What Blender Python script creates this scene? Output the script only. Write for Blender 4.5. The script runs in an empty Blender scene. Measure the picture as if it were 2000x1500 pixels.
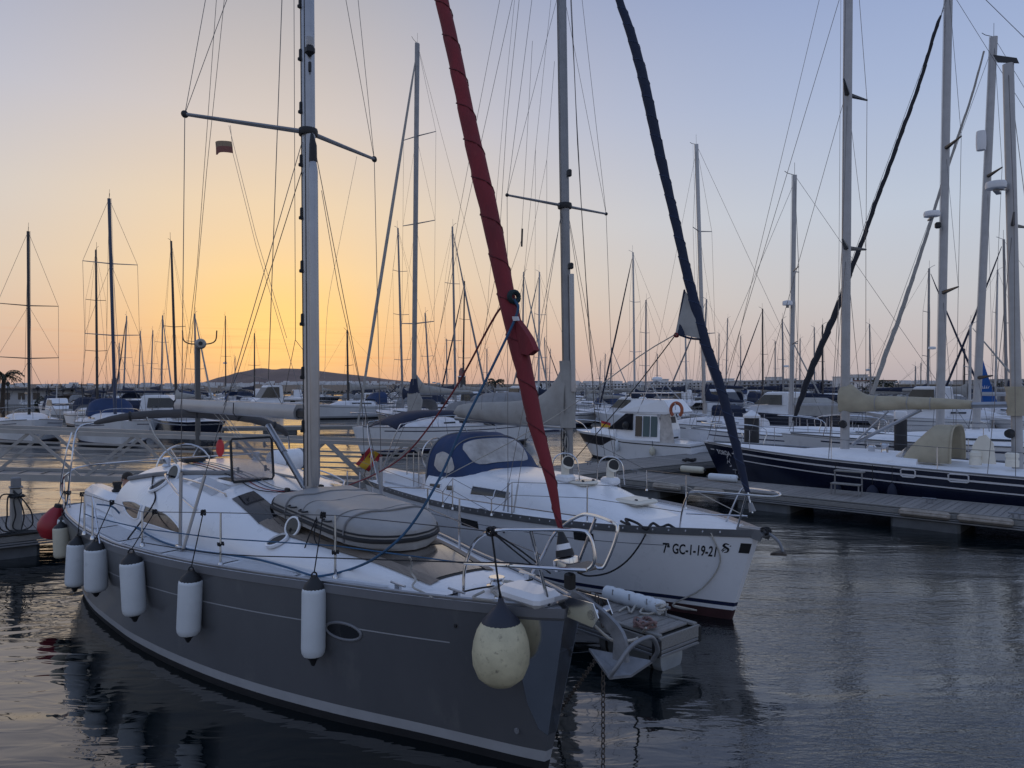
import bpy, bmesh, math, random
import numpy as np
from mathutils import Vector, Matrix

# ------------------------------------------------------------------ camera
sc = bpy.context.scene
COL = sc.collection
CH, FPX = 3.5, 1450.0            # eye height above the water, focal length in photo pixels (2000 wide)
cd = bpy.data.cameras.new('camera'); cam = bpy.data.objects.new('camera', cd); COL.objects.link(cam)
cam.location = (0, 0, CH); cam.rotation_euler = (math.pi/2, 0, 0)
cd.sensor_width = 36; cd.lens = 36*FPX/2000; cd.clip_start = .1; cd.clip_end = 20000
sc.camera = cam
sc.view_settings.view_transform = 'Standard'; sc.view_settings.look = 'None'
sc.view_settings.exposure = .13; sc.view_settings.gamma = 1; sc.view_settings.use_curve_mapping = False

def lin(c):
    return tuple(((v/255)/12.92 if v/255 <= .04045 else ((v/255+.055)/1.055)**2.4) for v in c)

# ------------------------------------------------------------------ sky
SUN_AZ = math.atan2(545-1000, FPX); SUN_EL = math.radians(4.2)
w = bpy.data.worlds.new('World'); sc.world = w; w.use_nodes = True
N = w.node_tree.nodes; LK = w.node_tree.links; N.clear()
def wn(t, **k):
    n = N.new(t)
    for a, b in k.items(): setattr(n, a, b)
    return n
def wm(op, a, b=None, clamp=False):
    n = wn('ShaderNodeMath', operation=op, use_clamp=clamp)
    for i, v in enumerate((a, b)):
        if v is None: continue
        if isinstance(v, (int, float)): n.inputs[i].default_value = v
        else: LK.new(v, n.inputs[i])
    return n.outputs[0]
tc = wn('ShaderNodeTexCoord'); sx = wn('ShaderNodeSeparateXYZ'); LK.new(tc.outputs['Generated'], sx.inputs[0])
el = wm('MULTIPLY', wm('ARCSINE', wm('MAXIMUM', sx.outputs[2], 0.0)), 2/math.pi)      # 0 horizon .. 1 zenith
az = wm('ARCTAN2', sx.outputs[0], sx.outputs[1])
daz = wm('SUBTRACT', az, SUN_AZ)
def ramp(stops, fac):
    r = wn('ShaderNodeValToRGB'); r.color_ramp.interpolation = 'B_SPLINE' if False else 'EASE' if False else 'LINEAR'
    e = r.color_ramp.elements
    while len(e) > 1: e.remove(e[-1])
    for i, (deg, c) in enumerate(stops):
        x = e[0] if i == 0 else e.new(deg/90)
        x.position = deg/90; x.color = (*lin(c), 1)
    LK.new(fac, r.inputs[0]); return r.outputs[0]
far_sky = ramp([(0, (178, 170, 176)), (2, (188, 180, 183)), (6, (190, 192, 199)), (12, (184, 196, 214)), (20, (160, 177, 210)), (28, (139, 158, 200)), (50, (134, 154, 192)), (90, (128, 150, 190))], el)
sun_sky = ramp([(0, (184, 148, 132)), (2, (213, 165, 128)), (4.5, (234, 187, 136)), (8, (239, 204, 157)), (13, (232, 207, 174)), (19, (210, 198, 190)), (28, (172, 171, 178)), (50, (145, 158, 188)), (90, (128, 150, 190))], el)
def gauss(x, s):
    q = wm('DIVIDE', x, s); return wm('EXPONENT', wm('MULTIPLY', wm('MULTIPLY', q, q), -1.0))
def mix(a, b, f):
    m = wn('ShaderNodeMix', data_type='RGBA', clamp_factor=True)
    if isinstance(f, (int, float)): m.inputs[0].default_value = f
    else: LK.new(f, m.inputs[0])
    for i, v in ((6, a), (7, b)):
        if isinstance(v, tuple): m.inputs[i].default_value = (*v, 1)
        else: LK.new(v, m.inputs[i])
    return m.outputs[2]
side = wm('ADD', wm('MULTIPLY', gauss(daz, math.radians(15)), .42), wm('MULTIPLY', gauss(daz, math.radians(31)), .58))
base = mix(far_sky, sun_sky, side)
# the glow round the sun that stands behind the haze
de = wm('SUBTRACT', wm('MULTIPLY', el, math.pi/2), SUN_EL)
glow = wm('MULTIPLY', gauss(daz, math.radians(6.8)), gauss(de, math.radians(4.2)))
base = mix(base, lin((254, 211, 118)), wm('MULTIPLY', glow, .62))
# thin streaks of cloud low over the hill
st = wn('ShaderNodeMapping'); st.inputs['Scale'].default_value = (5, 5, 190); LK.new(tc.outputs['Generated'], st.inputs[0])
cn = wn('ShaderNodeTexNoise'); cn.inputs['Scale'].default_value = 1.6; cn.inputs['Detail'].default_value = 5; LK.new(st.outputs[0], cn.inputs['Vector'])
cf = wm('MULTIPLY', wm('SUBTRACT', cn.outputs[0], .5), gauss(wm('SUBTRACT', wm('MULTIPLY', el, 90.0), 2.6), 1.6))
base = mix(base, lin((214, 138, 96)), wm('MULTIPLY', wm('MULTIPLY', cf, gauss(daz, math.radians(14))), 1.9, True))
# soft unevenness of the evening air
an = wn('ShaderNodeTexNoise'); an.inputs['Scale'].default_value = 1.7; an.inputs['Detail'].default_value = 2; LK.new(tc.outputs['Generated'], an.inputs['Vector'])
uneven = wm('ADD', .965, wm('MULTIPLY', an.outputs[0], .07))
ni = wn('ShaderNodeTexSky'); ni.sky_type = 'NISHITA'; ni.sun_disc = False; ni.sun_elevation = SUN_EL; ni.sun_rotation = SUN_AZ
bg1 = wn('ShaderNodeBackground'); bg2 = wn('ShaderNodeBackground'); LK.new(base, bg1.inputs[0])
LK.new(wm('MULTIPLY', uneven, .93), bg1.inputs[1]); LK.new(ni.outputs[0], bg2.inputs[0]); bg2.inputs[1].default_value = .004
ad = wn('ShaderNodeAddShader'); LK.new(bg1.outputs[0], ad.inputs[0]); LK.new(bg2.outputs[0], ad.inputs[1])
wo = wn('ShaderNodeOutputWorld'); LK.new(ad.outputs[0], wo.inputs[0])
# ------------------------------------------------------------------ sun, weak and soft behind the haze
sl = bpy.data.lights.new('sun', 'SUN'); sl.energy = .12; sl.angle = math.radians(60); sl.color = (1, .72, .42)
so = bpy.data.objects.new('sun', sl); COL.objects.link(so)
sd = Vector((math.sin(SUN_AZ)*math.cos(SUN_EL), math.cos(SUN_AZ)*math.cos(SUN_EL), math.sin(SUN_EL)))
so.rotation_euler = sd.to_track_quat('Z', 'Y').to_euler()

# ------------------------------------------------------------------ materials
MATS = {}
def mat(name, rgb, rough=.5, metal=0, var=.12, vs=3.0, bump=0, bs=40, stretch=None, spec=.5, coat=0, rand=0, alpha=None, trans=0, dirt=None):
    if name in MATS: return MATS[name]
    m = bpy.data.materials.new(name); m.use_nodes = True; t = m.node_tree; n = t.nodes; l = t.links
    b = n['Principled BSDF']; b.inputs['Roughness'].default_value = rough; b.inputs['Metallic'].default_value = metal
    b.inputs['Specular IOR Level'].default_value = spec
    if coat: b.inputs['Coat Weight'].default_value = coat; b.inputs['Coat Roughness'].default_value = .08
    if trans: b.inputs['Transmission Weight'].default_value = trans
    if alpha is not None: b.inputs['Alpha'].default_value = alpha
    co = n.new('ShaderNodeTexCoord'); mp = n.new('ShaderNodeMapping'); l.new(co.outputs['Object'], mp.inputs[0])
    if stretch: mp.inputs['Scale'].default_value = stretch
    no = n.new('ShaderNodeTexNoise'); no.inputs['Scale'].default_value = vs; no.inputs['Detail'].default_value = 6; no.inputs['Roughness'].default_value = .62
    l.new(mp.outputs[0], no.inputs['Vector'])
    cr = n.new('ShaderNodeValToRGB'); e = cr.color_ramp.elements
    e[0].position = .3; e[1].position = .7
    e[0].color = (*[max(0, c*(1-var)) for c in rgb], 1); e[1].color = (*[min(1, c*(1+var)) for c in rgb], 1)
    l.new(no.outputs[0], cr.inputs[0]); colr = cr.outputs[0]
    if dirt:                      # (colour, scale, threshold, strength): stains with a shape of their own
        dn = n.new('ShaderNodeTexNoise'); dn.inputs['Scale'].default_value = dirt[1]; dn.inputs['Detail'].default_value = 8; dn.inputs['Roughness'].default_value = .7
        l.new(mp.outputs[0], dn.inputs['Vector'])
        dr = n.new('ShaderNodeMapRange'); dr.inputs[1].default_value = dirt[2]; dr.inputs[2].default_value = dirt[2]+.14; dr.inputs[4].default_value = dirt[3]
        l.new(dn.outputs[0], dr.inputs[0])
        mx = n.new('ShaderNodeMix'); mx.data_type = 'RGBA'; l.new(dr.outputs[0], mx.inputs[0]); l.new(colr, mx.inputs[6]); mx.inputs[7].default_value = (*dirt[0], 1)
        colr = mx.outputs[2]
    if rand:
        oi = n.new('ShaderNodeObjectInfo'); mr = n.new('ShaderNodeMapRange'); mr.inputs[3].default_value = 1-rand; mr.inputs[4].default_value = 1+rand
        l.new(oi.outputs['Random'], mr.inputs[0]); mx = n.new('ShaderNodeMix'); mx.data_type = 'RGBA'; mx.blend_type = 'MULTIPLY'; mx.inputs[0].default_value = 1
        l.new(colr, mx.inputs[6]); l.new(mr.outputs[0], mx.inputs[7]); colr = mx.outputs[2]
    l.new(colr, b.inputs['Base Color'])
    rr = n.new('ShaderNodeMapRange'); rr.inputs[3].default_value = max(.02, rough*.8); rr.inputs[4].default_value = min(1, rough*1.25)
    l.new(no.outputs[0], rr.inputs[0]); l.new(rr.outputs[0], b.inputs['Roughness'])
    if bump:
        bn = n.new('ShaderNodeTexNoise'); bn.inputs['Scale'].default_value = bs; bn.inputs['Detail'].default_value = 4; l.new(mp.outputs[0], bn.inputs['Vector'])
        bp = n.new('ShaderNodeBump'); bp.inputs['Strength'].default_value = bump; bp.inputs['Distance'].default_value = .02
        l.new(bn.outputs[0], bp.inputs['Height']); l.new(bp.outputs[0], b.inputs['Normal'])
    MATS[name] = m; return m
GREY = mat('grey_gelcoat', (.096, .099, .107), .30, var=.09, vs=1.4, coat=.3, stretch=(1, 1, .45), dirt=((.16, .16, .16), 1.7, .54, .5))
GREY2 = mat('grey_rail', (.17, .175, .19), .4, var=.1)
STRIPE = mat('pale_stripe', (.34, .35, .37), .4, var=.1)
BOTTOM = mat('antifouling_black', (.012, .013, .016), .7, var=.3)
RUSTB = mat('antifouling_red', (.05, .018, .02), .7, var=.3)
WHITE = mat('white_gelcoat', (.80, .81, .83), .28, var=.03, vs=2, coat=.2, dirt=((.55, .55, .55), 3.5, .62, .3))
DECK = mat('white_nonslip', (.79, .80, .82), .6, var=.05, vs=5, bump=.12, bs=260, dirt=((.5, .49, .47), 4, .6, .4))
CREAM = mat('cream_plastic', (.72, .68, .58), .45, var=.06)
FARW = mat('white_boat_hull', (.72, .73, .75), .4, var=.1, vs=.7)
FARD = mat('white_boat_deck', (.66, .66, .68), .6, var=.15, vs=1.5)
NAVY = mat('navy_gelcoat', (.009, .013, .032), .2, var=.15, coat=.5)
NAVYC = mat('navy_canvas', (.012, .020, .048), .8, var=.2, bump=.35, bs=18)
BLUEC = mat('blue_canvas', (.022, .045, .115), .8, var=.18, bump=.4, bs=14, dirt=((.06, .075, .12), 3, .58, .5))
REDC = mat('red_canvas', (.19, .022, .03), .8, var=.22, vs=2.2, bump=.5, bs=9, stretch=(2, 2, .6), dirt=((.30, .07, .06), 5, .6, .5))
TANC = mat('tan_canvas', (.40, .355, .26), .85, var=.12, bump=.5, bs=7)
BEIGEC = mat('grey_beige_canvas', (.33, .32, .30), .85, var=.13, bump=.5, bs=7, dirt=((.2, .19, .175), 2.5, .58, .5))
GREYC = mat('grey_canvas', (.22, .22, .225), .85, var=.15, bump=.4, bs=8)
ALU = mat('brushed_aluminium', (.36, .37, .39), .38, .85, var=.1, vs=4)
ALUD = mat('aged_aluminium', (.26, .265, .275), .5, .6, var=.18, vs=3)
MASTW = mat('pale_mast', (.38, .38, .385), .45, .3, var=.1)
MASTD = mat('dark_mast', (.03, .032, .036), .45, .2, var=.15)
MASTB = mat('blue_mast', (.03, .05, .10), .4, .2, var=.15)
STEEL = mat('polished_steel', (.62, .62, .63), .14, 1, var=.06)
WIRE = mat('steel_wire', (.12, .12, .125), .4, .7, var=.1)
GALV = mat('galvanised_steel', (.24, .25, .27), .6, .6, var=.22, vs=9, bump=.15, bs=60, dirt=((.12, .10, .09), 8, .62, .5))
CHAIN = mat('rusty_chain', (.10, .085, .075), .7, .5, var=.4, vs=30)
BLACK = mat('black_rubber', (.015, .016, .018), .55, var=.25)
NAVYR = mat('navy_rubber', (.02, .024, .04), .5, var=.2)
FEND = mat('white_vinyl', (.62, .66, .69), .42, var=.05, vs=4, bump=.05, bs=30, dirt=((.22, .235, .24), 4.5, .6, .65))
FENDY = mat('yellowed_vinyl', (.56, .53, .42), .5, var=.1, vs=4, dirt=((.2, .2, .19), 5, .62, .5))
BALL = mat('weathered_ball_vinyl', (.57, .52, .35), .5, var=.16, vs=5, bump=.1, bs=40, dirt=((.15, .13, .10), 17, .57, .8))
REDV = mat('red_vinyl', (.33, .02, .03), .45, var=.15)
REDF = mat('bright_red_float', (.55, .035, .04), .45, var=.1)
ORANGE = mat('orange_foam', (.34, .10, .05), .6, var=.15)
HYPA = mat('grey_hypalon', (.31, .305, .30), .55, var=.09, vs=3, bump=.12, bs=14, dirt=((.43, .42, .40), 3.5, .56, .5))
HYPD = mat('black_strake', (.018, .018, .02), .6, var=.2)
TEAK = mat('grey_teak', (.20, .165, .135), .7, var=.25, vs=8, stretch=(1, 14, 1), rand=.14)
CAULK = mat('dark_caulking', (.03, .028, .026), .8)
PLANK = mat('weathered_plank', (.215, .205, .195), .85, var=.28, vs=6, stretch=(14, 1.2, 6), bump=.4, bs=26, rand=.16)
FASC = mat('weathered_fascia', (.22, .215, .205), .8, var=.2, vs=5, stretch=(1.5, 8, 10), bump=.3, bs=22)
CONC = mat('grey_concrete', (.24, .24, .235), .9, var=.2, bump=.3, bs=9)
FLOAT = mat('wet_float', (.10, .11, .12), .6, var=.25)
TINT = mat('tinted_window', (.012, .013, .016), .08, var=.1, spec=.6)
SMOKE = mat('smoked_acrylic', (.30, .30, .33), .06, var=.05, alpha=.42)
CLEARP = mat('clear_vinyl', (.52, .49, .46), .22, var=.25, vs=4, alpha=.82, bump=.35, bs=9)
ROPEK = mat('black_rope', (.015, .015, .018), .85, var=.3, bump=.4, bs=140)
ROPEB = mat('blue_rope', (.035, .10, .19), .85, var=.3, bump=.4, bs=140)
ROPER = mat('red_rope', (.22, .03, .035), .85, var=.3, bump=.4, bs=140)
ROPEW = mat('pale_rope', (.42, .40, .36), .85, var=.25, bump=.5, bs=120)
SKIN = mat('skin', (.40, .22, .16), .5, var=.08)
HAIR = mat('dark_hair', (.02, .014, .01), .6, var=.3, bump=.5, bs=90)
SHIRT = mat('dark_shirt', (.03, .04, .06), .9, var=.15)
YEL = mat('flag_yellow', (.60, .36, .03), .8, var=.08)
REDFLAG = mat('flag_red', (.36, .03, .04), .8, var=.1)
FADERED = mat('faded_red_cloth', (.26, .11, .09), .85, var=.1)
FADEYEL = mat('faded_straw_cloth', (.32, .24, .16), .85, var=.1)
BLUES = mat('bright_blue_sailcloth', (.01, .09, .33), .75, var=.1, bump=.2, bs=8)
PILE = mat('dark_pile', (.03, .03, .033), .75, var=.3)
INK = mat('black_lettering', (.012, .013, .018), .5, var=.05)
PAINTW = mat('white_lettering', (.62, .62, .64), .5, var=.05)

# ------------------------------------------------------------------ mesh builder and tags
class MB:
    def __init__(s): s.v = []; s.f = []; s.mi = []; s.m = 0
    def add(s, vs, fs):
        o = len(s.v); s.v += [tuple(v) for v in vs]; s.f += [tuple(i+o for i in f) for f in fs]; s.mi += [s.m]*len(fs); return s
    def box(s, c, d, R=None, bev=0):
        x, y, z = d[0]/2, d[1]/2, d[2]/2
        if bev:
            b = min(bev, x*.9, y*.9, z*.9); vs = []; prof = [(-z, b), (-z+b, 0), (z-b, 0), (z, b)]
            for zz, i in prof:
                X, Y = x-i, y-i; k = b if i == 0 else b*.6
                vs += [(-X+k, -Y, zz), (X-k, -Y, zz), (X, -Y+k, zz), (X, Y-k, zz), (X-k, Y, zz), (-X+k, Y, zz), (-X, Y-k, zz), (-X, -Y+k, zz)]
            fs = [tuple(range(7, -1, -1)), tuple(range(24, 32))]
            for r in range(3):
                for i in range(8): fs.append((r*8+i, r*8+(i+1) % 8, r*8+8+(i+1) % 8, r*8+8+i))
        else:
            vs = [(-x, -y, -z), (x, -y, -z), (x, y, -z), (-x, y, -z), (-x, -y, z), (x, -y, z), (x, y, z), (-x, y, z)]
            fs = [(3, 2, 1, 0), (4, 5, 6, 7), (0, 1, 5, 4), (1, 2, 6, 5), (2, 3, 7, 6), (3, 0, 4, 7)]
        c = Vector(c); vs = [(R @ Vector(v) if R else Vector(v))+c for v in vs]
        return s.add(vs, fs)
    def tube(s, pts, r, n=8, cap=True, flat=None):
        pts = [Vector(p) for p in pts]; k = len(pts); rr = r if isinstance(r, (list, tuple)) else [r]*k
        vs = []; up = None
        for i, p in enumerate(pts):
            t = (pts[min(i+1, k-1)]-pts[max(i-1, 0)])
            if t.length < 1e-9: t = Vector((0, 0, 1))
            t.normalize()
            if up is None:
                up = Vector((0, 0, 1)) if abs(t.z) < .95 else Vector((1, 0, 0))
            a = up-t*up.dot(t)
            if a.length < 1e-6: a = t.orthogonal()
            a.normalize(); up = a; b = t.cross(a)
            for j in range(n):
                q = 2*math.pi*j/n; vs.append(p+(a*math.cos(q)*(flat or 1)+b*math.sin(q))*rr[i])
        fs = [(i*n+j, i*n+(j+1) % n, (i+1)*n+(j+1) % n, (i+1)*n+j) for i in range(k-1) for j in range(n)]
        if cap: fs += [tuple(range(n-1, -1, -1)), tuple(range((k-1)*n, k*n))]
        return s.add(vs, fs)
    def lathe(s, prof, o=(0, 0, 0), ax=(0, 0, 1), n=16):          # prof: (radius, height) along ax
        ax = Vector(ax).normalized(); a = ax.orthogonal().normalized(); b = ax.cross(a); o = Vector(o)
        vs = [o+ax*h+(a*math.cos(2*math.pi*j/n)+b*math.sin(2*math.pi*j/n))*max(r, 1e-4) for r, h in prof for j in range(n)]
        k = len(prof); fs = [(i*n+j, i*n+(j+1) % n, (i+1)*n+(j+1) % n, (i+1)*n+j) for i in range(k-1) for j in range(n)]
        fs += [tuple(range(n-1, -1, -1)), tuple(range((k-1)*n, k*n))]
        return s.add(vs, fs)
    def grid(s, rows, flip=False, closed=False):
        n = len(rows[0]); vs = [p for r in rows for p in r]; fs = []
        for i in range(len(rows)-1):
            for j in range(n if closed else n-1):
                q = (i*n+j, i*n+(j+1) % n, (i+1)*n+(j+1) % n, (i+1)*n+j); fs.append(q[::-1] if flip else q)
        return s.add(vs, fs)
    def ell(s, c, r, n=14, m=9):
        r = (r, r, r) if isinstance(r, (int, float)) else r; c = Vector(c)
        rows = [[c+Vector((r[0]*math.sin(math.pi*i/m)*math.cos(2*math.pi*j/n), r[1]*math.sin(math.pi*i/m)*math.sin(2*math.pi*j/n), -r[2]*math.cos(math.pi*i/m))) for j in range(n)] for i in range(m+1)]
        return s.grid(rows, closed=True)
    def slab(s, poly, ext):                                        # a polygon pushed along a vector
        poly = [Vector(p) for p in poly]; e = Vector(ext); n = len(poly)
        return s.add(poly+[p+e for p in poly], [tuple(range(n-1, -1, -1)), tuple(range(n, 2*n))]+[(i, (i+1) % n, n+(i+1) % n, n+i) for i in range(n)])
    def mesh(s, name, mats, smooth=True, ang=38):
        me = bpy.data.meshes.new(name); me.from_pydata(s.v, [], s.f); mats = mats if isinstance(mats, (list, tuple)) else [mats]
        for m in mats: me.materials.append(m)
        me.polygons.foreach_set('material_index', s.mi)
        bm = bmesh.new(); bm.from_mesh(me); bmesh.ops.recalc_face_normals(bm, faces=bm.faces); bm.to_mesh(me); bm.free()
        if smooth:
            me.polygons.foreach_set('use_smooth', [True]*len(me.polygons)); me.set_sharp_from_angle(angle=math.radians(ang))
        me.update(); return me
    def done(s, name, mats, parent=None, smooth=True, ang=38, loc=None, label=None):
        o = bpy.data.objects.new(name, s.mesh(name, mats, smooth, ang)); COL.objects.link(o)
        if parent: o.parent = parent
        if loc is not None: o.location = loc
        if label: o['label'] = label
        return o
def link(name, me, parent=None, loc=(0, 0, 0), rot=(0, 0, 0), scale=(1, 1, 1)):
    o = bpy.data.objects.new(name, me); COL.objects.link(o); o.parent = parent
    o.location = loc; o.rotation_euler = rot; o.scale = scale; return o
def tag(o, label, cat, group=None):
    o['label'] = label; o['category'] = cat
    if group: o['group'] = group
    return o
def thing(name, label, cat, loc=(0, 0, 0), rz=0, group=None):
    o = bpy.data.objects.new(name, None); COL.objects.link(o); o.location = loc; o.rotation_euler = (0, 0, rz); o.empty_display_size = .2
    return tag(o, label, cat, group)
def struct(o, kind='structure'): o['kind'] = kind; return o
def dup(root, parent=None):
    c = root.copy(); COL.objects.link(c); c.parent = parent
    for ch in root.children: dup(ch, c)
    return c
def lerp(a, b, t): return a+(b-a)*t
def sag(a, b, drop, n=10):
    a, b = Vector(a), Vector(b); return [a.lerp(b, i/n)-Vector((0, 0, drop*4*(i/n)*(1-i/n))) for i in range(n+1)]
def smoothpts(pts, n=6):                                           # Catmull-Rom through points
    P = [Vector(p) for p in pts]; P = [P[0]*2-P[1]]+P+[P[-1]*2-P[-2]]; out = []
    for i in range(1, len(P)-2):
        for k in range(n):
            t = k/n; a, b, c, d = P[i-1:i+3]
            out.append(.5*((2*b)+(c-a)*t+(2*a-5*b+4*c-d)*t*t+(3*b-a-3*c+d)*t**3))
    return out+[P[-2]]
def coil(c, r, turns, rnd, th=.0, n=10, lift=.01):
    return [Vector((c[0]+math.cos(2*math.pi*i/n)*r*(1+rnd.uniform(-.22, .22)), c[1]+math.sin(2*math.pi*i/n)*r*(1+rnd.uniform(-.22, .22))*.8, c[2]+lift*i/n+rnd.uniform(0, .012))) for i in range(int(turns*n))]

# a boat's own frame: x forward, y to port, z up, origin under the stem head
def proj(p): return (1000+FPX*p[0]/p[1], 750-FPX*(p[2]-CH)/p[1])
def atz(px, py, z):
    Y = (CH-z)*FPX/(py-750); return Vector(((px-1000)/FPX*Y, Y, z))
def atY(px, py, Y): return Vector(((px-1000)/FPX*Y, Y, CH-(py-750)/FPX*Y))
class Frame:
    def __init__(s, o, d):
        d = Vector((d[0], d[1], 0)).normalized(); s.rz = math.atan2(d.y, d.x); s.o = Vector((o[0], o[1], 0))
        s.M = Matrix.Translation(s.o) @ Matrix.Rotation(s.rz, 4, 'Z'); s.I = s.M.inverted()
        s.C = s.I @ Vector((0, 0, CH))
    def ray(s, px, py): return (s.I.to_3x3() @ Vector(((px-1000)/FPX, 1, -(py-750)/FPX)))
    def P(s, px, py, x=None, y=None, z=None):
        d = s.ray(px, py); i, v = (0, x) if x is not None else (1, y) if y is not None else (2, z)
        return s.C+d*((v-s.C[i])/d[i])
    def W(s, p): return s.M @ Vector(p)
    def hit(s, fn, px, py, A, B, n=160):                           # the (a, b) whose surface point shows at a pixel
        best = None
        for i in range(n+1):
            for j in range(n+1):
                a = lerp(A[0], A[1], i/n); b = lerp(B[0], B[1], j/n); p = s.W(fn(a, b)); q = proj(p)
                e = (q[0]-px)**2+(q[1]-py)**2+p[1]*.3
                if best is None or e < best[0]: best = (e, a, b)
        return best[1], best[2]
def curve(xs, ys):
    xs = np.array(xs, float); ys = np.array(ys, float); h = np.diff(xs); d = np.diff(ys)/h; m = np.zeros(len(xs)); m[0] = d[0]; m[-1] = d[-1]
    for i in range(1, len(xs)-1): m[i] = 0 if d[i-1]*d[i] <= 0 else 2*d[i-1]*d[i]/(d[i-1]+d[i])
    def f(x):
        x = min(max(x, xs[0]), xs[-1]); i = min(int(np.searchsorted(xs, x, 'right'))-1, len(h)-1); t = (x-xs[i])/h[i]
        return float((2*t**3-3*t*t+1)*ys[i]+(t**3-2*t*t+t)*h[i]*m[i]+(3*t*t-2*t**3)*ys[i+1]+(t**3-t*t)*h[i]*m[i+1])
    return f
class Hull:
    def __init__(s, L, A, HB, ZS, WB, rake=.3, srake=0, depth=.45, p=.8):
        s.L, s.rake, s.srake, s.depth, s.p = L, rake, srake, depth, p
        s.hb = curve(A, HB); s.wb = curve(A, WB); s.zs = curve(*ZS)
        s.st = [L*(i/46)**1.25 for i in range(47)]
    def pt(s, a, z, side):
        zs = s.zs(a); t = z/zs
        if z >= 0: y = s.wb(a)+(s.hb(a)-s.wb(a))*min(t, 1.05)**s.p
        else: y = s.wb(a)*math.sqrt(max(0, 1-(z/s.depth)**2))
        x = -a-s.rake*(1-t)*max(0, 1-a/(.4*s.L))**2
        q = a/s.L
        if q > .8: x += s.srake*(1-t)*((q-.8)/.2)**2
        return Vector((x, side*y, z))
    def band(s, name, m, parent, z0, z1, n=3, off=0, a0=0, a1=None, label=None, transom=True):
        mb = MB(); st = [a for a in s.st if a0 <= a <= (a1 or s.L)]
        f0 = z0 if callable(z0) else (lambda a: z0); f1 = z1 if callable(z1) else (lambda a: z1)
        for sd in (-1, 1):
            rows = []
            for a in st:
                rows.append([s.pt(a, lerp(f0(a), f1(a), j/n), sd)+Vector((0, sd*off, 0)) for j in range(n+1)])
            mb.grid(rows)
            if sd == -1: A = rows
            else: B = rows
        if a0 == 0: mb.grid([A[0], B[0]])
        if a1 is None and transom: mb.grid([A[-1], B[-1]])
        return mb.done(name, m, parent, label=label)
    def deckz(s, a, y, camber=.05):
        h = max(s.hb(a), .02); return s.zs(a)+camber*(1-min(1, (y/h)**2))*min(1, h)
    def deck(s, name, m, parent, camber=.05, inset=.03, dz=-.02, a0=0):
        mb = MB(); rows = []
        for a in [q for q in s.st if q >= a0]:
            h = max(s.hb(a)-inset, .01); rows.append([(s.pt(a, s.zs(a), 1).x, h*u, s.zs(a)+dz+camber*(1-u*u)*min(1, h)) for u in (-1, -.8, -.5, -.2, .2, .5, .8, 1)])
        return mb.grid(rows).done(name, m, parent)
class Roof:                                                        # a blister rising out of the deck
    def __init__(s, hull, A, W, H, n=2.6): s.h, s.w, s.hh, s.n, s.A = hull, curve(A, W), curve(A, H), n, (A[0], A[-1])
    def pt(s, a, th, off=0):
        e = 2/s.n; c, q = math.cos(th), math.sin(th); w, h = s.w(a), s.hh(a)
        y = w*math.copysign(abs(c)**e, c); z = h*abs(q)**e
        nrm = Vector((0, c*h, q*w+1e-6)).normalized()
        return Vector((-a, y, s.h.zs(a)-.03+z))+nrm*off
    def build(s, name, m, parent, na=44, nt=26):
        mb = MB(); rows = [[s.pt(lerp(s.A[0], s.A[1], i/na), math.pi*j/nt) for j in range(nt+1)] for i in range(na+1)]
        mb.grid(rows); mb.add(rows[-1], [tuple(range(nt+1))]); return mb.done(name, m, parent)
    def patch(s, name, m, parent, edge, off=.006, na=14, nt=8):   # edge: list of (a, th_low, th_high)
        A = [e[0] for e in edge]; lo = curve(A, [e[1] for e in edge]); hi = curve(A, [e[2] for e in edge]); mb = MB()
        rows = [[s.pt(a, lerp(lo(a), hi(a), j/nt), off) for j in range(nt+1)] for a in [lerp(A[0], A[-1], i/na) for i in range(na+1)]]
        o = mb.grid(rows).done(name, m, parent)
        ring = [r[0] for r in rows]+rows[-1][1:]+[r[-1] for r in rows[::-1]][1:]+rows[0][::-1][1:-1]
        f = MB(); f.tube(ring+[ring[0]], .012, 6); f.done('window_frame', WHITE, o); return o
def wire(name, a, b, r, m, parent, n=5): return MB().tube([a, b], r, n).done(name, m, parent)
def rope(name, pts, r, m, parent=None, n=6, sm=5): return MB().tube(smoothpts(pts, sm) if sm else pts, r, n).done(name, m, parent)
_font = None
def lettering(text, size, place, m, name, parent, bold=0.0, shear=0):
    cu = bpy.data.curves.new('t', 'FONT'); cu.body = text; cu.size = size; cu.align_x = 'CENTER'; cu.align_y = 'CENTER'; cu.offset = bold; cu.shear = shear; cu.resolution_u = 3
    o = bpy.data.objects.new('t', cu); COL.objects.link(o); dg = bpy.context.evaluated_depsgraph_get()
    me = bpy.data.meshes.new_from_object(o.evaluated_get(dg)); bpy.data.objects.remove(o)
    bm = bmesh.new(); bm.from_mesh(me); bmesh.ops.triangulate(bm, faces=bm.faces[:]); bm.to_mesh(me); bm.free()
    for v in me.vertices: v.co = place(v.co.x, v.co.y)
    me.materials.clear(); me.materials.append(m); me.name = name
    return link(name, me, parent)
rnd = random.Random(7)
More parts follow.
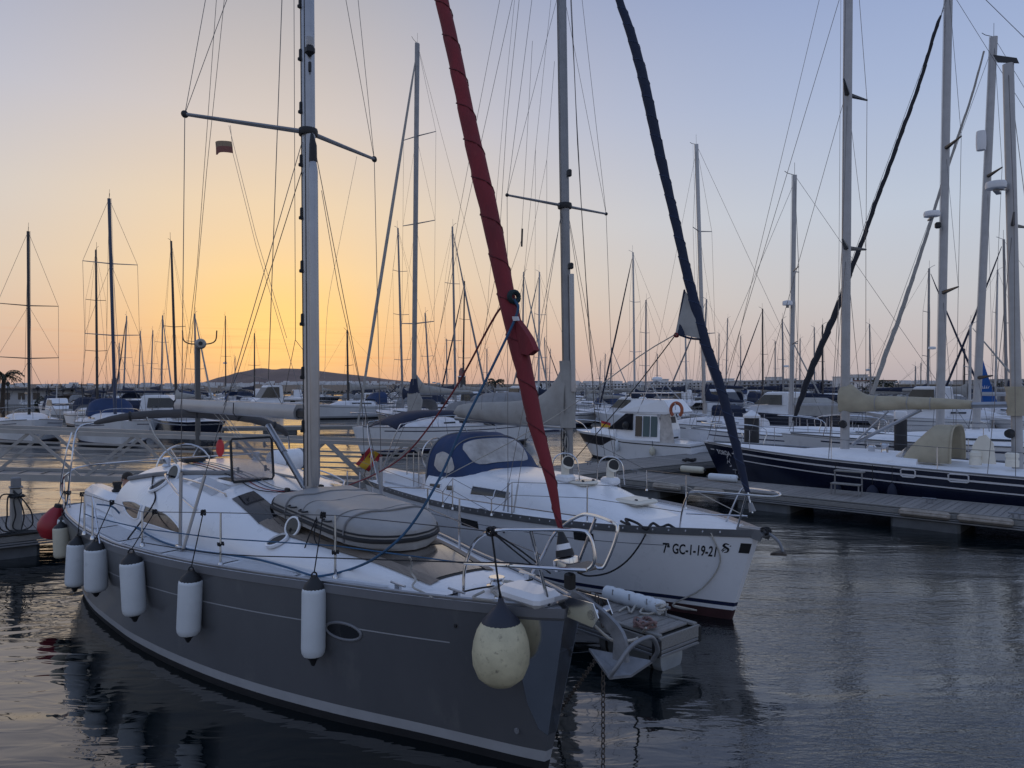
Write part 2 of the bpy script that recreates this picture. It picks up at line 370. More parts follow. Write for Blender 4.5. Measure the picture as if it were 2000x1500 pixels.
# ------------------------------------------------------------------ water
def water_mat():
    m = bpy.data.materials.new('harbour_water'); m.use_nodes = True; n = m.node_tree.nodes; l = m.node_tree.links; b = n['Principled BSDF']
    b.inputs['Base Color'].default_value = (.002, .006, .008, 1); b.inputs['Roughness'].default_value = .03; b.inputs['IOR'].default_value = 1.85
    co = n.new('ShaderNodeTexCoord')
    def noise(sx_, sy, rot, sc_, det, dist=0):
        mp = n.new('ShaderNodeMapping'); mp.inputs['Scale'].default_value = (sx_, sy, 1); mp.inputs['Rotation'].default_value = (0, 0, rot); l.new(co.outputs['Object'], mp.inputs[0])
        q = n.new('ShaderNodeTexNoise'); q.inputs['Scale'].default_value = sc_; q.inputs['Detail'].default_value = det; q.inputs['Distortion'].default_value = dist; l.new(mp.outputs[0], q.inputs['Vector']); return q.outputs[0]
    def mth(op, a, b_):
        q = n.new('ShaderNodeMath'); q.operation = op
        for i, v in enumerate((a, b_)):
            if isinstance(v, (int, float)): q.inputs[i].default_value = v
            else: l.new(v, q.inputs[i])
        return q.outputs[0]
    sp = n.new('ShaderNodeSeparateXYZ'); l.new(co.outputs['Object'], sp.inputs[0])
    def rng(v, a, b_, c=0, d=1):
        q = n.new('ShaderNodeMapRange'); q.interpolation_type = 'SMOOTHSTEP'; l.new(v, q.inputs[0])
        for i, x in enumerate((a, b_, c, d)): q.inputs[1+i].default_value = x
        return q.outputs[0]
    swell = noise(.55, 1.5, .35, .5, 2, .5); chop = noise(.7, 1.9, -.25, 1.9, 2, .8); rip = noise(.8, 2.1, .2, 7.5, 3, .4); fine = noise(.8, 2.0, .32, 19, 2, .3)
    # the wind reaches the open water on the right and the far basin; the lee of the hulls stays slick
    patch = rng(noise(1, 1.7, .5, .16, 2, .6), .36, .62); open_ = mth('MAXIMUM', rng(sp.outputs[0], .2, 4.0), rng(sp.outputs[1], 12, 19, 0, .42)); ruf = mth('MULTIPLY', open_, mth('ADD', mth('MULTIPLY', patch, .75), .3))
    h = mth('ADD', mth('ADD', mth('MULTIPLY', swell, .105), mth('MULTIPLY', chop, .020)), mth('MULTIPLY', ruf, mth('ADD', mth('MULTIPLY', rip, .018), mth('MULTIPLY', fine, .0075))))
    bp = n.new('ShaderNodeBump'); bp.inputs['Strength'].default_value = 1; bp.inputs['Distance'].default_value = .55; l.new(h, bp.inputs['Height']); l.new(bp.outputs[0], b.inputs['Normal'])
    return m
mb = MB(); mb.add([(-6000, -60, 0), (6000, -60, 0), (6000, 9000, 0), (-6000, 9000, 0)], [(0, 1, 2, 3)])
struct(mb.done('harbour_water', water_mat(), smooth=False))

# ------------------------------------------------------------------ far hill, shore and quay
from mathutils import noise as mn
HILL = mat('hill_scrub', (.155, .11, .10), .95, var=.3, vs=.006, bump=0)
LAND = mat('shore_ground', (.07, .062, .056), .95, var=.35, vs=.02)
ridge = curve([300, 380, 398, 420, 440, 455, 480, 505, 520, 535, 552, 590, 620, 660, 700, 760, 830, 900, 960, 1040, 1200], [768, 762, 753, 744, 742, 738, 727, 719, 719.5, 722, 719.5, 720.5, 724, 729, 733, 741, 748, 753, 757, 762, 768])
rows = []; HY = 2600.0
for i in range(91):
    px = 300+i*10; col = []
    for j in range(15):
        t = j/14; Y = HY-950*(1-t); zt = CH-(ridge(px)-750)/FPX*HY
        z = max(-2, (zt+26)*(t**1.35)-26+ (mn.noise(Vector((px*.022, t*3.1, 0)))*9+mn.noise(Vector((px*.07, t*7, 3)))*4)*math.sin(math.pi*t))
        col.append(((px-1000)/FPX*HY*(.97+.03*t), Y, z))
    rows.append(col)
rows = [r+[(r[-1][0], r[-1][1]+500, -5)] for r in rows]
struct(MB().grid(rows).done('hill', HILL, ang=80))
rows = []
for i in range(81):
    X = -1600+i*40; rows.append([(X, 250+mn.noise(Vector((X*.01, 0, 0)))*8, -1), (X, 252+mn.noise(Vector((X*.01, 0, 0)))*8, .3), (X, 300, .45), (X*2, 700, .8+mn.noise(Vector((X*.004, 5, 0)))*.5), (X*3, 1700, 1.6), (X*7, 5000, 3.2)])
struct(MB().grid(rows).done('shore', LAND))
mb = MB(); mb.box((-95, 120, -.5), (120, 20, 1.9)); mb.box((40, 190, -.6), (260, 30, 1.7))
struct(mb.done('quay', CONC, smooth=False))

PI_ = math.pi
NONSLIP = mat('grey_white_nonslip', (.55, .56, .58), .75, var=.06, vs=6, bump=.3, bs=300, dirt=((.42, .41, .39), 4, .6, .5))
# ------------------------------------------------------------------ grey yacht in the foreground
G = Frame((.54, 6.50), (.676, -.736))
gy = thing('sailing_yacht', 'dark grey sailing yacht in the foreground with a red furled headsail', 'sailing yacht', (*G.o.xy, 0), G.rz)
gh = Hull(10.7, [0, .25, .7, 1.35, 2.5, 3.6, 4.6, 5.75, 6.6, 7.9, 9.3, 10.7], [.1, .27, .46, .70, 1.05, 1.42, 1.70, 1.93, 2.05, 2.08, 2.0, 1.78],
          ([0, 3, 7, 10.7], [1.54, 1.42, 1.35, 1.35]), [.03, .12, .27, .50, .96, 1.32, 1.56, 1.74, 1.81, 1.83, 1.72, 1.45], rake=.34, srake=.5, depth=.5)
gh.band('hull', GREY, gy, lambda a: gh.zs(a)-.075, .19, 8)
gh.band('boot_stripe', STRIPE, gy, .19, .085, 1)
gh.band('antifouling', BOTTOM, gy, .085, -.48, 5)
gh.band('gunwale', GREY2, gy, lambda a: gh.zs(a)+.015, lambda a: gh.zs(a)-.075, 2, off=.012)
gh.band('pinstripe', STRIPE, gy, lambda a: gh.zs(a)-.40, lambda a: gh.zs(a)-.413, 1, off=.003, a0=1.0)
gh.deck('deck', DECK, gy, .06)
for sd in (-1, 1):
    MB().tube([gh.pt(a, gh.zs(a)+.02, sd)+Vector((0, -sd*.05, 0)) for a in gh.st[2:]], .02, 6).done('toe_rail', ALU, gy)
gh.band('stem_plate', STEEL, gy, lambda a: gh.zs(a)-.1, lambda a: lerp(.35, gh.zs(a)-.1, min(1, a/.42)**2), 4, off=.006, a1=.42, transom=False)
gr = Roof(gh, [1.15, 1.6, 2.4, 3.3, 4.2, 4.85, 5.6, 6.5, 7.6, 8.6], [.35, .5, .74, .95, 1.1, 1.2, 1.32, 1.42, 1.5, 1.48], [.03, .11, .24, .32, .42, .62, .78, .86, .90, .88], 2.7)
gr.build('coachroof', WHITE, gy)
def GP(px, py, **k): return G.P(px, py, **k)
def gtop(a, y): # height of roof at (a, y)
    return gr.h.zs(a)-.03+gr.hh(a)*max(0, 1-min(1, abs(y)/gr.w(a))**2.7)**(1/2.7)
mbase, mtop = GP(607, 962, y=0), GP(600, 0, y=0)
# pointed saloon windows, starboard and port
def th_at(px, py): return G.hit(lambda a, t: gr.pt(a, t), px, py, (3, 8.6), (math.pi*.5, math.pi))
def window_from(low, high):
    L_ = sorted(th_at(*q) for q in low); H_ = sorted(th_at(*q) for q in high); a0 = max(min(L_)[0], min(H_)[0])-.0; a1 = min(max(L_)[0], max(H_)[0]); a0 = min(min(L_)[0], min(H_)[0]); a1 = max(max(L_)[0], max(H_)[0])
    for q in (L_, H_):
        for i in range(1, len(q)):
            if q[i][0] <= q[i-1][0]: q[i] = (q[i-1][0]+.02, q[i][1])
    lo, hi = curve([q[0] for q in L_], [q[1] for q in L_]), curve([q[0] for q in H_], [q[1] for q in H_])
    ed = [(a, max(lo(a), hi(a)), min(lo(a), hi(a))) for a in np.linspace(a0, a1, 7)]
    gr.patch('saloon_window', TINT2, gy, ed); gr.patch('saloon_window', TINT2, gy, [(a, math.pi-h, math.pi-l) for a, l, h in ed])
TINT2 = mat('brown_tinted_window', (.045, .04, .036), .10, var=.2, spec=.6)
window_from([(276, 1020), (310, 1031), (340, 1040), (356, 1044)], [(290, 990), (318, 1000), (340, 1018), (357, 1042)])
window_from([(240, 985), (250, 1004), (262, 1014), (270, 1012)], [(241, 980), (252, 979), (266, 982), (276, 988)])
# teak laid on the foredeck blister, strip by strip
tb = MB(); tb.grid([[(-a, y, gtop(a, y)+.004) for y in np.linspace(-lerp(.42, .86, (a-1.55)/3), lerp(.42, .86, (a-1.55)/3), 9)] for a in np.linspace(1.55, 4.5, 16)])
teak = tb.done('teak_panel', CAULK, gy)
for k in range(-12, 13):
    y0 = k*.066; rows = []
    for a in np.linspace(2.5, 4.48, 10):
        lim = lerp(.41, .85, (a-1.55)/3)
        if abs(y0)+.03 > lim: continue
        rows.append([(-a, y0-.029, gtop(a, y0-.029)+.011), (-a, y0+.029, gtop(a, y0+.029)+.011)])
    if len(rows) > 1: MB().grid(rows).done('teak_strip', TEAK, teak)
for sd in (-1, 1):
    E1 = lambda a: lerp(.42, .86, (a-1.55)/3)
    MB().grid([[(-a, sd*(E1(a)-d_), gtop(a, E1(a)-d_)+.014) for d_ in (.11, .05, -.01)] for a in np.linspace(1.53, 4.52, 14)]).done('teak_margin', TEAK, teak)
MB().grid([[(-a, y, gtop(a, y)+.009) for y in np.linspace(-lerp(.33, .77, (a-1.55)/3), lerp(.33, .77, (a-1.55)/3), 9)] for a in np.linspace(1.6, 2.46, 7)]).done('foredeck_hatch', mat('brown_gloss_panel', (.10, .085, .072), .18, var=.2, coat=.4), gy)
# flush dark skylights beside the mast
for y0 in (-.72, .72):
    mb = MB(); mb.grid([[(-a, y0+dy, gtop(a, y0+dy)+.012) for dy in (-.15, -.06, .06, .15)] for a in np.linspace(4.5, 5.35, 7)]); mb.done('skylight', TINT, gy)
# big deck hatch standing open, smoked pane
hb_ = GP(450, 936, z=2.18); hx, hy = hb_.x, hb_.y
hz = gtop(-hx, hy)
mb = MB(); mb.box((hx-.30, hy+.31, hz+.03), (.62, .66, .06), bev=.03); hf = mb.done('hatch_frame', WHITE, gy)
mb = MB(); mb.box((hx-.30, hy+.31, hz+.064), (.50, .54, .012)); mb.done('hatch_opening', BLACK, hf)
lid = thing('hatch_lid', '', ''); del lid['label'], lid['category']
bpy.data.objects.remove(lid)
mb = MB(); mb.box((0, 0, .30), (.014, .56, .56)); lid = mb.done('hatch_lid', SMOKE, gy, loc=(hx+.02, hy+.32, hz+.06)); lid.rotation_euler = (0, -.12, 0)
mb = MB(); R = [(0, sy*.30, sz) for sy, sz in ((-1, .04), (-1, .56), (-.92, .60), (.92, .60), (1, .56), (1, .04), (.92, 0), (-.92, 0), (-1, .04))]; mb.tube(R, .018, 6); mb.done('lid_frame', BLACK, lid)
for sy in (-.2, .2):
    for sz in (.16, .5): mb = MB(); mb.box((-.03, sy, sz), (.05, .03, .09), bev=.01); mb.tube([(-.03, sy, sz), (-.06, sy+.07, sz-.03)], .012, 5); mb.done('lid_handle', BLACK, lid)
# round deck hatches with lids lifted
def round_hatch(pxo, pxl, r):
    a, t = G.hit(lambda a, t: gr.pt(a, t), *pxo, (1.2, 8.5), (math.pi*.5, math.pi))
    c = gr.pt(a, t); n = (gr.pt(a, t, .1)-c).normalized()
    mb = MB(); mb.lathe([(r*1.25, 0), (r*1.22, .03), (r*1.02, .035), (r, .012)], c, n, 24); o = mb.done('round_hatch', WHITE, gy)
    MB().lathe([(r*.98, .018), (r*.1, .02)], c, n, 24).done('hatch_opening', BLACK, o)
    # the lid stands on its hinge on the side away from the rail
    h = c+Vector((0, r*1.15, .03)); ln = Vector((.25, -1, .35)).normalized(); lc = h+Vector((-.0, .06, r*1.05))
    mb = MB(); mb.lathe([(r*1.1, -.012), (r*1.14, 0), (r*1.1, .014), (r*.92, .015), (r*.9, .004)], lc, ln, 24); q = mb.done('round_lid', WHITE, o)
    MB().lathe([(r*.9, .006), (.01, .008)], lc, ln, 24).done('lid_pane', TINT, q)
    MB().lathe([(r*.9, -.008), (.01, -.010)], lc, ln, 24).done('lid_pane', TINT, q)
round_hatch((541, 1057), 0, .115); round_hatch((310, 948), 0, .13)
# coaming line, handrails
MB().tube([gr.pt(a, math.pi*(.56+.22*((a-6.4)/2.2)**.8), .03) for a in np.linspace(6.4, 8.6, 12)], .035, 6).done('coaming_trim', GREYC, gy)
for sgn in (1, -1):
    pts = [gr.pt(a, math.pi*(.5+sgn*.20), .05+.02*math.sin(math.pi*i/9)) for i, a in enumerate(np.linspace(5.5, 6.9, 10))]
    MB().tube([gr.pt(5.5, math.pi*(.5+sgn*.20))]+pts+[gr.pt(6.9, math.pi*(.5+sgn*.20))], .014, 6).done('handrail', STEEL, gy)
mb = MB(); mb.box((-5.75, .12, gtop(5.75, .12)+.03), (1.3, .04, .035), bev=.01); mb.done('mainsheet_track', ALUD, gy)
for k in range(4):
    y = -.22-.07*k; rope('halyard_tail', [(mbase.x-.05, y*.3, gtop(4.95, 0)+.05)]+[Vector((-a, y*1.2, gtop(a, y*1.2)+.02)) for a in (5.3, 6.2, 7.2, 8.1)], .007, (ROPEW, ROPEB, ROPER, ROPEK)[k], gy)
MB().box((-8.1, -.4, gtop(8.1, .4)+.05), (.2, .34, .07), bev=.015).done('rope_clutch', BLACK, gy)
for sd in (-1, 1): MB().lathe([(.07, 0), (.08, .02), (.055, .05), (.055, .09), (.07, .13), (.06, .16)], (-8.3, sd*.75, gtop(8.3, .75)), (0, 0, 1), 14).done('winch', STEEL, gy)
for y in (-.5, .15, .5): mb = MB(); mb.box((mbase.x-.18, y*.5, gtop(5.1, 0)+.04), (.10, .05, .07), bev=.012); mb.done('turning_block', BLACK, gy)
MB().tube(smoothpts([gr.pt(7.3, PI_*.70, .03), gr.pt(7.0, PI_*.74, .16), gr.pt(6.2, PI_*.80, .12), gr.pt(5.7, PI_*.83, .02)], 5), .016, 7).done('grab_rail', STEEL, gy)
rope('roof_rope', [gr.pt(7.9, PI_*.72, .02), gr.pt(7.4, PI_*.78, .02), gr.pt(6.9, PI_*.86, .02), gh.pt(6.6, gh.zs(6.6), -1)+Vector((0, .25, .03))], .011, ROPEK, gy)
# non-slip panels: raised a hair, with smooth margins between
for sd in (-1, 1):
    for a0_, a1_ in ((1.9, 3.0), (3.1, 4.2), (4.3, 5.4), (5.5, 6.6), (6.7, 7.8), (7.9, 9.0)):
        rows = []
        for a in np.linspace(a0_, a1_, 7):
            lo, hi = gr.w(a)+.08, gh.hb(a)-.16
            if hi-lo < .06: lo = hi-.06
            rows.append([(-a, sd*y, gh.deckz(a, y, .06)-.008) for y in np.linspace(lo, hi, 4)])
        MB().grid(rows).done('nonslip_panel', NONSLIP, gy)
for sd in (-1, 1):
    for a0_, a1_ in ((5.75, 6.6), (6.75, 7.6)):
        MB().grid([[(-a, sd*y, gtop(a, y)+.004) for y in np.linspace(.72, .98, 5)] for a in np.linspace(a0_, a1_, 6)]).done('nonslip_panel', NONSLIP, gy)
# cockpit
for sd in (-1, 1):
    mb = MB(); mb.box((-9.6, sd*1.28, 1.5), (1.9, .36, .42), bev=.1); mb.done('cockpit_coaming', WHITE, gy)
    mb = MB(); mb.lathe([(.075, 0), (.085, .03), (.06, .05), (.058, .10), (.075, .14), (.07, .17)], (-9.1, sd*1.28, 1.71), (0, 0, 1), 14); mb.done('winch', STEEL if sd > 0 else BLACK, gy)
mb = MB(); mb.tube([(-9.7, .5*math.cos(q), 1.9+.5*math.sin(q)) for q in np.linspace(0, 2*math.pi, 25)], .016, 6)
for q in range(6): mb.tube([(-9.7, 0, 1.9), (-9.7, .5*math.cos(q*math.pi/3), 1.9+.5*math.sin(q*math.pi/3))], .01, 5)
mb.done('steering_wheel', STEEL, gy)
mb = MB(); mb.box((-9.55, 0, 1.55), (.3, .3, .8), bev=.06); mb.done('binnacle', WHITE, gy)
# hull portlight, drain
a, z = G.hit(lambda a, z: gh.pt(a, z, -1), 672, 1232, (1.2, 4), (.5, 1.4))
def hullmap(h, side, a0, z0, off=.004, sc_=1):
    def f(u, v):
        p = h.pt(a0-u*sc_, z0+v*sc_, side); return p+Vector((0, side*off, 0))
    return f
f = hullmap(gh, -1, a, z)
mb = MB(); ring = [f(.225*math.cos(q), .085*math.sin(q)) for q in np.linspace(0, 2*math.pi, 37)]; mb.tube(ring, .016, 6); pf = mb.done('portlight_frame', GREY2, gy)
mb = MB(); mb.add([f(0, 0)]+[f(.215*math.cos(q), .08*math.sin(q)) for q in np.linspace(0, 2*math.pi, 37)], [(0, i, i+1) for i in range(1, 37)]); mb.done('portlight_pane', TINT, pf)
for sx_, sy_, rr in ((890, 1222, .018), (1010, 1427, .028)):
    a, z = G.hit(lambda a, z: gh.pt(a, z, -1), sx_, sy_, (.1, 3), (.2, 1.4)); f = hullmap(gh, -1, a, z); MB().lathe([(rr, -.005), (rr, .01), (rr*.5, .012)], f(0, 0), (0, -1, 0), 12).done('drain_fitting', BLACK if rr < .02 else GREY2, gy)
# mast, spreaders and what is fixed to them
mdir = (mtop-mbase).normalized(); mhead = mbase+mdir*14.2
MB().tube([mbase-mdir*.2, mhead], .105, 14, flat=1.0).done('mast_core', ALU, gy) if False else None
def section(b, t, ra, rb, name, m, par, n=18):                      # oval spar, long axis fore and aft
    mb = MB(); rows = []
    for p in (b, lerp(b, t, .25), lerp(b, t, .5), lerp(b, t, .75), t): rows.append([p+Vector((ra*math.cos(2*math.pi*k/n), rb*math.sin(2*math.pi*k/n), 0)) for k in range(n)])
    mb.grid(rows, closed=True); mb.add(rows[-1], [tuple(range(n))]); return mb.done(name, m, par)
gm = section(mbase-mdir*.1, mhead, .125, .085, 'mast', ALU, gy)
MB().tube([mbase+Vector((-.03, -.086, .1)), mhead+Vector((-.03, -.086, -.1))], .006, 5).done('sail_track', BLACK, gm)
MB().tube([mbase+Vector((.06, -.079, .1)), mhead+Vector((.06, -.079, -.1))], .004, 4).done('mast_seam', BLACK, gm)
pole = MB(); pb = mbase+Vector((.19, -.03, .12)); pt_ = mbase+mdir*4.45+Vector((.19, -.03, 0)); pole.tube([pb, lerp(pb, pt_, .03), lerp(pb, pt_, .97), pt_], [.045, .062, .062, .045], 12); po = pole.done('spinnaker_pole', ALU, gy)
MB().tube([pt_, pt_+Vector((0, 0, .22)), pt_+Vector((-.03, 0, .38))], [.055, .05, .02], 10).done('pole_end', BLACK, po)
for k in range(11):
    p = mbase+mdir*(.9+k*.72)+Vector((-.035, -.092, 0)); mb = MB(); mb.box(p, (.045, .03, .17), bev=.012); mb.box(p+Vector((0, -.02, -.06)), (.03, .03, .05), bev=.01); mb.done('mast_step', BLACK, gm)
p = mbase+mdir*5.95+Vector((.16, -.05, 0)); mb = MB(); mb.lathe([(.05, 0), (.055, .02), (.055, .11), (.045, .12)], p+Vector((0, 0, .06)), (0, 0, 1), 12); lt = mb.done('steaming_light', mat('lamp_glass', (.5, .5, .5), .15, alpha=.7), gm)
mb = MB(); mb.box(p, (.13, .12, .12), bev=.03); mb.box(p+Vector((.0, 0, -.22)), (.04, .04, .14), bev=.01); mb.done('lamp_housing', BLACK, lt)
sz = GP(603, 258, y=0).z; sroot = mbase+mdir*((sz-mbase.z)/mdir.z); tips = []
for sd in (-1, 1):
    tip = sroot+Vector((-.6, sd*1.42, .06)); tips.append(tip)
    sp = MB().tube([sroot+Vector((-.02, sd*.08, 0)), lerp(sroot, tip, .5), tip], [.034, .030, .024], 8).done('spreader', ALUD, gy)
    MB().ell(tip, (.03, .05, .05), 8, 6).done('spreader_tip', BLACK, sp)
MB().lathe([(.125, -.045), (.132, -.02), (.132, .02), (.125, .045)], sroot, (0, 0, 1), 14).done('spreader_bracket', BLACK, gm)
chain_ = GP(352, 1064, z=1.45); cps = [Vector((chain_.x, -abs(chain_.y), 1.42)), Vector((chain_.x, abs(chain_.y), 1.42))]
for i, sd in enumerate((-1, 1)):
    c = cps[i]; mb = MB(); mb.box(c, (.2, .07, .05), bev=.01); mb.done('chainplate', STEEL, gy)
    wire('cap_shroud', c, tips[i], .0055, WIRE, gy); wire('cap_shroud', tips[i], mhead, .0045, WIRE, gy)
    MB().tube([c, lerp(c, tips[i], .17)], .022, 8).done('turnbuckle', ALU, gy)
    c2 = c+Vector((.12, 0, 0)); rt = sroot+Vector((0, sd*.09, -.15)); wire('lower_shroud', c2, rt, .0055, WIRE, gy); MB().tube([c2, lerp(c2, rt, .17)], .022, 8).done('turnbuckle', ALU, gy)
    wire('diagonal_shroud', tips[i], mbase+mdir*9.4+Vector((0, sd*.09, 0)), .0045, WIRE, gy)
def cw(name, pts, r, m=WIRE, sm=0):                                 # line through points given as (px, py, y offset)
    return rope(name, [GP(a, b, y=c) for a, b, c in pts], r, m, gy, 5, sm)
cw('lazy_jack', [(589, 335, -.1), (465, 727, -.1), (437, 792, -.1)], .006); cw('lazy_jack', [(552, -40, -.05), (540, 300, -.05), (524, 742, -.05), (560, 806, -.05)], .0065)
cw('lazy_jack', [(466, 728, -.1), (524, 742, -.1)], .005); cw('topping_lift', [(574, -40, -.05), (577, 662, -.05), (552, 788, -.05)], .0045); cw('lazy_jack', [(577, 664, -.05), (600, 694, -.05)], .004)
cw('flag_halyard', [(450, 245, -.55), (455, 300, -.55), (500, 480, -.55), (596, 800, -.55)], .003); cw('flag_halyard', [(447, 245, -.55), (500, 460, -.55), (560, 660, -.55)], .003)
cw('signal_halyard', [(697, 305, .55), (662, 480, .6), (640, 600, .6), (634, 740, .6)], .0025, ROPEW, 4); cw('inner_shroud', [(628, 372, .1), (660, 560, .4), (706, 765, 1.0), (712, 900, 1.2)], .0045)
cw('backstay', [(424, -20, -.9), (385, 520, -.9), (352, 800, -.9)], .004); cw('backstay', [(440, -20, -.9), (404, 330, -.9), (372, 690, -.9)], .004)
# courtesy flag on the starboard spreader
a_ = GP(452, 276, y=-.6); flag = thing('courtesy_flag', 'small faded red and straw flag below the grey yacht’s left spreader', 'flag', tuple(G.W(a_)), G.rz)
dx = G.M.to_3x3().inverted() @ Vector((-1, -.15, 0))
for k, m in enumerate((FADEYEL, FADERED)):
    mb = MB(); rows = []
    for i in range(9):
        u = i/8; rows.append([dx*(.235*u)+Vector((0, .03*math.sin(u*7+v), -(.005+.16*(v)/1)+.012*math.sin(u*5)-.02*u*v)) for v in (np.linspace(0, .45, 4) if k == 0 else np.linspace(.45, 1, 4))])
    mb.grid(rows).done('flag_stripe', m, flag, label='pale upper half of the flag' if k == 0 else 'faded red lower half of the flag')
# boom, vang, mainsheet
b0, b1 = GP(586, 806, y=0), GP(350, 806, y=0); b1.z = b0.z
mb = MB(); rows = []
prof = [(-.085, -.07), (-.10, 0), (-.09, .05), (-.05, .115), (.05, .115), (.09, .05), (.10, 0), (.085, -.07), (.04, -.10), (-.04, -.10)]
for t in (0, .33, .66, 1): rows.append([lerp(b0, b1, t)+Vector((0, y, z)) for y, z in prof])
mb.grid(rows, closed=True); mb.add(rows[-1], [tuple(range(10))]); mb.add(rows[0], [tuple(range(10))]); bo = mb.done('boom', MASTW, gy)
mb = MB(); mb.box(b0+Vector((.12, 0, -.01)), (.30, .12, .14), bev=.03); mb.tube([b0+Vector((.2, 0, 0)), Vector((mbase.x, 0, b0.z))], .035, 8); mb.done('gooseneck', BLACK, bo)
MB().box(b1+Vector((-.02, 0, 0)), (.05, .2, .2), bev=.03).done('boom_end', BLACK, bo)
q = lerp(b0, b1, .035*12); MB().tube([q+Vector((0, -.11, .1)), q+Vector((.03, -.13, -.06)), q+Vector((.05, -.05, -.16)), q+Vector((0, .1, -.05)), q+Vector((0, .1, .1))], .008, 5).done('boom_strop', ROPEK, bo)
v0, v1 = GP(524, 832, y=0), mbase+Vector((-.16, 0, .05)); v = MB(); v.tube([v0, lerp(v0, v1, .45)], .05, 10); v.tube([lerp(v0, v1, .4), v1], .038, 10); v.done('boom_vang', ALU, gy)
wire('boom_vang_tackle', v0+Vector((.05, -.05, -.02)), v1+Vector((0, -.05, 0)), .007, ROPEK, gy)
for t in (.55, .6, .65): wire('mainsheet', lerp(b0, b1, t)-Vector((0, 0, .1)), (-6.3-.1*t, .1*t, gtop(6.3, 0)+.05), .006, ROPEW, gy)
# bimini bow folded over the cockpit with its canvas rolled round it
bb = [GP(131, 985, y=-1.75), GP(140, 900, y=-1.74), GP(152, 838, y=-1.6)]
fo = GP(565, 878, y=1.75); top = [GP(185, 826, y=-1.35), GP(245, 814, y=-.95), GP(330, 808, y=-.3), GP(420, 810, y=.35), GP(490, 818, y=.95), GP(545, 836, y=1.45), GP(561, 850, y=1.66)]
MB().tube(smoothpts(bb+top+[fo, GP(564, 930, y=1.7)], 5), .016, 8).done('bimini_bow', STEEL, gy)
MB().tube(smoothpts(bb[:1]+[GP(118, 960, y=-1.75), GP(128, 890, y=-1.72), GP(140, 845, y=-1.6)], 5), .014, 8).done('bimini_leg', STEEL, gy)
tt = smoothpts(top, 8); MB().tube(tt, [.03+.05*math.sin(math.pi*min(1, max(0, i/(len(tt)-1))))**.5*(1+.08*math.sin(i*1.9)) for i in range(len(tt))], 10).done('rolled_canopy', mat('dark_grey_canvas', (.075, .072, .074), .85, var=.2, bump=.4, bs=9), gy)
for t in (.2, .45, .62, .8):
    p = tt[int(t*(len(tt)-1))]; MB().lathe([(.086, -.015), (.09, 0), (.086, .015)], p, tt[int(t*(len(tt)-1))+1]-p, 10).done('canopy_strap', BLACK, gy)
cw('bimini_brace', [(287, 815, -.7), (302, 850, -.7), (345, 905, -.7)], .012, ROPEW)
# pushpit, stanchions, lifelines
def stan(px, py, pyt, lean=0):
    b = GP(px, py, z=1.40); b.z = gh.zs(-b.x)+.0; d = proj(G.W(b))
    t = b+Vector((0, -.02*lean, .0)); Y = G.W(b).y; h = (py-pyt)/FPX*Y; t.z += h
    mb = MB(); mb.tube([b, t], [.016, .011], 8); o = mb.done('stanchion', STEEL, gy); MB().lathe([(.035, 0), (.03, .03), (.018, .05)], b, (0, 0, 1), 10).done('stanchion_foot', STEEL, o); return b, t
tops = []
for px, py, pyt in ((165, 1037, 959), (181, 1046, 963), (278, 1061, 993), (431, 1105, 1000), (655, 1136, 1012)): tops.append(stan(px, py, pyt))
wire('gate_brace', tops[1][1], tops[1][0]+Vector((.38, 0, .0)), .012, STEEL, gy)
pstan = []
for b, t in tops: # the port rail mirrors it
    b2, t2 = Vector((b.x, -b.y, b.z)), Vector((t.x, -t.y, t.z)); MB().tube([b2, t2], [.016, .011], 8).done('stanchion', STEEL, gy); pstan.append((b2, t2))
st0 = GP(905, 1157, z=1.52)
ppts = [st0, GP(908, 1110, y=st0.y+.02), GP(925, 1062, y=st0.y+.05), GP(960, 1038, y=-.5), GP(1040, 1035, y=-.33), GP(1130, 1036, y=-.2), GP(1150, 1045, y=-.18), GP(1159, 1068, y=-.17), GP(1161, 1095, y=-.17), GP(1150, 1111, y=-.18), GP(1130, 1113, y=-.2), GP(1010, 1106, y=-.42), GP(908, 1100, y=st0.y+.02)]
pul = MB().tube(smoothpts(ppts, 6), .0155, 8).done('pulpit', STEEL, gy)
wire('pulpit_leg', GP(1036, 1035, y=-.33), GP(1072, 1182, y=-.14), .0155, STEEL, pul, 8)
pp = [GP(1060, 1085, y=.42), GP(1085, 1040, y=.38), GP(1130, 1008, y=.32), GP(1160, 1007, y=.26), GP(1198, 1021, y=.14), GP(1206, 1032, y=.12), GP(1200, 1060, y=.1), GP(1182, 1103, y=.06), GP(1172, 1110, y=.04), GP(1158, 1106, y=.02)]
pul2 = MB().tube(smoothpts(pp, 6), .0155, 8).done('pulpit', STEEL, gy)
wire('pulpit_leg', GP(1163, 1012, y=.25), GP(1128, 1104, y=.2), .0155, STEEL, pul2, 8); wire('pulpit_leg', GP(1060, 1085, y=.42), GP(1040, 1118, y=.46), .0155, STEEL, pul2, 8)
mb = MB(); c = GP(1142, 1107, y=-.02); mb.box(c, (.2, .3, .03), bev=.01); mb.done('pulpit_seat', TEAK, gy)
mb = MB(); mb.box(GP(1113, 1135, y=-.08), (.09, .08, .14), bev=.015); mb.done('navigation_light', BLACK, gy)
endp = ppts[3]
ll = [GP(128, 962, y=-1.7)]+[t for b, t in tops]+[endp]
MB().tube(ll, .0055, 5).done('lifeline', WIRE, gy)
MB().tube([Vector((p.x, p.y, (lerp(gh.zs(-p.x), p.z, .52)))) for p in ll[1:-1]]+[ppts[-1]], .0075, 5).done('lifeline', ROPEB, gy)
MB().tube([Vector((-10.4, 1.7, 2.0))]+[t for b, t in pstan]+[pp[2]], .0055, 5).done('lifeline', WIRE, gy)
MB().tube([Vector((p.x, p.y, p.z-.28)) for b, p in pstan]+[pp[0]], .0055, 5).done('lifeline', WIRE, gy)
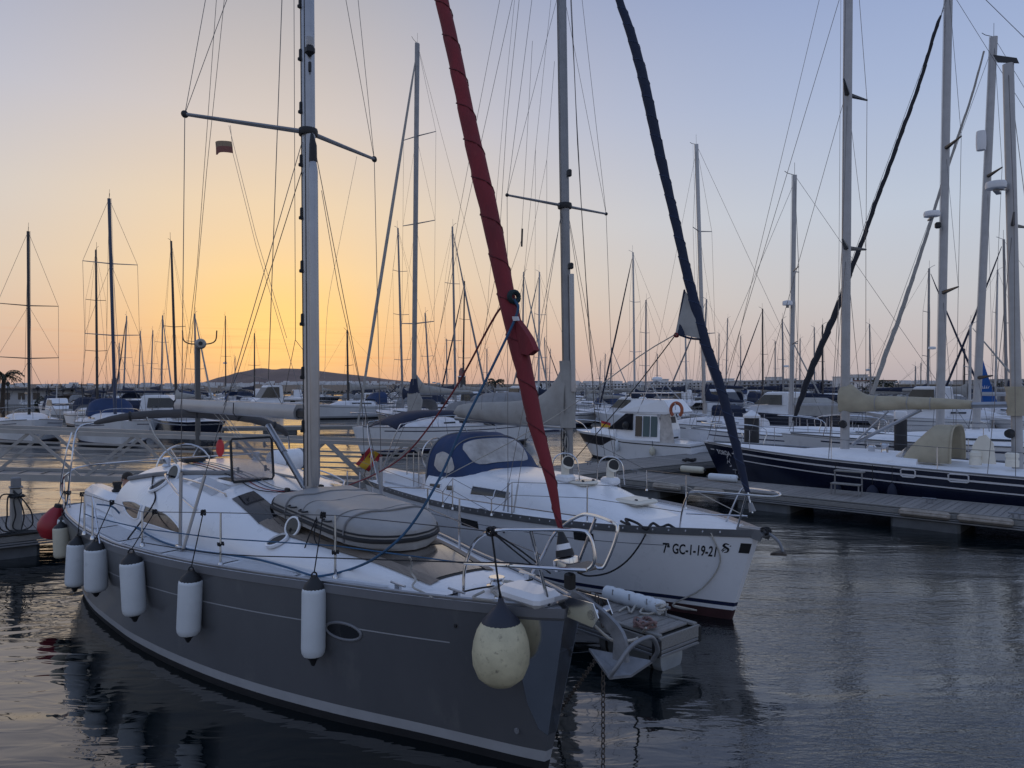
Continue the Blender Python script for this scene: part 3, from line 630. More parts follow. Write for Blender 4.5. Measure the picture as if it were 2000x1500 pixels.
ps = [GP(125, 985, y=-1.72), GP(122, 950, y=-1.74), GP(132, 925, y=-1.7), Vector((-10.55, -1.2, 2.05)), Vector((-10.6, 1.2, 2.05)), Vector((-10.4, 1.7, 2.0)), Vector((-10.4, 1.72, 1.4))]
MB().tube(smoothpts(ps, 5), .014, 8).done('pushpit', STEEL, gy)
for px in (128, 137): wire('pushpit_leg', GP(px, 1000, y=-1.7), GP(px-3, 930, y=-1.7), .012, STEEL, gy)
# foredeck gear: locker lump, windlass, cleats
c = GP(1020, 1168, z=1.58); mb = MB(); mb.box((c.x, c.y+.08, 1.6), (.55, .34, .13), bev=.045); mb.done('anchor_locker', WHITE, gy)
c = GP(955, 1140, z=1.6); mb = MB(); mb.lathe([(.10, 0), (.10, .02), (.07, .03), (.055, .06), (.08, .09), (.075, .10)], (c.x, c.y+.1, 1.55), (0, 0, 1), 16); mb.done('windlass', STEEL, gy)
for px, py in ((1010, 1150), (1030, 1130)): c = GP(px, py, z=1.56); mb = MB(); mb.tube([c+Vector((-.11, 0, .05)), c+Vector((.11, 0, .05))], .014, 7); mb.box(c+Vector((0, 0, .025)), (.07, .03, .05)); mb.done('deck_cleat', STEEL, gy)
c = GP(975, 1167, z=1.55); MB().lathe([(.05, 0), (.045, .012), (.02, .014)], c, (0, 0, 1), 14).done('deck_filler', STEEL, gy)
for a_ in (1.05, 1.7): mb = MB(); p = gh.pt(a_, gh.zs(a_), -1)+Vector((0, .12, .03)); mb.tube([p+Vector((-.12, 0, .04)), p+Vector((.12, 0, .04))], .013, 6); mb.box(p, (.08, .03, .06)); mb.done('deck_cleat', STEEL, gy)
mb = MB()
for y in (-.09, .09): mb.slab([(-.25, y, 1.50), (.30, y, 1.46), (.36, y, 1.55), (.30, y, 1.66), (-.05, y, 1.66), (-.25, y, 1.58)], (0, .012, 0))
mb.tube([(.28, -.09, 1.56), (.28, .1, 1.56)], .045, 10); mb.tube([(.02, -.09, 1.53), (.02, .1, 1.53)], .03, 8); mb.done('bow_roller', STEEL, gy)
c = GP(1148, 1180, y=.22); mb = MB(); mb.box(c, (.22, .10, .12), bev=.02); mb.box(c+Vector((.02, 0, -.1)), (.12, .09, .16), bev=.02); mb.box(c+Vector((-.05, 0, .1)), (.16, .03, .03)); mb.done('bow_fairlead', BLACK, gy)
# furled headsail
def furl(pts, name, m, par, seam=None, n=16, amp=.07, tw=9, seed=1):
    r_ = random.Random(seed); P = [p for p, r in pts]; R = [r for p, r in pts]; L = [0]
    for i in range(1, len(P)): L.append(L[-1]+(P[i]-P[i-1]).length)
    cx, cy, cz, cr = curve(L, [p.x for p in P]), curve(L, [p.y for p in P]), curve(L, [p.z for p in P]), curve(L, R)
    k = max(30, int(L[-1]*14)); rows = []; ax = (P[-1]-P[0]).normalized(); u = ax.orthogonal().normalized(); v = ax.cross(u); spine = []
    for i in range(k+1):
        s_ = L[-1]*i/k; c = Vector((cx(s_), cy(s_), cz(s_))); r = cr(s_); c += u*r*.10*math.sin(s_*2.1+seed)+v*r*.10*math.sin(s_*2.7); spine.append((c, r))
        row = []
        for j in range(n):
            q = 2*math.pi*j/n; ph = (q/(2*math.pi)+s_*tw/L[-1]*1.0) % 1.0
            d = 1+amp*(ph-.5)*1.6+amp*.8*mn.noise(Vector((math.cos(q)*2, math.sin(q)*2, s_*3+seed*7)))
            row.append(c+(u*math.cos(q)+v*math.sin(q))*r*d)
        rows.append(row)
    mb = MB(); mb.grid(rows, closed=True); mb.add(rows[0], [tuple(range(n))]); mb.add(rows[-1], [tuple(range(n))]); o = mb.done(name, m, par, ang=60)
    if seam:
        sp = []
        for i in range(k*2+1):
            s_ = L[-1]*i/(2*k); i0 = min(i//2, k-1); c = spine[i0][0].lerp(spine[i0+1][0], .5*(i % 2)); r = spine[i0][1]; q = -2*math.pi*(s_*tw/L[-1])
            sp.append(c+(u*math.cos(q)+v*math.sin(q))*r*(1+amp*.85))
        MB().tube(sp, .006, 5).done('sail_leech', seam, o)
    return o
def FP(fr, l, y=0):
    out = []
    for px, py, wd in l:
        p = fr.P(px, py, y=y); Y = fr.W(p).y; out.append((p, wd/2/FPX*Y*.97))
    return out
REDL = mat('dark_red_edge', (.10, .012, .018), .85, var=.2)
gl = FP(G, [(1096, 1038, 9), (1088, 1000, 15), (1075, 930, 22), (1057, 865, 27), (1041, 800, 32), (1030, 748, 33), (1013, 683, 36), (990, 590, 35), (953, 400, 37), (907, 200, 31), (862, 0, 27), (835, -130, 25), (790, -340, 22)])
gf = furl(gl, 'furled_headsail', REDC, gy, REDL, tw=19, seed=3)
mb = MB(); mb.slab([GP(*q, y=-.06) for q in ((1006, 622), (1020, 640), (1034, 662), (1043, 684), (1036, 690), (1030, 694), (1012, 690))], (0, .07, 0)); mb.done('loose_leech', REDC, gf, ang=25)
mb = MB(); mb.slab([GP(*q, y=-.09) for q in ((1000, 618), (1010, 618), (1012, 626), (1002, 627))], (0, .02, 0)); mb.done('clew_board', PAINTW, gf)
c = GP(1004, 580, y=0); MB().tube([c+Vector((0, .06*math.cos(t), .05*math.sin(t))) for t in np.linspace(0, 6.3, 13)], .025, 6).done('clew_knot', mat('green_black_rope', (.012, .03, .035), .85), gf)
fs0 = GP(1104, 1080, y=0); wire('forestay', fs0, gl[0][0], .012, STEEL, gy); wire('forestay', gl[-1][0], mhead+Vector((.1, 0, 0)), .008, WIRE, gy)
ax = (gl[0][0]-fs0).normalized(); mb = MB(); c = GP(1107, 1102, y=0)
mb.lathe([(.02, -.05), (.115, -.045), (.12, -.03), (.118, .05), (.10, .06), (.02, .07)], c, ax, 24); dr = mb.done('furler_drum', STEEL, gy)
MB().lathe([(.085, .07), (.075, .13), (.05, .13)], c, ax, 20).done('furler_cone', BLACK, dr); MB().lathe([(.066, .13), (.058, .18)], c, ax, 20).done('furler_band', WHITE, dr); MB().lathe([(.058, .18), (.035, .25), (.02, .3)], c, ax, 20).done('furler_cone', BLACK, dr)
# sheets: red to port side, blue down to the side deck
cl = GP(1004, 585, y=0)
rope('headsail_sheet', [cl, GP(970, 612, y=.1), GP(885, 765, y=.6), GP(800, 880, y=1.2), GP(735, 925, y=1.5), GP(680, 948, y=1.6)], .011, ROPER, gy)
sp = [cl, GP(1010, 612, y=-.05), GP(960, 720, y=-.25), GP(905, 830, y=-.45), GP(858, 935, y=-.7), GP(800, 1030, y=-.9), GP(740, 1085, y=-1.05)]
for px, py in ((690, 1110), (640, 1123), (610, 1124), (560, 1108), (500, 1092), (440, 1083), (380, 1075), (330, 1063), (300, 1050), (270, 1033), (240, 1010), (220, 990), (190, 985)):
    zz_ = 1.45
    for _ in range(8): p = GP(px, py, z=zz_); zz_ = .5*zz_+.5*(max(gh.deckz(-p.x, p.y), gtop(-p.x, p.y) if abs(p.y) < gr.w(-p.x) else 0)+.022)
    sp.append(p)
rope('headsail_sheet', sp, .013, ROPEB, gy)
rope('furling_line', [GP(1100, 1112, y=-.05), GP(1010, 1100, y=-.38), GP(900, 1098, y=-.62), GP(650, 1090, y=-1.0), GP(430, 1082, y=-1.5), GP(280, 1060, y=-1.85)], .006, ROPEK, gy, sm=3)
rope('deck_rope', [GP(800, 1088, z=1.95), GP(804, 1100, z=1.75), GP(803, 1118, z=1.6), GP(812, 1132, z=1.55), GP(806, 1146, z=1.52), GP(828, 1158, z=1.5), GP(845, 1168, z=1.5)], .010, ROPEW, gy)
rope('mooring_rope', [GP(945, 1155, z=1.57), GP(925, 1168, z=1.55), GP(980, 1172, z=1.55), GP(960, 1150, z=1.6), GP(1010, 1140, z=1.6), GP(985, 1135, z=1.64), GP(1040, 1148, z=1.6)], .014, ROPEW, gy)
rope('deck_rope', [GP(870, 1165, z=1.52), GP(930, 1150, z=1.56), GP(985, 1142, z=1.58), GP(1040, 1132, z=1.58)], .009, ROPEK, gy)
for b, t in (tops[3], tops[4]):
    MB().tube([lerp(b, t, .42)+Vector((.03*math.cos(q), .03*math.sin(q), .02*math.sin(3*q))) for q in np.linspace(0, 12, 20)], .012, 5).done('lashing', ROPEK, gy)
MB().tube([endp+Vector((.035*math.cos(q), .03*math.sin(q*1.3), .035*math.sin(q))) for q in np.linspace(0, 22, 44)], .011, 5).done('lashing', ROPEK, gy)
rope('lashing_tail', [endp, GP(1000, 1072, y=-.1), GP(1045, 1108, y=.3)], .009, ROPEK, gy); rope('lashing_tail', [endp, GP(1010, 1070, y=.0), GP(1075, 1120, y=.4)], .009, ROPEK, gy)

# ------------------------------------------------------------------ fenders along the grey yacht
def side_at(fr, h, px, z, r, side=-1, rng=(0, 10.6)):
    best = None
    for i in range(800):
        a = lerp(rng[0], rng[1], i/799); p = h.pt(a, z, side)+Vector((0, side*(r+.01), 0)); e = abs(proj(fr.W(p))[0]-px)
        if best is None or e < best[0]: best = (e, p)
    return best[1]
def fender(fr, h, px, ptop, pbot, wpx, label, m=FEND, cap=BLACK, side=-1, rng=(0, 10.6), hang=None, par=None, group='fenders along the grey yacht', tilt=0):
    p = side_at(fr, h, px, .8, .13, side, rng); W = fr.W(p); Y = W.y; r = wpx/2/FPX*Y; p = side_at(fr, h, px, .8, r, side, rng); W = fr.W(p); Y = W.y
    zt, zb = CH-(ptop-750)/FPX*Y, CH-(pbot-750)/FPX*Y; L = zt-zb
    t = thing('fender', label, 'fender', (W.x, W.y, zb), rnd.uniform(0, 6), group); ce = .16*L
    MB().lathe([(r*.55, ce*.62), (r*.80, ce*.70), (r*.95, ce*.92), (r, ce*1.25), (r*1.0, L*.5), (r, L-ce*1.15), (r*.97, L-ce*.95), (r*.88, L-ce*.85)], (0, 0, 0), (0, 0, 1), 22).done('body', m, t)
    MB().lathe([(r*.93, L-ce*.92), (r*.8, L-ce*.6), (r*.5, L-ce*.35), (r*.3, L-ce*.1), (r*.28, L)], (0, 0, 0), (0, 0, 1), 18).done('end_cap', cap, t)
    MB().lathe([(r*.12, 0), (r*.2, ce*.12), (r*.3, ce*.35), (r*.62, ce*.66)], (0, 0, 0), (0, 0, 1), 18).done('end_cap', cap, t)
    MB().tube([(r*.22*math.cos(q), 0, L+r*.02+r*.26*math.sin(q)) for q in np.linspace(0, 6.3, 11)], r*.07, 6).done('eye', cap, t)
    t.rotation_euler = (rnd.uniform(-.06, .06), rnd.uniform(-.06, .06), rnd.uniform(0, 6)); bpy.context.view_layer.update()
    if hang is not None:
        hp = t.matrix_basis.inverted() @ fr.W(hang); MB().tube([(0, 0, L+r*.2), hp], .007, 5).done('lanyard', ROPEK, t)
        MB().tube([hp+Vector((.025*math.cos(q), .025*math.sin(q), .03*math.sin(q*1.7))) for q in np.linspace(0, 14, 26)], .008, 5).done('knot', ROPEK, t)
    return t
def lifeat(px): # point on the lifeline at a pixel column
    best = min(((abs(proj(G.W(lerp(a, b, t/40)))[0]-px), lerp(a, b, t/40)) for a, b in zip(ll[:-1], ll[1:]) for t in range(41)), key=lambda q: q[0]); return best[1]
fender(G, gh, 611, 1126, 1300, 47, 'white cylindrical fender beside the oval hull window of the grey yacht', hang=lifeat(632))
fender(G, gh, 368, 1112, 1254, 45, 'white fender with a dark smudge on its left edge, second from the oval hull window', hang=lifeat(397))
fender(G, gh, 264, 1078, 1214, 44, 'white fender with a dark stain at mid height, third from the oval hull window', hang=lifeat(302))
fender(G, gh, 188, 1054, 1165, 42, 'white fender close to the waterline curve, fourth from the oval hull window', hang=lifeat(219), rng=(0, 8.5))
fender(G, gh, 146, 1048, 1156, 37, 'white fender hanging lowest at the grey yacht’s widest side, left of the fourth', hang=lifeat(160), rng=(6, 8.6))
fender(G, gh, 122, 1020, 1097, 30, 'yellowish fender half hidden behind the white ones at the yacht’s quarter', m=FENDY, hang=lifeat(135), rng=(8.6, 10.6))
fender(G, gh, 107, 1004, 1076, 24, 'pale fender furthest aft, squeezed between the yellowish fender and the red buoy', hang=lifeat(128), rng=(9.0, 10.7))
p = side_at(G, gh, 978, 1.0, .28); W = G.W(p); Y = W.y; zt, zb = CH-(1182-750)/FPX*Y, CH-(1340-750)/FPX*Y; L = zt-zb; r = 57/FPX*Y
t = thing('ball_fender', 'large yellowed ball fender with a dark blue cone, hanging at the grey yacht’s bow', 'fender', (W.x, W.y, zb), 0, 'fenders along the grey yacht')
MB().lathe([(.02, 0), (r*.5, L*.04), (r*.8, L*.13), (r*.97, L*.28), (r, L*.42), (r*.95, L*.56), (r*.83, L*.70), (r*.66, L*.80)], (0, 0, 0), (0, 0, 1), 30).done('ball', BALL, t)
MB().lathe([(r*.68, L*.775), (r*.67, L*.80), (r*.42, L*.90), (r*.22, L*.98), (r*.10, L*1.05), (r*.08, L*1.09)], (0, 0, 0), (0, 0, 1), 24).done('cone', NAVYR, t)
hp = t.matrix_basis.inverted() @ G.W(lifeat(975)); MB().tube([(0, 0, L*1.02), hp], .009, 6).done('lanyard', ROPEK, t); MB().tube([(-.03, 0, L*.95), (-.01, 0, L*1.2), (.03, 0, L*.95)], .008, 5).done('strop', ROPEK, t)
W = G.W(GP(97, 1016, y=-2.0)); Y = W.y
t = thing('teardrop_buoy', 'dull red teardrop buoy hanging behind the fenders at the grey yacht’s stern', 'buoy', (W.x, W.y, CH-(1052-750)/FPX*Y), 0)
r = 27/FPX*Y; L = 68/FPX*Y; MB().lathe([(.02, 0), (r*.6, L*.05), (r*.95, L*.25), (r, L*.4), (r*.85, L*.6), (r*.45, L*.85), (r*.2, L*.95)], (0, 0, 0), (.25, 0, 1), 20).done('buoy_body', REDV, t)
MB().lathe([(r*.25, L*.93), (r*.22, L*1.02), (.01, L*1.04)], (0, 0, 0), (.25, 0, 1), 12).done('buoy_neck', BLACK, t)
MB().tube([Vector((.25, 0, 1)).normalized()*L, t.matrix_basis.inverted() @ G.W(GP(124, 960, y=-1.74))], .008, 5).done('lanyard', ROPEK, t)

# ------------------------------------------------------------------ inflatable dinghy lashed upside down on the foredeck
da0, da1 = 2.36, 4.74
t = thing('inflatable_dinghy', 'grey inflatable dinghy lying upside down on the grey yacht’s foredeck', 'dinghy', tuple(G.W((-(da0+da1)/2, -.02, 0))), G.rz)
Ld = da1-da0; zb = lambda u: lerp(gtop(da0+.2, .3), gtop(da1-.35, .5), u)+.015
HYPS = mat('grey_hypalon_tape', (.25, .245, .24), .6)
def dsec(u, k, n=28, grow=0):                                        # u 0 bow .. 1 stern
    hw = .60*(1-max(0, (.30-u)/.30)**2.6)**.5 if u < .30 else .60+.015*math.sin(u*3)
    hw = max(.02, hw)*(1-.05*max(0, (u-.92)/.08)**2); ht = .17+.15*min(1, (u*4.5))**.6-.03*u
    if u > .96: ht *= 1-.5*((u-.96)/.04)**2
    out = []
    for j in range(n+1):
        q = math.pi*j/n-.0; c, s_ = math.cos(q), math.sin(q); y = hw*math.copysign(abs(c)**.45, c); z = ht*abs(s_)**.5
        if abs(c) < .8: z -= .03*(1-abs(c)/.8)*min(1, u*3)*(1+.6*math.sin(y*9+u*5))+.008*math.sin(u*23+y*4)
        z -= .0
        out.append(Vector((Ld/2-u*Ld, y*(1+grow), zb(u)+.04+z)))
    lo = [Vector((Ld/2-u*Ld, hw*.80, zb(u))), Vector((Ld/2-u*Ld, hw*.97, zb(u)+.03))]
    return lo+out+[Vector((p.x, -p.y, p.z)) for p in lo[::-1]]
us = [0, .015, .04, .08, .13, .19, .26, .34, .45, .56, .67, .78, .88, .94, .97, .99, 1]
mb = MB(); R = [dsec(u, 0) for u in us]; mb.grid(R); mb.add(R[-1], [tuple(range(len(R[-1])))]); mb.add(R[0], [tuple(range(len(R[0])))]); body = mb.done('hull_skin', HYPA, t, ang=60)
for zz, rr, nm in ((.11, .026, 'rubbing_strake'), (.165, .012, 'rubbing_strake')):
    path = []
    for sd in (-1, 1):
        seg = []
        for u in (us if sd == 1 else us[::-1]):
            s_ = [p for p in dsec(u, 0) if p.y*sd >= -1e-6]; s_ = min(s_, key=lambda p: abs(p.z-zb(u)-zz)); seg.append(Vector((s_.x, s_.y*1.005+sd*.004, zb(u)+zz)))
        path += seg
    MB().tube(path, rr, 6, flat=1).done(nm, HYPD, t)
for uu in (.985, .62, .3):
    s_ = dsec(uu, 0); MB().tube([p+Vector((0, p.y*.006, .003)) for p in s_], .006 if uu < .9 else .014, 5).done('seam', HYPS if uu < .9 else HYPD, t)
s_ = dsec(.47, 0); p = min(s_, key=lambda p: abs(p.y+.58)+abs(p.z-zb(.47)-.24)*.5)
MB().lathe([(.07, 0), (.065, .008), (.03, .012)], p, (0, -1, .3), 18).done('valve_patch', HYPA, t)
for uu in (.22, .8):
    s_2 = dsec(uu, 0); MB().tube([q_+Vector((0, q_.y*.012, .006)) for q_ in s_2], .012, 5).done('lashing_strap', GREYC, t)
for uu in (.36, .6, .72):
    for sd in (-1, 1):
        x_ = Ld/2-uu*Ld; MB().tube(smoothpts([(x_-.09, sd*.60, zb(uu)+.23), (x_-.06, sd*.645, zb(uu)+.225), (x_+.06, sd*.645, zb(uu)+.225), (x_+.09, sd*.60, zb(uu)+.23)], 3), .011, 6).done('carry_handle', HYPD, t)
rope('lashing', [p, p+Vector((.02, -.12, -.22)), p+Vector((.04, -.3, -.6)), G.I @ G.W(Vector((0, 0, 0))) if False else p+Vector((-.05, -.42, -.72))], .008, ROPEK, t)
rope('lashing', [p, p+Vector((.1, -.1, -.25)), p+Vector((.25, -.02, -.42))], .007, ROPEK, t)

# ------------------------------------------------------------------ person in the cockpit
hp = GP(249, 936, y=-1.0); PX, PY, PZ = hp
per = thing('person', 'person in the cockpit of the grey yacht, only the short dark hair and brow showing', 'person', tuple(G.W((PX, PY, 1.2))), G.rz+math.pi*.8)
def skin(name, verts, edges, radii, m, par, sub=2):
    me = bpy.data.meshes.new(name); me.from_pydata(verts, edges, []); o = bpy.data.objects.new(name, me); COL.objects.link(o)
    o.modifiers.new('s', 'SKIN'); 
    for i, r in enumerate(radii): me.skin_vertices[0].data[i].radius = (r, r)
    me.skin_vertices[0].data[0].use_root = True
    o.modifiers.new('u', 'SUBSURF').levels = sub
    dg = bpy.context.evaluated_depsgraph_get(); nm = bpy.data.meshes.new_from_object(o.evaluated_get(dg)); bpy.data.objects.remove(o)
    nm.materials.clear(); nm.materials.append(m); nm.polygons.foreach_set('use_smooth', [True]*len(nm.polygons)); nm.name = name
    return link(name, nm, par)
zh = PZ-1.2
V = [(0, 0, zh-.74), (0, 0, zh-.52), (0, 0, zh-.33), (0, 0, zh-.2), (.01, 0, zh-.09), (.012, 0, zh+.03), (0, .19, zh-.31), (.06, .25, zh-.55), (.26, .2, zh-.6), (0, -.19, zh-.31), (.06, -.25, zh-.55), (.26, -.2, zh-.6), (.2, .1, zh-.76), (.45, .12, zh-.76), (.47, .12, zh-1.15), (.2, -.1, zh-.76), (.45, -.12, zh-.76), (.47, -.12, zh-1.15)]
E_ = [(0, 1), (1, 2), (2, 3), (3, 4), (4, 5), (2, 6), (6, 7), (7, 8), (2, 9), (9, 10), (10, 11), (0, 12), (12, 13), (13, 14), (0, 15), (15, 16), (16, 17)]
skin('body', V, E_, [.16, .15, .15, .06, .085, .085, .07, .05, .035, .07, .05, .035, .09, .07, .045, .09, .07, .045], SKIN, per)
mb = MB(); mb.grid([[Vector((r*math.cos(q)*.98, r*math.sin(q)*1.35, z)) for q in np.linspace(0, 2*math.pi, 19)[:-1]] for r, z in ((.17, zh-.78), (.175, zh-.6), (.18, zh-.42), (.16, zh-.31), (.09, zh-.235))], closed=True); mb.done('shirt', SHIRT, per)
mb = MB(); mb.grid([[Vector((.012+(.103*math.sin(t)*math.cos(q))-.012, .09*math.sin(t)*math.sin(q), zh+.035+.095*math.cos(t))) for q in np.linspace(.75, 2*math.pi-.75, 16)] for t in np.linspace(.02, 1.75, 8)]); mb.done('hair', HAIR, per)
mb = MB(); mb.ell((.095, 0, zh-.02), (.022, .016, .03), 8, 6); mb.done('nose', SKIN, per)
for y in (-.09, .09): MB().ell((.0, y, zh-.01), (.02, .012, .035), 8, 6).done('ear', SKIN, per)
for y in (-.035, .035): MB().ell((.085, y, zh+.015), .011, 8, 6).done('eye', BLACK, per)
mb = MB(); mb.ell((.088, 0, zh-.06), (.01, .028, .007), 8, 5); mb.done('mouth', REDV, per)

# ------------------------------------------------------------------ bits round the stern of the grey yacht
W = G.W(GP(430, 875, y=.5)); t = thing('float', 'bright red float hanging over the grey yacht’s cockpit', 'float', (W.x, W.y, W.z), 0)
r = 7.5/FPX*W.y; h = 17/FPX*W.y; MB().lathe([(r*.3, -h), (r*.55, -h*.85), (r, -h*.45), (r, h*.4), (r*.7, h*.8), (r*.3, h)], (0, 0, 0), (0, 0, 1), 14).done('float_body', REDF, t)
MB().lathe([(r*.35, h*.95), (r*.4, h*1.2), (.01, h*1.25)], (0, 0, 0), (0, 0, 1), 10).done('float_neck', BLACK, t); MB().tube([(0, 0, h), t.matrix_basis.inverted() @ G.W(GP(438, 815, y=.5))], .005, 5).done('lanyard', ROPEW, t)
W = G.W(GP(402, 888, y=1.3)); t = thing('outboard_engine', 'black outboard engine clamped to the grey yacht’s stern rail', 'outboard engine', tuple(W), G.rz)
MB().box((0, 0, 0), (.34, .28, .30), bev=.09).done('cowl', BLACK, t); MB().tube([(-.02, 0, -.1), (-.05, 0, -.7)], [.07, .05], 8).done('leg', BLACK, t); MB().box((.1, 0, -.25), (.08, .2, .2), bev=.02).done('clamp', ALUD, t)
W = G.W(GP(567, 897, y=1.35)); t = thing('life_raft', 'white life raft canister on the grey yacht’s deck behind the mast', 'life raft', tuple(W), G.rz)
MB().lathe([(.05, -.42), (.17, -.40), (.19, -.36), (.19, .36), (.17, .40), (.05, .42)], (0, 0, 0), (-.2, 1, 0), 18).done('canister', WHITE, t)
for q in (-.2, .2): MB().lathe([(.193, q-.03), (.197, q), (.193, q+.03)], (0, 0, 0), (-.2, 1, 0), 18).done('strap', GREYC, t)

# ------------------------------------------------------------------ anchor and chains under the grey yacht's bow
t = thing('anchor', 'galvanised roll bar anchor hanging from the grey yacht’s bow roller', 'anchor', tuple(G.W((.4, 0, 0))), G.rz)
sh = lambda p: p-Vector((.4, 0, 0))
s0, s1, s2, s3 = [sh(GP(*q, y=0)) for q in ((1118, 1158), (1165, 1192), (1208, 1240), (1213, 1290))]
mb = MB(); d = Vector((0, .018, 0)); pr = smoothpts([s0, s1, s2, s3], 5); rows = []
for i, p in enumerate(pr):
    u = i/(len(pr)-1); tg = (pr[min(i+1, len(pr)-1)]-pr[max(0, i-1)]).normalized(); nn = Vector((tg.z, 0, -tg.x)); hw = lerp(.03, .075, u); rows.append([p+nn*hw-d, p+nn*hw+d, p-nn*hw+d, p-nn*hw-d])
mb.grid(rows, closed=True); mb.add(rows[0], [(0, 1, 2, 3)]); mb.add(rows[-1], [(3, 2, 1, 0)]); shank = mb.done('shank', GALV, t, smooth=False)
tip, nc, fc, mid = sh(GP(1150, 1266, y=0)), sh(GP(1190, 1322, y=-.21)), sh(GP(1274, 1290, y=.21)), sh(GP(1222, 1288, y=0))
mid = lerp(nc, fc, .5)+Vector((0, 0, -.05)); mb = MB(); top_ = [tip, lerp(tip, nc, .55), nc, mid, fc, lerp(tip, fc, .55)]; cen = lerp(tip, mid, .55)+Vector((0, 0, -.03)); dn = Vector((0, 0, -.022))
mb.add(top_+[cen]+[p+dn for p in top_]+[cen+dn], [(6, i, (i+1) % 6) for i in range(6)]+[(13, 7+(i+1) % 6, 7+i) for i in range(6)]+[(i, (i+1) % 6, 7+(i+1) % 6, 7+i) for i in range(6)]); mb.done('fluke', GALV, t, ang=20)
up = Vector((.12, 0, .27)); MB().tube(smoothpts([nc, nc+up*.35+Vector((.02, .02, 0)), lerp(nc, fc, .25)+up*.85, lerp(nc, fc, .5)+up, lerp(nc, fc, .75)+up*.9, fc+up*.4+Vector((.02, -.02, 0)), fc], 5), .019, 10).done('roll_bar', GALV, t)
def chain(name, a, b, label, lk=.055):
    a, b = Vector(a), Vector(b); n = int((b-a).length/(lk*.8)); tg = (b-a).normalized(); u = tg.orthogonal().normalized(); v = tg.cross(u); mb = MB()
    for i in range(n):
        c = a.lerp(b, (i+.5)/n); q = u if i % 2 else v
        mb.tube([c+tg*(lk*.5*math.cos(t_))+q*(lk*.33*math.sin(t_)) for t_ in np.linspace(0, 2*math.pi, 9)], lk*.11, 5, cap=False)
    return tag(mb.done(name, CHAIN, ang=60), label, 'chain')
chain('anchor_chain', G.W(GP(1165, 1160, y=.05)), G.W(GP(1178, 1225, y=.05)), 'short rusty chain running over the bow roller to the anchor')
a_, b_ = G.W(GP(1178, 1290, y=.12)), G.W(GP(1178, 1402, y=.12)); b_.z = min(b_.z, -.05); chain('mooring_chain', a_, b_, 'rusty chain dropping straight into the water behind the anchor')
a_ = G.W(GP(1168, 1282, y=.14)); b_ = atz(1075, 1415, -.1); chain('mooring_chain', a_, b_, 'rusty chain slanting into the water beside the grey yacht’s stem')
# ------------------------------------------------------------------ white yacht beyond the finger pontoon
Wf = Frame((3.54, 10.68), (.603, -.802))
wy = thing('sailing_yacht', 'white sailing yacht with navy furled headsail and blue spray hood beyond the finger pontoon', 'sailing yacht', (*Wf.o.xy, 0), Wf.rz)
wh = Hull(9.8, [0, .3, .7, 1.2, 1.9, 2.8, 3.6, 5, 6.4, 8, 9.8], [.07, .27, .52, .82, 1.14, 1.42, 1.58, 1.76, 1.8, 1.7, 1.45], ([0, 3, 6, 9.8], [1.36, 1.25, 1.2, 1.2]),
          [.03, .14, .27, .46, .78, 1.12, 1.33, 1.55, 1.6, 1.5, 1.2], rake=.46, srake=.6, depth=.45)
NAVYS = mat('navy_stripe', (.012, .018, .06), .35, var=.1)
wh.band('hull', WHITE, wy, lambda a: wh.zs(a), .27, 8); wh.band('boot_stripe', NAVYS, wy, .27, .21, 1); wh.band('white_stripe', WHITE, wy, .21, .15, 1); wh.band('antifouling', RUSTB, wy, .15, -.44, 5)
wh.band('pinstripe', NAVYS, wy, lambda a: wh.zs(a)-.235, lambda a: wh.zs(a)-.243, 1, off=.003, a0=1.0)
wh.deck('deck', DECK, wy, .06)
wh.band('toe_rail', ALU, wy, lambda a: wh.zs(a)+.05, lambda a: wh.zs(a)-.05, 1, off=.012, transom=False)
wh.band('toe_rail_lip', ALUD, wy, lambda a: wh.zs(a)-.045, lambda a: wh.zs(a)-.065, 1, off=.02, transom=False)
HOLE = mat('rail_slot', (.62, .63, .66), .6); mb = MB()
for a in np.arange(.4, 9.2, .21):
    for sd in (-1, 1): mb.lathe([(.016, 0), (.014, .004)], wh.pt(a, wh.zs(a)+.005, sd)+Vector((0, sd*.013, 0)), (0, sd, 0), 8)
struct(mb.done('toe_rail_slots', HOLE, wy), 'stuff')
wr = Roof(wh, [1.2, 2.0, 2.9, 3.6, 4.2, 5.2, 6.4, 7.4], [.3, .55, .78, .92, 1.0, 1.12, 1.2, 1.2], [.02, .10, .30, .46, .54, .58, .60, .60], 3.0)
wr.build('coachroof', WHITE, wy)
def WP(px, py, **k): return Wf.P(px, py, **k)
def wtop(a, y): return wh.zs(a)-.03+wr.hh(a)*max(0, 1-min(1, abs(y)/wr.w(a))**3)**(1/3)
def wth(px, py): return Wf.hit(lambda a, t: wr.pt(a, t), px, py, (1.3, 7.4), (math.pi*.5, math.pi))
for q in (((918, 966), (968, 972), (926, 950), (964, 955)), ((968, 972), (995, 976), (966, 956), (998, 962)), ((872, 958), (884, 960), (872, 948), (888, 948)), ((838, 950), (860, 955), (842, 944), (864, 946))):
    a = [wth(*x) for x in q]; ed = sorted([(lerp(a[0][0], a[2][0], .5), a[0][1], a[2][1]), (lerp(a[1][0], a[3][0], .5), a[1][1], a[3][1])]); ed = [(x, max(l, h), min(l, h)) for x, l, h in ed]
    if ed[1][0]-ed[0][0] < .15: ed[1] = (ed[0][0]+.3, ed[1][1], ed[1][2])
    wr.patch('cabin_window', TINT, wy, ed, na=8, nt=5); wr.patch('cabin_window', TINT, wy, [(x, math.pi-l, math.pi-h) for x, l, h in ed], na=8, nt=5)
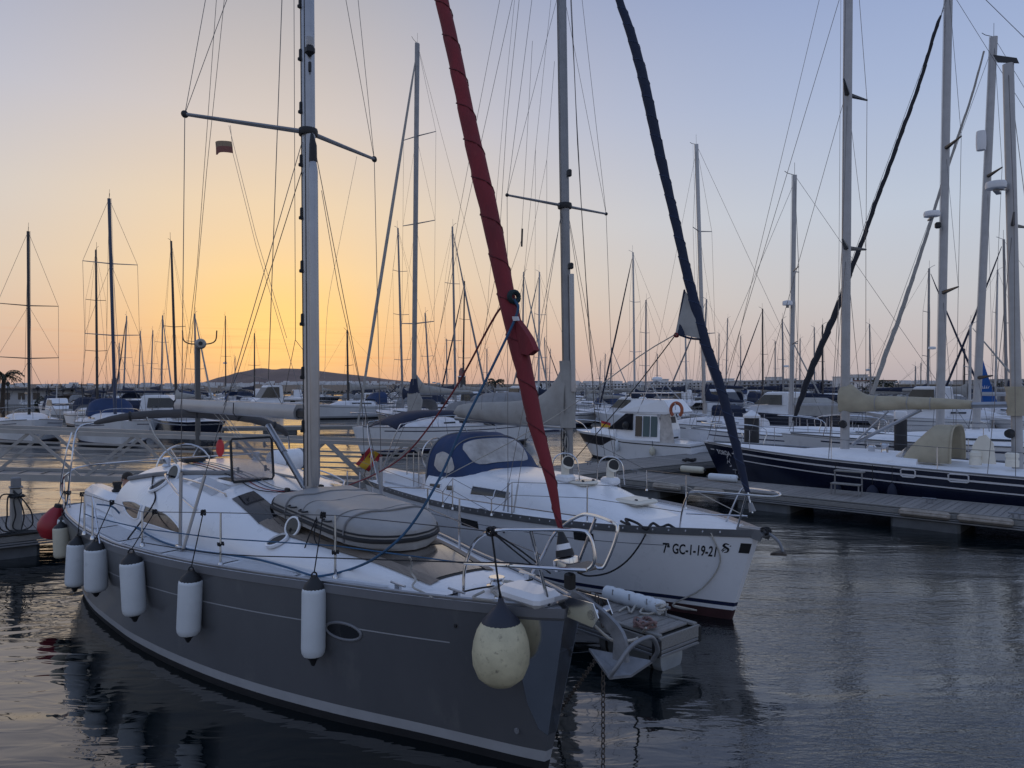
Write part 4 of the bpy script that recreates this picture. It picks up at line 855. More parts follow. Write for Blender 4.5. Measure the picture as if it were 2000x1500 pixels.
def whatch(px, py, z, d, ang=0):
    c = WP(px, py, z=z); c.z = max(wtop(-c.x, c.y), wh.deckz(-c.x, c.y)) ; R = Matrix.Rotation(ang, 3, 'Z'); mb = MB(); mb.box(c+Vector((0, 0, .03)), (d[0], d[1], .07), R, bev=.03); o = mb.done('deck_hatch', CREAM, wy)
    mb = MB(); mb.box(c+Vector((0, 0, .068)), (d[0]*.82, d[1]*.82, .012), R, bev=.005); mb.done('hatch_pane', SMOKE if d[0] < .5 else CREAM, o)
    for sy in (-1, 1): mb = MB(); mb.box(c+R @ Vector((d[0]*.3, sy*d[1]*.3, .08)), (.06, .035, .03), R, bev=.008); mb.done('hatch_catch', BLACK, o)
whatch(1242, 985, 1.42, (.56, .56)); whatch(1140, 964, 1.5, (.40, .42))
# big cowl vents on their boxes
for px, py, sy in ((1104, 945, -1), (1192, 940, 1)):
    c = WP(px, py, z=1.66); z0 = wtop(-c.x, c.y)
    mb = MB(); mb.box((c.x, c.y, z0+.06), (.34, .26, .14), bev=.04); o = mb.done('vent_box', WHITE, wy)
    MB().tube(smoothpts([(c.x, c.y, z0+.1), (c.x, c.y, z0+.24), (c.x+.03, c.y-.01, z0+.33), (c.x+.12, c.y-.03, z0+.36)], 4), [.075]*8+[.085, .095, .11, .12, .125], 16).done('vent_cowl', CREAM, o)
    d = Vector((.12, -.03, .02)).normalized(); MB().lathe([(.108, 0), (.01, .004)], (c.x+.125, c.y-.031, z0+.362), d, 18).done('vent_mouth', BLACK, o)
    MB().tube(smoothpts([(c.x-.2, c.y-.16, z0), (c.x-.18, c.y-.12, z0+.4), (c.x, c.y, z0+.52), (c.x+.2, c.y+.1, z0+.4), (c.x+.24, c.y+.14, z0)], 5), .013, 7).done('vent_guard', STEEL, o)
# spray hood and cockpit
dh = Roof(wh, [5.9, 6.12, 6.45, 6.8, 7.15, 7.5], [.98, 1.02, 1.06, 1.08, 1.1, 1.1], [.60, .72, 1.02, 1.22, 1.27, 1.24], 3.4)
mb = MB(); R = [[dh.pt(lerp(5.9, 7.5, i/24), math.pi*j/26)+Vector((0, 0, .012*math.sin(i*1.3+j*.9))) for j in range(27)] for i in range(25)]; mb.grid(R); o = mb.done('spray_hood', BLUEC, wy, ang=60)
def hpatch(ed):
    A = [e[0] for e in ed]; lo, hi = curve(A, [e[1] for e in ed]), curve(A, [e[2] for e in ed]); rows = [[dh.pt(a, lerp(lo(a), hi(a), j/10), .015) for j in range(11)] for a in np.linspace(A[0], A[-1], 12)]; MB().grid(rows).done('clear_window', CLEARP, o)
PI = math.pi
hpatch([(6.08, PI*.42, PI*.60), (6.15, PI*.36, PI*.665), (6.32, PI*.335, PI*.70), (6.54, PI*.34, PI*.70), (6.64, PI*.38, PI*.66)])
hpatch([(6.5, PI*.87, PI*.89), (6.68, PI*.82, PI*.93), (6.98, PI*.81, PI*.935), (7.2, PI*.84, PI*.91)]); hpatch([(6.5, PI*.11, PI*.13), (6.68, PI*.07, PI*.18), (6.98, PI*.065, PI*.19), (7.2, PI*.09, PI*.16)])
MB().tube([dh.pt(7.5, PI*j/26, .01) for j in range(27)], .02, 6).done('hood_bow', GREYC, o); MB().tube([dh.pt(6.72, PI*j/26, .012) for j in range(27)], .012, 6).done('hood_seam', GREYC, o)
for sd in (-1, 1): mb = MB(); mb.box((-8.6, sd*1.1, 1.35), (1.5, .3, .35), bev=.08); mb.done('cockpit_coaming', WHITE, wy)
mb = MB(); mb.tube([(-8.9, .4*math.cos(q), 1.8+.4*math.sin(q)) for q in np.linspace(0, 2*math.pi, 25)], .016, 6)
for q in range(6): mb.tube([(-8.9, 0, 1.8), (-8.9, .4*math.cos(q*PI/3), 1.8+.4*math.sin(q*PI/3))], .009, 5)
mb.done('steering_wheel', STEEL, wy)
# bimini over the cockpit
bl, br = WP(744, 846, y=-1.3), WP(905, 822, y=1.1); rows = []
for i, x in enumerate((-8.35, -8.8, -9.3, -9.8)):
    rows.append([(x, y, 2.78+.10*math.sin(PI*i/3)-.30*(abs(y)/1.35)**3.2) for y in np.linspace(-1.35, 1.35, 15)])
bm_ = MB().grid(rows).done('bimini', NAVYC, wy); md = bm_.modifiers.new('s', 'SOLIDIFY'); md.thickness = .015
for x in (-8.35, -9.8):
    MB().tube(smoothpts([(-9.0, -1.5, 1.25), (x, -1.36, 2.44), (x, -1.1, 2.62), (x, 0, 2.76), (x, 1.1, 2.62), (x, 1.36, 2.44), (-9.0, 1.5, 1.25)], 5), .013, 7).done('bimini_bow', STEEL, wy)
# mast and rig
wb_, wt_ = WP(1111, 940, y=0), WP(1097, 0, y=0); wd = (wt_-wb_).normalized(); whead = wb_+wd*13.2
wm_ = section(wb_-wd*.2, whead, .102, .075, 'mast', ALUD, wy); MB().tube([wb_+Vector((-.03, -.088, .1)), whead+Vector((-.03, -.088, -.1))], .007, 5).done('sail_track', BLACK, wm_)
z_ = WP(1104, 402, y=0).z; wsr = wb_+wd*((z_-wb_.z)/wd.z); wtips = []
for sd in (-1, 1):
    tip = wsr+Vector((-.16, sd*1.24, .05)); wtips.append(tip); sp = MB().tube([wsr+Vector((0, sd*.08, 0)), tip], [.028, .02], 8).done('spreader', ALUD, wy); MB().ell(tip, .035, 8, 6).done('spreader_tip', BLACK, sp)
MB().lathe([(.13, -.05), (.14, 0), (.13, .05)], wsr, (0, 0, 1), 14).done('spreader_bracket', BLACK, wm_)
for pz, d in ((338, (.09, .07, .14)), (520, (.10, .08, .12))): p = WP(1112, pz, y=0); p.x = (wb_+wd*((p.z-wb_.z)/wd.z)).x+.15; mb = MB(); mb.box(p, d, bev=.02); mb.done('mast_lamp', BLACK, wm_)
p0, p1 = WP(1118, 535, y=0), WP(1124, 765, y=0); wpl = MB().tube([Vector((wb_+wd*((p.z-wb_.z)/wd.z))+Vector((.16, 0, 0))) for p in (p0, p1)], .05, 10).done('spinnaker_pole', ALU, wy)
for i, sd in enumerate((-1, 1)):
    for k, (dx_, to) in enumerate(((0, None), (.16, wsr+Vector((0, sd*.09, -.15))), (-.14, wsr+Vector((0, sd*.09, -.2))))):
        c = Vector((wb_.x-.1+dx_, sd*1.35, wh.zs(4.2))); to = wtips[i] if to is None else to; wire(('cap_shroud', 'lower_shroud', 'lower_shroud')[k], c, to, .005, WIRE, wy); MB().tube([c, lerp(c, to, .09)], .016, 7).done('turnbuckle', ALU, wy)
    wire('cap_shroud', wtips[i], whead, .0045, WIRE, wy); wire('diagonal_shroud', wtips[i], wb_+wd*9.5, .004, WIRE, wy); wire('backstay', (-9.7, sd*1.0, 1.3), Vector((-9.0, 0, 4.2)), .0045, WIRE, wy)
wire('backstay', (-9.0, 0, 4.2), whead, .005, WIRE, wy)
def ww(name, pts, r, m=WIRE, sm=0): return rope(name, [WP(a, b, y=c) for a, b, c in pts], r, m, wy, 5, sm)
ww('halyard', [(1115, -20, .1), (1128, 280, .1), (1150, 640, .1), (1168, 905, .1)], .008, CHAIN); ww('halyard', [(1113, -20, .1), (1141, 500, .1), (1158, 720, .1)], .005)
ww('topping_lift', [(1040, 80, -.05), (1018, 470, -.05), (905, 800, 0)], .004); ww('lazy_jack', [(1076, 0, 0), (1046, 290, 0), (1018, 600, 0), (985, 790, 0)], .0035); ww('lazy_jack', [(1083, 120, 0), (1068, 312, 0), (1068, 780, 0)], .0035); ww('lazy_jack', [(1046, 290, 0), (1044, 780, 0)], .003); ww('lazy_jack', [(1068, 312, 0), (1020, 560, 0), (960, 790, 0)], .003)
ww('signal_halyard', [(1005, 0, -.5), (985, 200, -.5), (955, 560, -.5), (940, 800, -.5)], .0035); ww('running_backstay', [(1015, -10, -.3), (990, 230, -.3), (972, 520, -.3), (930, 720, -.3)], .005); ww('running_backstay', [(978, -10, -.4), (930, 240, -.4), (900, 400, -.4), (860, 640, -.4)], .0045)
p = WP(1020, 462, y=-.05); MB().tube([p+Vector((0, 0, .16)), p-Vector((.02, 0, .2))], .02, 7).done('lift_block', BLACK, wy)
# boom under its cover
tp = curve([890, 900, 940, 1000, 1040, 1062, 1085, 1103, 1112], [802, 790, 786, 784, 778, 768, 742, 712, 706]); bt = curve([890, 900, 1000, 1112], [808, 815, 828, 834]); rows = []
for i, px in enumerate(np.linspace(890, 1113, 30)):
    a_, b_ = WP(px, tp(px), y=0), WP(px, bt(px), y=0); hh = a_.z-b_.z; wd_ = .05+.11*min(1, hh/.3)*(1 if px < 1070 else .85); row = []
    for k in range(16):
        q = 2*PI*k/16; c_, s_ = math.cos(q), math.sin(q); fold = .02*math.sin(px*.16+2*s_)+.012*math.sin(px*.45+s_*5); row.append(Vector((a_.x, (wd_*(1-.35*max(0, s_))+fold)*c_, lerp(b_.z, a_.z, .5+.5*s_))))
    rows.append(row)
mb = MB(); mb.grid(rows, closed=True); mb.add(rows[0], [tuple(range(16))]); cov = mb.done('sail_cover', BEIGEC, wy, ang=60)
mt, mbm = WP(1103, 705, y=0), WP(1108, 835, y=0); rows = []
for i in range(9): c = lerp(mbm, mt, i/8); c.x = (wb_+wd*((c.z-wb_.z)/wd.z)).x; rows.append([c+Vector(((.165+.01*math.sin(i*2+k))*math.cos(2*PI*k/16), (.13+.008*math.sin(i*1.4+k*2))*math.sin(2*PI*k/16), 0)) for k in range(16)])
MB().grid(rows, closed=True).done('mast_collar', BEIGEC, cov, ang=60)
for t in (.02, .16, .30, .44): p = WP(lerp(900, 1075, t/.44), tp(lerp(900, 1075, t/.44))+6, y=-.02); MB().tube([p+Vector((0, 0, .05)), p-Vector((0, 0, .06))], .012, 5).done('cover_hook', BLACK, cov)
c0, c1 = WP(893, 815, y=0), WP(1112, 834, y=0); MB().tube([c0-Vector((.05, 0, .02)), c1-Vector((0, 0, .02))], .055, 10).done('boom', ALU, wy)
for k in range(9):
    c = WP(1098+2*(k % 4), 850+6*k, y=-.12); MB().tube([c+Vector((.05*math.cos(q), .02, .16*math.sin(q)-.0)) for q in np.linspace(0, 6.3, 13)], .008, 5).done('coiled_halyard', ROPEW if k % 2 else ROPEK, wy)
# furled navy headsail with the pale clew sticking out
nl = FP(Wf, [(1461, 962, 9), (1451, 925, 15), (1440, 880, 17), (1421, 810, 19), (1401, 740, 19), (1381, 680, 20), (1360, 600, 20), (1341, 530, 19), (1311, 400, 18), (1285, 280, 20), (1257, 160, 20), (1230, 60, 18), (1210, 0, 15), (1191, -70, 14)])
NAVYL = mat('navy_seam', (.03, .05, .11), .8); nf = furl(nl, 'furled_headsail', NAVYC, wy, NAVYL, tw=26, amp=.075, seed=5)
fb = WP(1470, 1002, y=0); wire('forestay', fb, nl[0][0], .012, STEEL, wy); wire('forestay', nl[-1][0], whead, .009, WIRE, wy); MB().tube([fb+Vector((0, 0, .02)), lerp(fb, nl[0][0], .5)], [.05, .03], 10).done('furler_drum', ALUD, wy)
qa, qb, qc, qd = WP(1337, 566, y=-.02), WP(1321, 652, y=-.25), WP(1378, 663, y=-.03), WP(1368, 612, y=-.02)
rows = []
for i in range(9):
    u = i/8; e0, e1 = lerp(qa, qb, u), lerp(lerp(qa, qd, min(1, u*2)), qc, max(0, u*2-1)); rows.append([lerp(e0, e1, v)+Vector((0, -.03*math.sin(v*9+u*2)*u, 0)) for v in np.linspace(0, 1, 9)])
MB().grid(rows).done('clew_patch', BEIGEC, nf, ang=70)
MB().tube([qa, qb], .016, 5).done('clew_edge', NAVYC, nf); MB().tube(smoothpts([qb, lerp(qb, qc, .5)-Vector((0, 0, .03)), qc], 4), .018, 5).done('clew_edge', NAVYC, nf)
mb = MB(); mb.slab([qb, lerp(qb, qa, .3), lerp(qb, qc, .28)+Vector((0, 0, .05)), lerp(qb, qc, .3)], (0, -.012, 0)); mb.done('clew_corner', NAVYC, nf)
MB().tube([qb+Vector((.03*math.cos(q), .02*math.sin(q*1.4), .03*math.sin(q)-.02)) for q in np.linspace(0, 20, 36)], .011, 5).done('sheet_knot', ROPER, nf)
rope('headsail_sheet', [qb, WP(1250, 695, y=-.5), WP(1120, 790, y=-.9), WP(1000, 862, y=-1.2), WP(880, 925, y=-1.4), WP(850, 945, y=-1.45)], .009, ROPEW, wy, sm=3)
rope('headsail_sheet', [qb, WP(1250, 745, y=.4), WP(1180, 830, y=.9), WP(1120, 900, y=1.2)], .009, ROPEK, wy, sm=3)
# rails
def wst(px, py, pyt, sd=-1):
    b = WP(px, py, z=1.25); b.z = wh.zs(-b.x); Y = Wf.W(b).y; t = b+Vector((0, 0, (py-pyt)/FPX*Y)); MB().tube([b, t], [.014, .010], 8).done('stanchion', STEEL, wy); MB().lathe([(.03, 0), (.018, .04)], b, (0, 0, 1), 8).done('stanchion_foot', STEEL, wy); return b, t
wt = [wst(865, 985, 955), wst(884, 990, 930), wst(960, 1004, 973), wst(1000, 1006, 940), wst(1147, 1024, 948)]
wp_ = [wst(1263, 955, 915, 1), wst(1340, 996, 930, 1)]
a0_ = WP(1327, 1038, y=-.5); b0_ = WP(1452, 1040, y=-.06)
prail = [a0_, WP(1332, 1000, y=-.5), WP(1342, 970, y=-.48), WP(1356, 960, y=-.45), WP(1450, 966, y=-.22), WP(1505, 970, y=-.03), WP(1524, 966, y=.05), WP(1512, 960, y=.12), WP(1465, 954, y=.3), WP(1448, 956, y=.38), WP(1418, 1020, y=.55)]
pl_ = MB().tube(smoothpts(prail, 6), .0145, 8).done('pulpit', STEEL, wy); wire('pulpit_leg', WP(1458, 967, y=-.2), WP(1437, 1042, y=-.15), .0145, STEEL, pl_, 8); wire('pulpit_bar', WP(1340, 1003, y=-.5), WP(1460, 1008, y=-.12), .012, STEEL, pl_, 8)
MB().tube([WP(700, 900, y=-1.3)]+[t for b, t in wt]+[prail[3]], .005, 5).done('lifeline', WIRE, wy); MB().tube([Vector((p.x, p.y, p.z-.22)) for b, p in wt]+[prail[1]], .005, 5).done('lifeline', WIRE, wy)
MB().tube([WP(1170, 870, y=1.5)]+[t for b, t in wp_]+[prail[8]], .005, 5).done('lifeline', WIRE, wy); MB().tube([Vector((p.x, p.y, p.z-.2)) for b, p in wp_]+[WP(1460, 1010, y=.2)], .006, 5).done('lifeline', ROPEW, wy)
for px in (795, 808, 818): c = WP(px, 950, y=-1.2); wire('stern_rail', c, c+Vector((0, 0, .75)), .013, STEEL, wy, 7)
MB().tube(smoothpts([(-9.7, -1.3, 1.2), (-9.72, -1.3, 1.85), (-9.75, -1, 1.9), (-9.75, 1, 1.9), (-9.72, 1.3, 1.85), (-9.7, 1.3, 1.2)], 4), .0135, 7).done('stern_rail', STEEL, wy)
# stem head
mb = MB()
for y in (-.1, .1): mb.slab([(-.3, y, 1.33), (.10, y, 1.26), (.14, y, 1.33), (.1, y, 1.42), (-.3, y, 1.40)], (0, .01, 0))
mb.slab([(-.3, -.1, 1.40), (.1, -.1, 1.42), (.1, .11, 1.42), (-.3, .11, 1.40)], (0, 0, .008)); mb.tube([(.1, -.11, 1.35), (.1, .11, 1.35)], .04, 8); mb.done('stem_fitting', ALUD, wy)
p = wh.pt(.05, 1.16, -1); mb = MB(); mb.grid([[wh.pt(a, z, -1)+Vector((0, -.006, 0)) for a in (0, .06, .13)] for z in (1.05, 1.12, 1.2)]); mb.done('stem_guard', BLACK, wy)
at = thing('anchor', 'small dark anchor on the white yacht’s stem, beyond the lettering', 'anchor', tuple(Wf.W((.1, 0, 1.3))), Wf.rz)
mb = MB(); mb.tube(smoothpts([(-.25, 0, .1), (.0, 0, .1), (.22, 0, .0), (.30, 0, -.14)], 4), .022, 7); mb.done('shank', GALV, at)
mb = MB(); mb.slab([(.10, 0, -.20), (.24, -.15, -.14), (.36, 0, -.16), (.24, .15, -.14)], (0, 0, -.03)); mb.done('fluke', CHAIN, at)
MB().tube([Vector((.02+.06*math.cos(q), .05*math.sin(q*1.2), .1+.05*math.sin(q))) for q in np.linspace(0, 26, 50)], .013, 5).done('rope_lashing', ROPEK, at)
# hull windows, registration lettering and the maker's small emblem
def wz(px, py): return Wf.hit(lambda a, z: wh.pt(a, z, -1), px, py, (.0, 8), (.3, 1.3))
for (l, r_, t_, b_) in ((900, 933, 1012, 1030), (1119, 1158, 1038, 1057)):
    a0, z0 = wz(l, (t_+b_)/2); a1, z1 = wz(r_, (t_+b_)/2+2); zz = (z0+z1)/2
    mb = MB(); mb.grid([[wh.pt(lerp(a0, a1, u), zz+v, -1)+Vector((0, -.006, 0)) for u in np.linspace(0, 1, 6)] for v in (-.07, 0, .07)]); mb.done('hull_window', TINT, wy)
    mb = MB(); mb.grid([[wh.pt(lerp(a0, a1, u), zz+v, 1)+Vector((0, .006, 0)) for u in np.linspace(0, 1, 6)] for v in (-.07, 0, .07)]); mb.done('hull_window', TINT, wy)
aL, zL = wz(1294, 1071); aR, zR = wz(1400, 1079); ac, zc = (aL+aR)/2, (zL+zR)/2; sl_ = (zR-zL)/(aL-aR)
tl = lettering('7ª GC-1-19-21', .20, lambda x, y: Vector((x, y, 0)), INK, 'registration_lettering', wy, bold=.004)
xs = [v.co.x for v in tl.data.vertices]; kx = (aL-aR)/(max(xs)-min(xs))
for v in tl.data.vertices: p = wh.pt(ac-v.co.x*kx, zc+v.co.y*1.12+sl_*v.co.x*kx, -1); v.co = p+Vector((0, -.005, 0))
aE, zE = wz(1419, 1073); mb = MB()
def em(pts, wd): # curl drawn as a ribbon on the hull
    P = smoothpts([Vector((x, y, 0)) for x, y in pts], 5); row = []
    for i, p in enumerate(P):
        tg = (P[min(i+1, len(P)-1)]-P[max(i-1, 0)]).normalized(); q = Vector((-tg.y, tg.x, 0))*wd*math.sin(math.pi*(.12+.8*i/(len(P)-1)))
        row.append([wh.pt(aE-(p.x+q.x), zE+p.y+q.y, -1)+Vector((0, -.005, 0)), wh.pt(aE-(p.x-q.x), zE+p.y-q.y, -1)+Vector((0, -.005, 0))])
    mb.grid(row)
em([(.035, .075), (-.01, .085), (-.03, .055), (.0, .03), (.035, .005), (.03, -.035), (-.01, -.05)], .016); em([(.0, .03), (-.03, .0), (-.045, -.03)], .007); em([(.01, .0), (-.02, -.02), (-.03, -.05)], .007); em([(.05, .06), (.06, .05)], .012)
mb.done('hull_emblem', INK, wy, smooth=False)
rope('mooring_rope', [wh.pt(.5, 1.32, -1)+Vector((0, -.02, 0)), wh.pt(.32, .9, -1)+Vector((0, -.03, 0)), wh.pt(.5, .45, -1)+Vector((0, -.05, 0)), wh.pt(.8, .2, -1)+Vector((-.1, -.15, -.06)), Wf.I @ atz(1360, 1192, .32), Wf.I @ atz(1318, 1183, .5)], .012, ROPEW, wy)
for (px, py) in ((1213, 1020), (1300, 1030)):
    pass
rope('bunched_line', [WP(1213, 1018, z=1.33), WP(1230, 1026, z=1.34), WP(1222, 1014, z=1.38), WP(1245, 1022, z=1.35), WP(1262, 1034, z=1.32), WP(1275, 1022, z=1.36), WP(1290, 1030, z=1.34), WP(1305, 1025, z=1.36), WP(1318, 1032, z=1.33)], .022, ROPEK, wy)
rope('mooring_rope', [WP(1268, 1028, z=1.3), WP(1252, 1060, y=-1.05), WP(1225, 1095, y=-1.15), WP(1190, 1118, y=-1.3), WP(1150, 1125, y=-1.5), WP(1128, 1118, y=-1.7)], .013, ROPEK, wy)
rope('bunched_line', [WP(902, 1018, y=-1.6), WP(925, 1000, y=-1.55), WP(940, 995, y=-1.5), WP(955, 1003, y=-1.5), WP(985, 1040, y=-1.6)], .02, ROPEK, wy); rope('bunched_line', [WP(902, 1022, y=-1.62), WP(930, 998, y=-1.56), WP(944, 997, y=-1.52), WP(968, 1018, y=-1.55), WP(990, 1036, y=-1.6)], .012, ROPEK, wy)
# ensign at the stern
e0 = Wf.P(704, 950, y=-.6); en = thing('ensign', 'red and yellow ensign drooping from a staff at the white yacht’s stern', 'flag', tuple(Wf.W(e0)), Wf.rz)
tp_ = e0 and (Wf.I @ Wf.W(Wf.P(722, 872, y=-.6)))-e0; MB().tube([(0, 0, -.3), tp_*1.05], .012, 6).done('staff', TEAK, en)
ex = Wf.M.to_3x3().inverted() @ Vector((-.30, .0, -.36)); fy = Wf.M.to_3x3().inverted() @ Vector((.36, 0, -.22)); wob = Wf.M.to_3x3().inverted() @ Vector((0, -1, 0)); o_ = tp_*.98
for k, (v0_, v1_, m) in enumerate(((0, .25, REDFLAG), (.25, .75, YEL), (.75, 1, REDFLAG))):
    MB().grid([[o_+ex*(u*1.2)+fy*(v*.95)+wob*(.04*math.sin(u*7+v*3)) for u in np.linspace(0, 1, 10)] for v in np.linspace(v0_, v1_, 5)]).done('flag_stripe', m, en)
MB().grid([[o_+ex*(u*1.2)+fy*(v*.95)+wob*(.008+.04*math.sin(u*7+v*3)) for u in np.linspace(.25, .42, 3)] for v in np.linspace(.36, .64, 3)]).done('flag_crest', REDFLAG, en)

# ------------------------------------------------------------------ pontoons
plank_cache = {}
def pontoon(name, label, fr, x0, x1, y0, y1, z=.5, pw=.125, gap=.012, fascia=True, maxp=300, cat='pontoon', floats=(), fh=.26):
    t = thing(name, label, cat, (*fr.o.xy, 0), fr.rz); ln = x1-x0; wd_ = y1-y0
    key = (round(pw, 3), round(wd_, 2))
    if key not in plank_cache: plank_cache[key] = MB().box((0, 0, 0), (pw, wd_-.16, .03), bev=.006).mesh('plank', PLANK, smooth=False)
    n = int(ln/(pw+gap))
    for i in range(min(n, maxp)):
        link('plank', plank_cache[key], t, (x1-.09-(i+.5)*(pw+gap)+rnd.uniform(-.001, .001), (y0+y1)/2+rnd.uniform(-.003, .003), z-.015+rnd.uniform(-.003, .003)))
    mb = MB(); mb.box(((x0+x1)/2, (y0+y1)/2, z-.09), (ln-.1, wd_-.1, .09)); mb.done('under_frame', CAULK, t, smooth=False)
    for sd, y in ((-1, y0), (1, y1)):
        mb = MB(); mb.box(((x0+x1)/2, y-sd*.04, z-.005), (ln, .075, .04), bev=.008); mb.done('edge_board', FASC, t, smooth=False)
        if fascia:
            mb = MB(); mb.box(((x0+x1)/2, y+sd*.005, z-.095), (ln, .03, .12), bev=.006); mb.done('fascia_board', FASC, t, smooth=False)
            for k in range(2): mb = MB(); mb.box(((x0+x1)/2, y+sd*.002, z-.185-k*.05), (ln, .03, .036), bev=.005); mb.done('rubbing_rail', ALUD, t, smooth=False)
    mb = MB(); mb.box((x1+.012, (y0+y1)/2, z-.085), (.03, wd_+.02, .15), bev=.006); mb.done('end_board', FASC, t, smooth=False)
    for k in range(2): mb = MB(); mb.box((x1+.010, (y0+y1)/2, z-.185-k*.05), (.03, wd_+.01, .036), bev=.005); mb.done('end_rail', ALUD, t, smooth=False)
    for fx in floats: mb = MB(); mb.box((fx, (y0+y1)/2, .06), (1.5, wd_*.92, .44), bev=.06); mb.done('float_block', FLOAT, t)
    return t
FLc, FRc = atz(1287, 1243, .5), atz(1362, 1218, .5); mid_ = (FLc+FRc)/2; PF = Frame((mid_.x, mid_.y), (.655, -.755))
fp = pontoon('finger_pontoon', 'narrow timber finger pontoon between the grey and the white yacht', PF, -11.5, 0, -.39, .39, pw=.135, floats=(-3.4, -6.8, -10))
for y in (-.40, .40): MB().box((-.02, y, .37), (.11, .08, .22), bev=.02).done('corner_bumper', BLACK, fp)
c = Vector((-.62, .02, .13)); mb = MB(); mb.lathe([(.05, -.52), (.22, -.50), (.235, -.45), (.235, .45), (.22, .50), (.05, .52)], c, (1, 0, 0), 22); mb.done('end_float', mat('steel_float', (.40, .43, .45), .3, .5, var=.15), fp)
for q in (-.36, .36): MB().lathe([(.238, q-.02), (.246, q), (.238, q+.02)], c, (1, 0, 0), 22).done('float_band', BLACK, fp)
mb = MB()
for (px, py) in ((1235, 1165),): pass
c = PF.P(1237, 1172, z=.58); t = thing('pontoon_bumper', 'white moulded bumper lying along the finger pontoon’s far edge', 'bumper', tuple(PF.W((c.x, .34, .58))), PF.rz)
pr = [(.05, -.50), (.10, -.48), (.105, -.40)]+[p for k in range(5) for p in ((.105, -.38+k*.17), (.094, -.33+k*.17), (.105, -.28+k*.17))]+[(.10, .48), (.05, .50)]
MB().lathe(pr, (0, 0, 0), (1, 0, 0), 18).done('bumper_body', FEND, t)
for x in (-.31, -.02, .28): MB().tube([(x, -.06, .085), (x+.03, -.10, .03)], .012, 5).done('bumper_slot', GREYC, t)
def ropepile(name, label, c, r, turns, m, seed, th=.016):
    r_ = random.Random(seed); pts = [Vector((c[0]+math.cos(q)*r*r_.uniform(.35, 1), c[1]+math.sin(q)*r*r_.uniform(.35, 1), c[2]+th+r_.uniform(0, .09))) for q in np.linspace(0, turns*2*PI, int(turns*9))]
    return tag(rope(name, pts, th, m, None, 6, 4), label, 'rope')
cl_ = PF.P(1255, 1222, z=.55); cw_ = PF.W(cl_)
t = thing('pontoon_cleat', 'cleat wrapped in grey and reddish rope on the finger pontoon’s near edge', 'cleat', tuple(PF.W((cl_.x, -.30, .5))), PF.rz); MB().tube([(-.13, 0, .09), (.13, 0, .09)], .02, 8).done('horn', GALV, t)
for x in (-.05, .05): MB().tube([(x, 0, 0), (x, 0, .09)], .016, 6).done('cleat_post', GALV, t)
ropepile('mooring_rope', 'bundle of grey and reddish rope wound over the near cleat', PF.W((cl_.x, -.28, .52)), .15, 4, mat('reddish_rope', (.22, .14, .13), .85, var=.4, bump=.4, bs=120), 4)
cl2 = PF.P(1312, 1187, z=.55); t = thing('pontoon_cleat', 'cleat on the finger pontoon’s far edge beside the white yacht’s stem', 'cleat', tuple(PF.W((cl2.x, .32, .5))), PF.rz); MB().tube([(-.13, 0, .12), (.13, 0, .12)], .02, 8).done('horn', GALV, t)
for x in (-.05, .05): MB().tube([(x*1.4, 0, 0), (x, 0, .12)], .018, 6).done('cleat_post', GALV, t)
ropepile('mooring_rope', 'pale rope wound over the far cleat by the white yacht’s stem', PF.W((cl2.x, .32, .56)), .10, 3, ROPEW, 9)
tag(rope('mooring_rope', [atz(1208, 1194, .52), atz(1225, 1185, .53), atz(1232, 1196, .53), atz(1245, 1178, .56), atz(1262, 1180, .56), atz(1250, 1196, .53), atz(1272, 1198, .52), atz(1300, 1190, .55)], .014, ROPEW), 'loose pale rope snaking over the planks between the two cleats', 'rope')
tag(rope('mooring_rope', [atz(1262, 1226, .6), PF.W(PF.P(1245, 1246, y=-.45)), G.W(GP(1222, 1252, y=.3)), G.W(GP(1195, 1250, y=.26)), G.W(GP(1160, 1220, y=.2)), G.W(GP(1142, 1195, y=.2))], .014, ROPEW), 'pale rope from the near cleat up to the grey yacht’s bow', 'rope')
# main walkway behind the sterns
WK = Frame((-9.7, 15.0), (.78, .62))
wk = pontoon('walkway_pontoon', 'long timber walkway pontoon behind the sterns of the grey and white yachts', WK, -12, 30, 0, 2.5, pw=.14, floats=[k*4.2-9 for k in range(9)])
f1, f2 = atz(1210, 935, .5), atz(2000, 1015, .5); NF = Frame((f2.x, f2.y), (f2.x-f1.x, f2.y-f1.y))
nfp = pontoon('finger_pontoon', 'broad timber finger pontoon alongside the dark blue ketch', NF, -11.2, 9, 0, 2.0, pw=.15, floats=[-10, -6, -2, 2, 6])
PV = mat('worn_beige_bumper', (.30, .265, .225), .7, var=.25, vs=6, dirt=((.12, .10, .085), 9, .55, .6), bump=.2, bs=30)
for i, (px, py, ln, lb) in enumerate(((1318, 947, .95, 'left of the white yacht’s pulpit'), (1388, 958, .95, 'just right of the first worn bumper'), (1804, 1003, 1.1, 'below the ketch’s blue fenders'), (1925, 1014, 1.1, 'nearest the right edge of the photo'))):
    c = NF.I @ atz(px, py, .42); t = thing('edge_bumper', 'worn beige bumper on the broad pontoon’s near edge, '+lb, 'bumper', tuple(NF.W((c.x, -.07, .41))), NF.rz, 'worn bumpers on the broad pontoon')
    MB().box((0, 0, 0), (ln, .14, .19), bev=.05).done('bumper_body', PV, t); MB().tube([(-ln*.46, -.075, -.02), (ln*.46, -.075, -.02)], .03, 6).done('bumper_rib', PV, t)
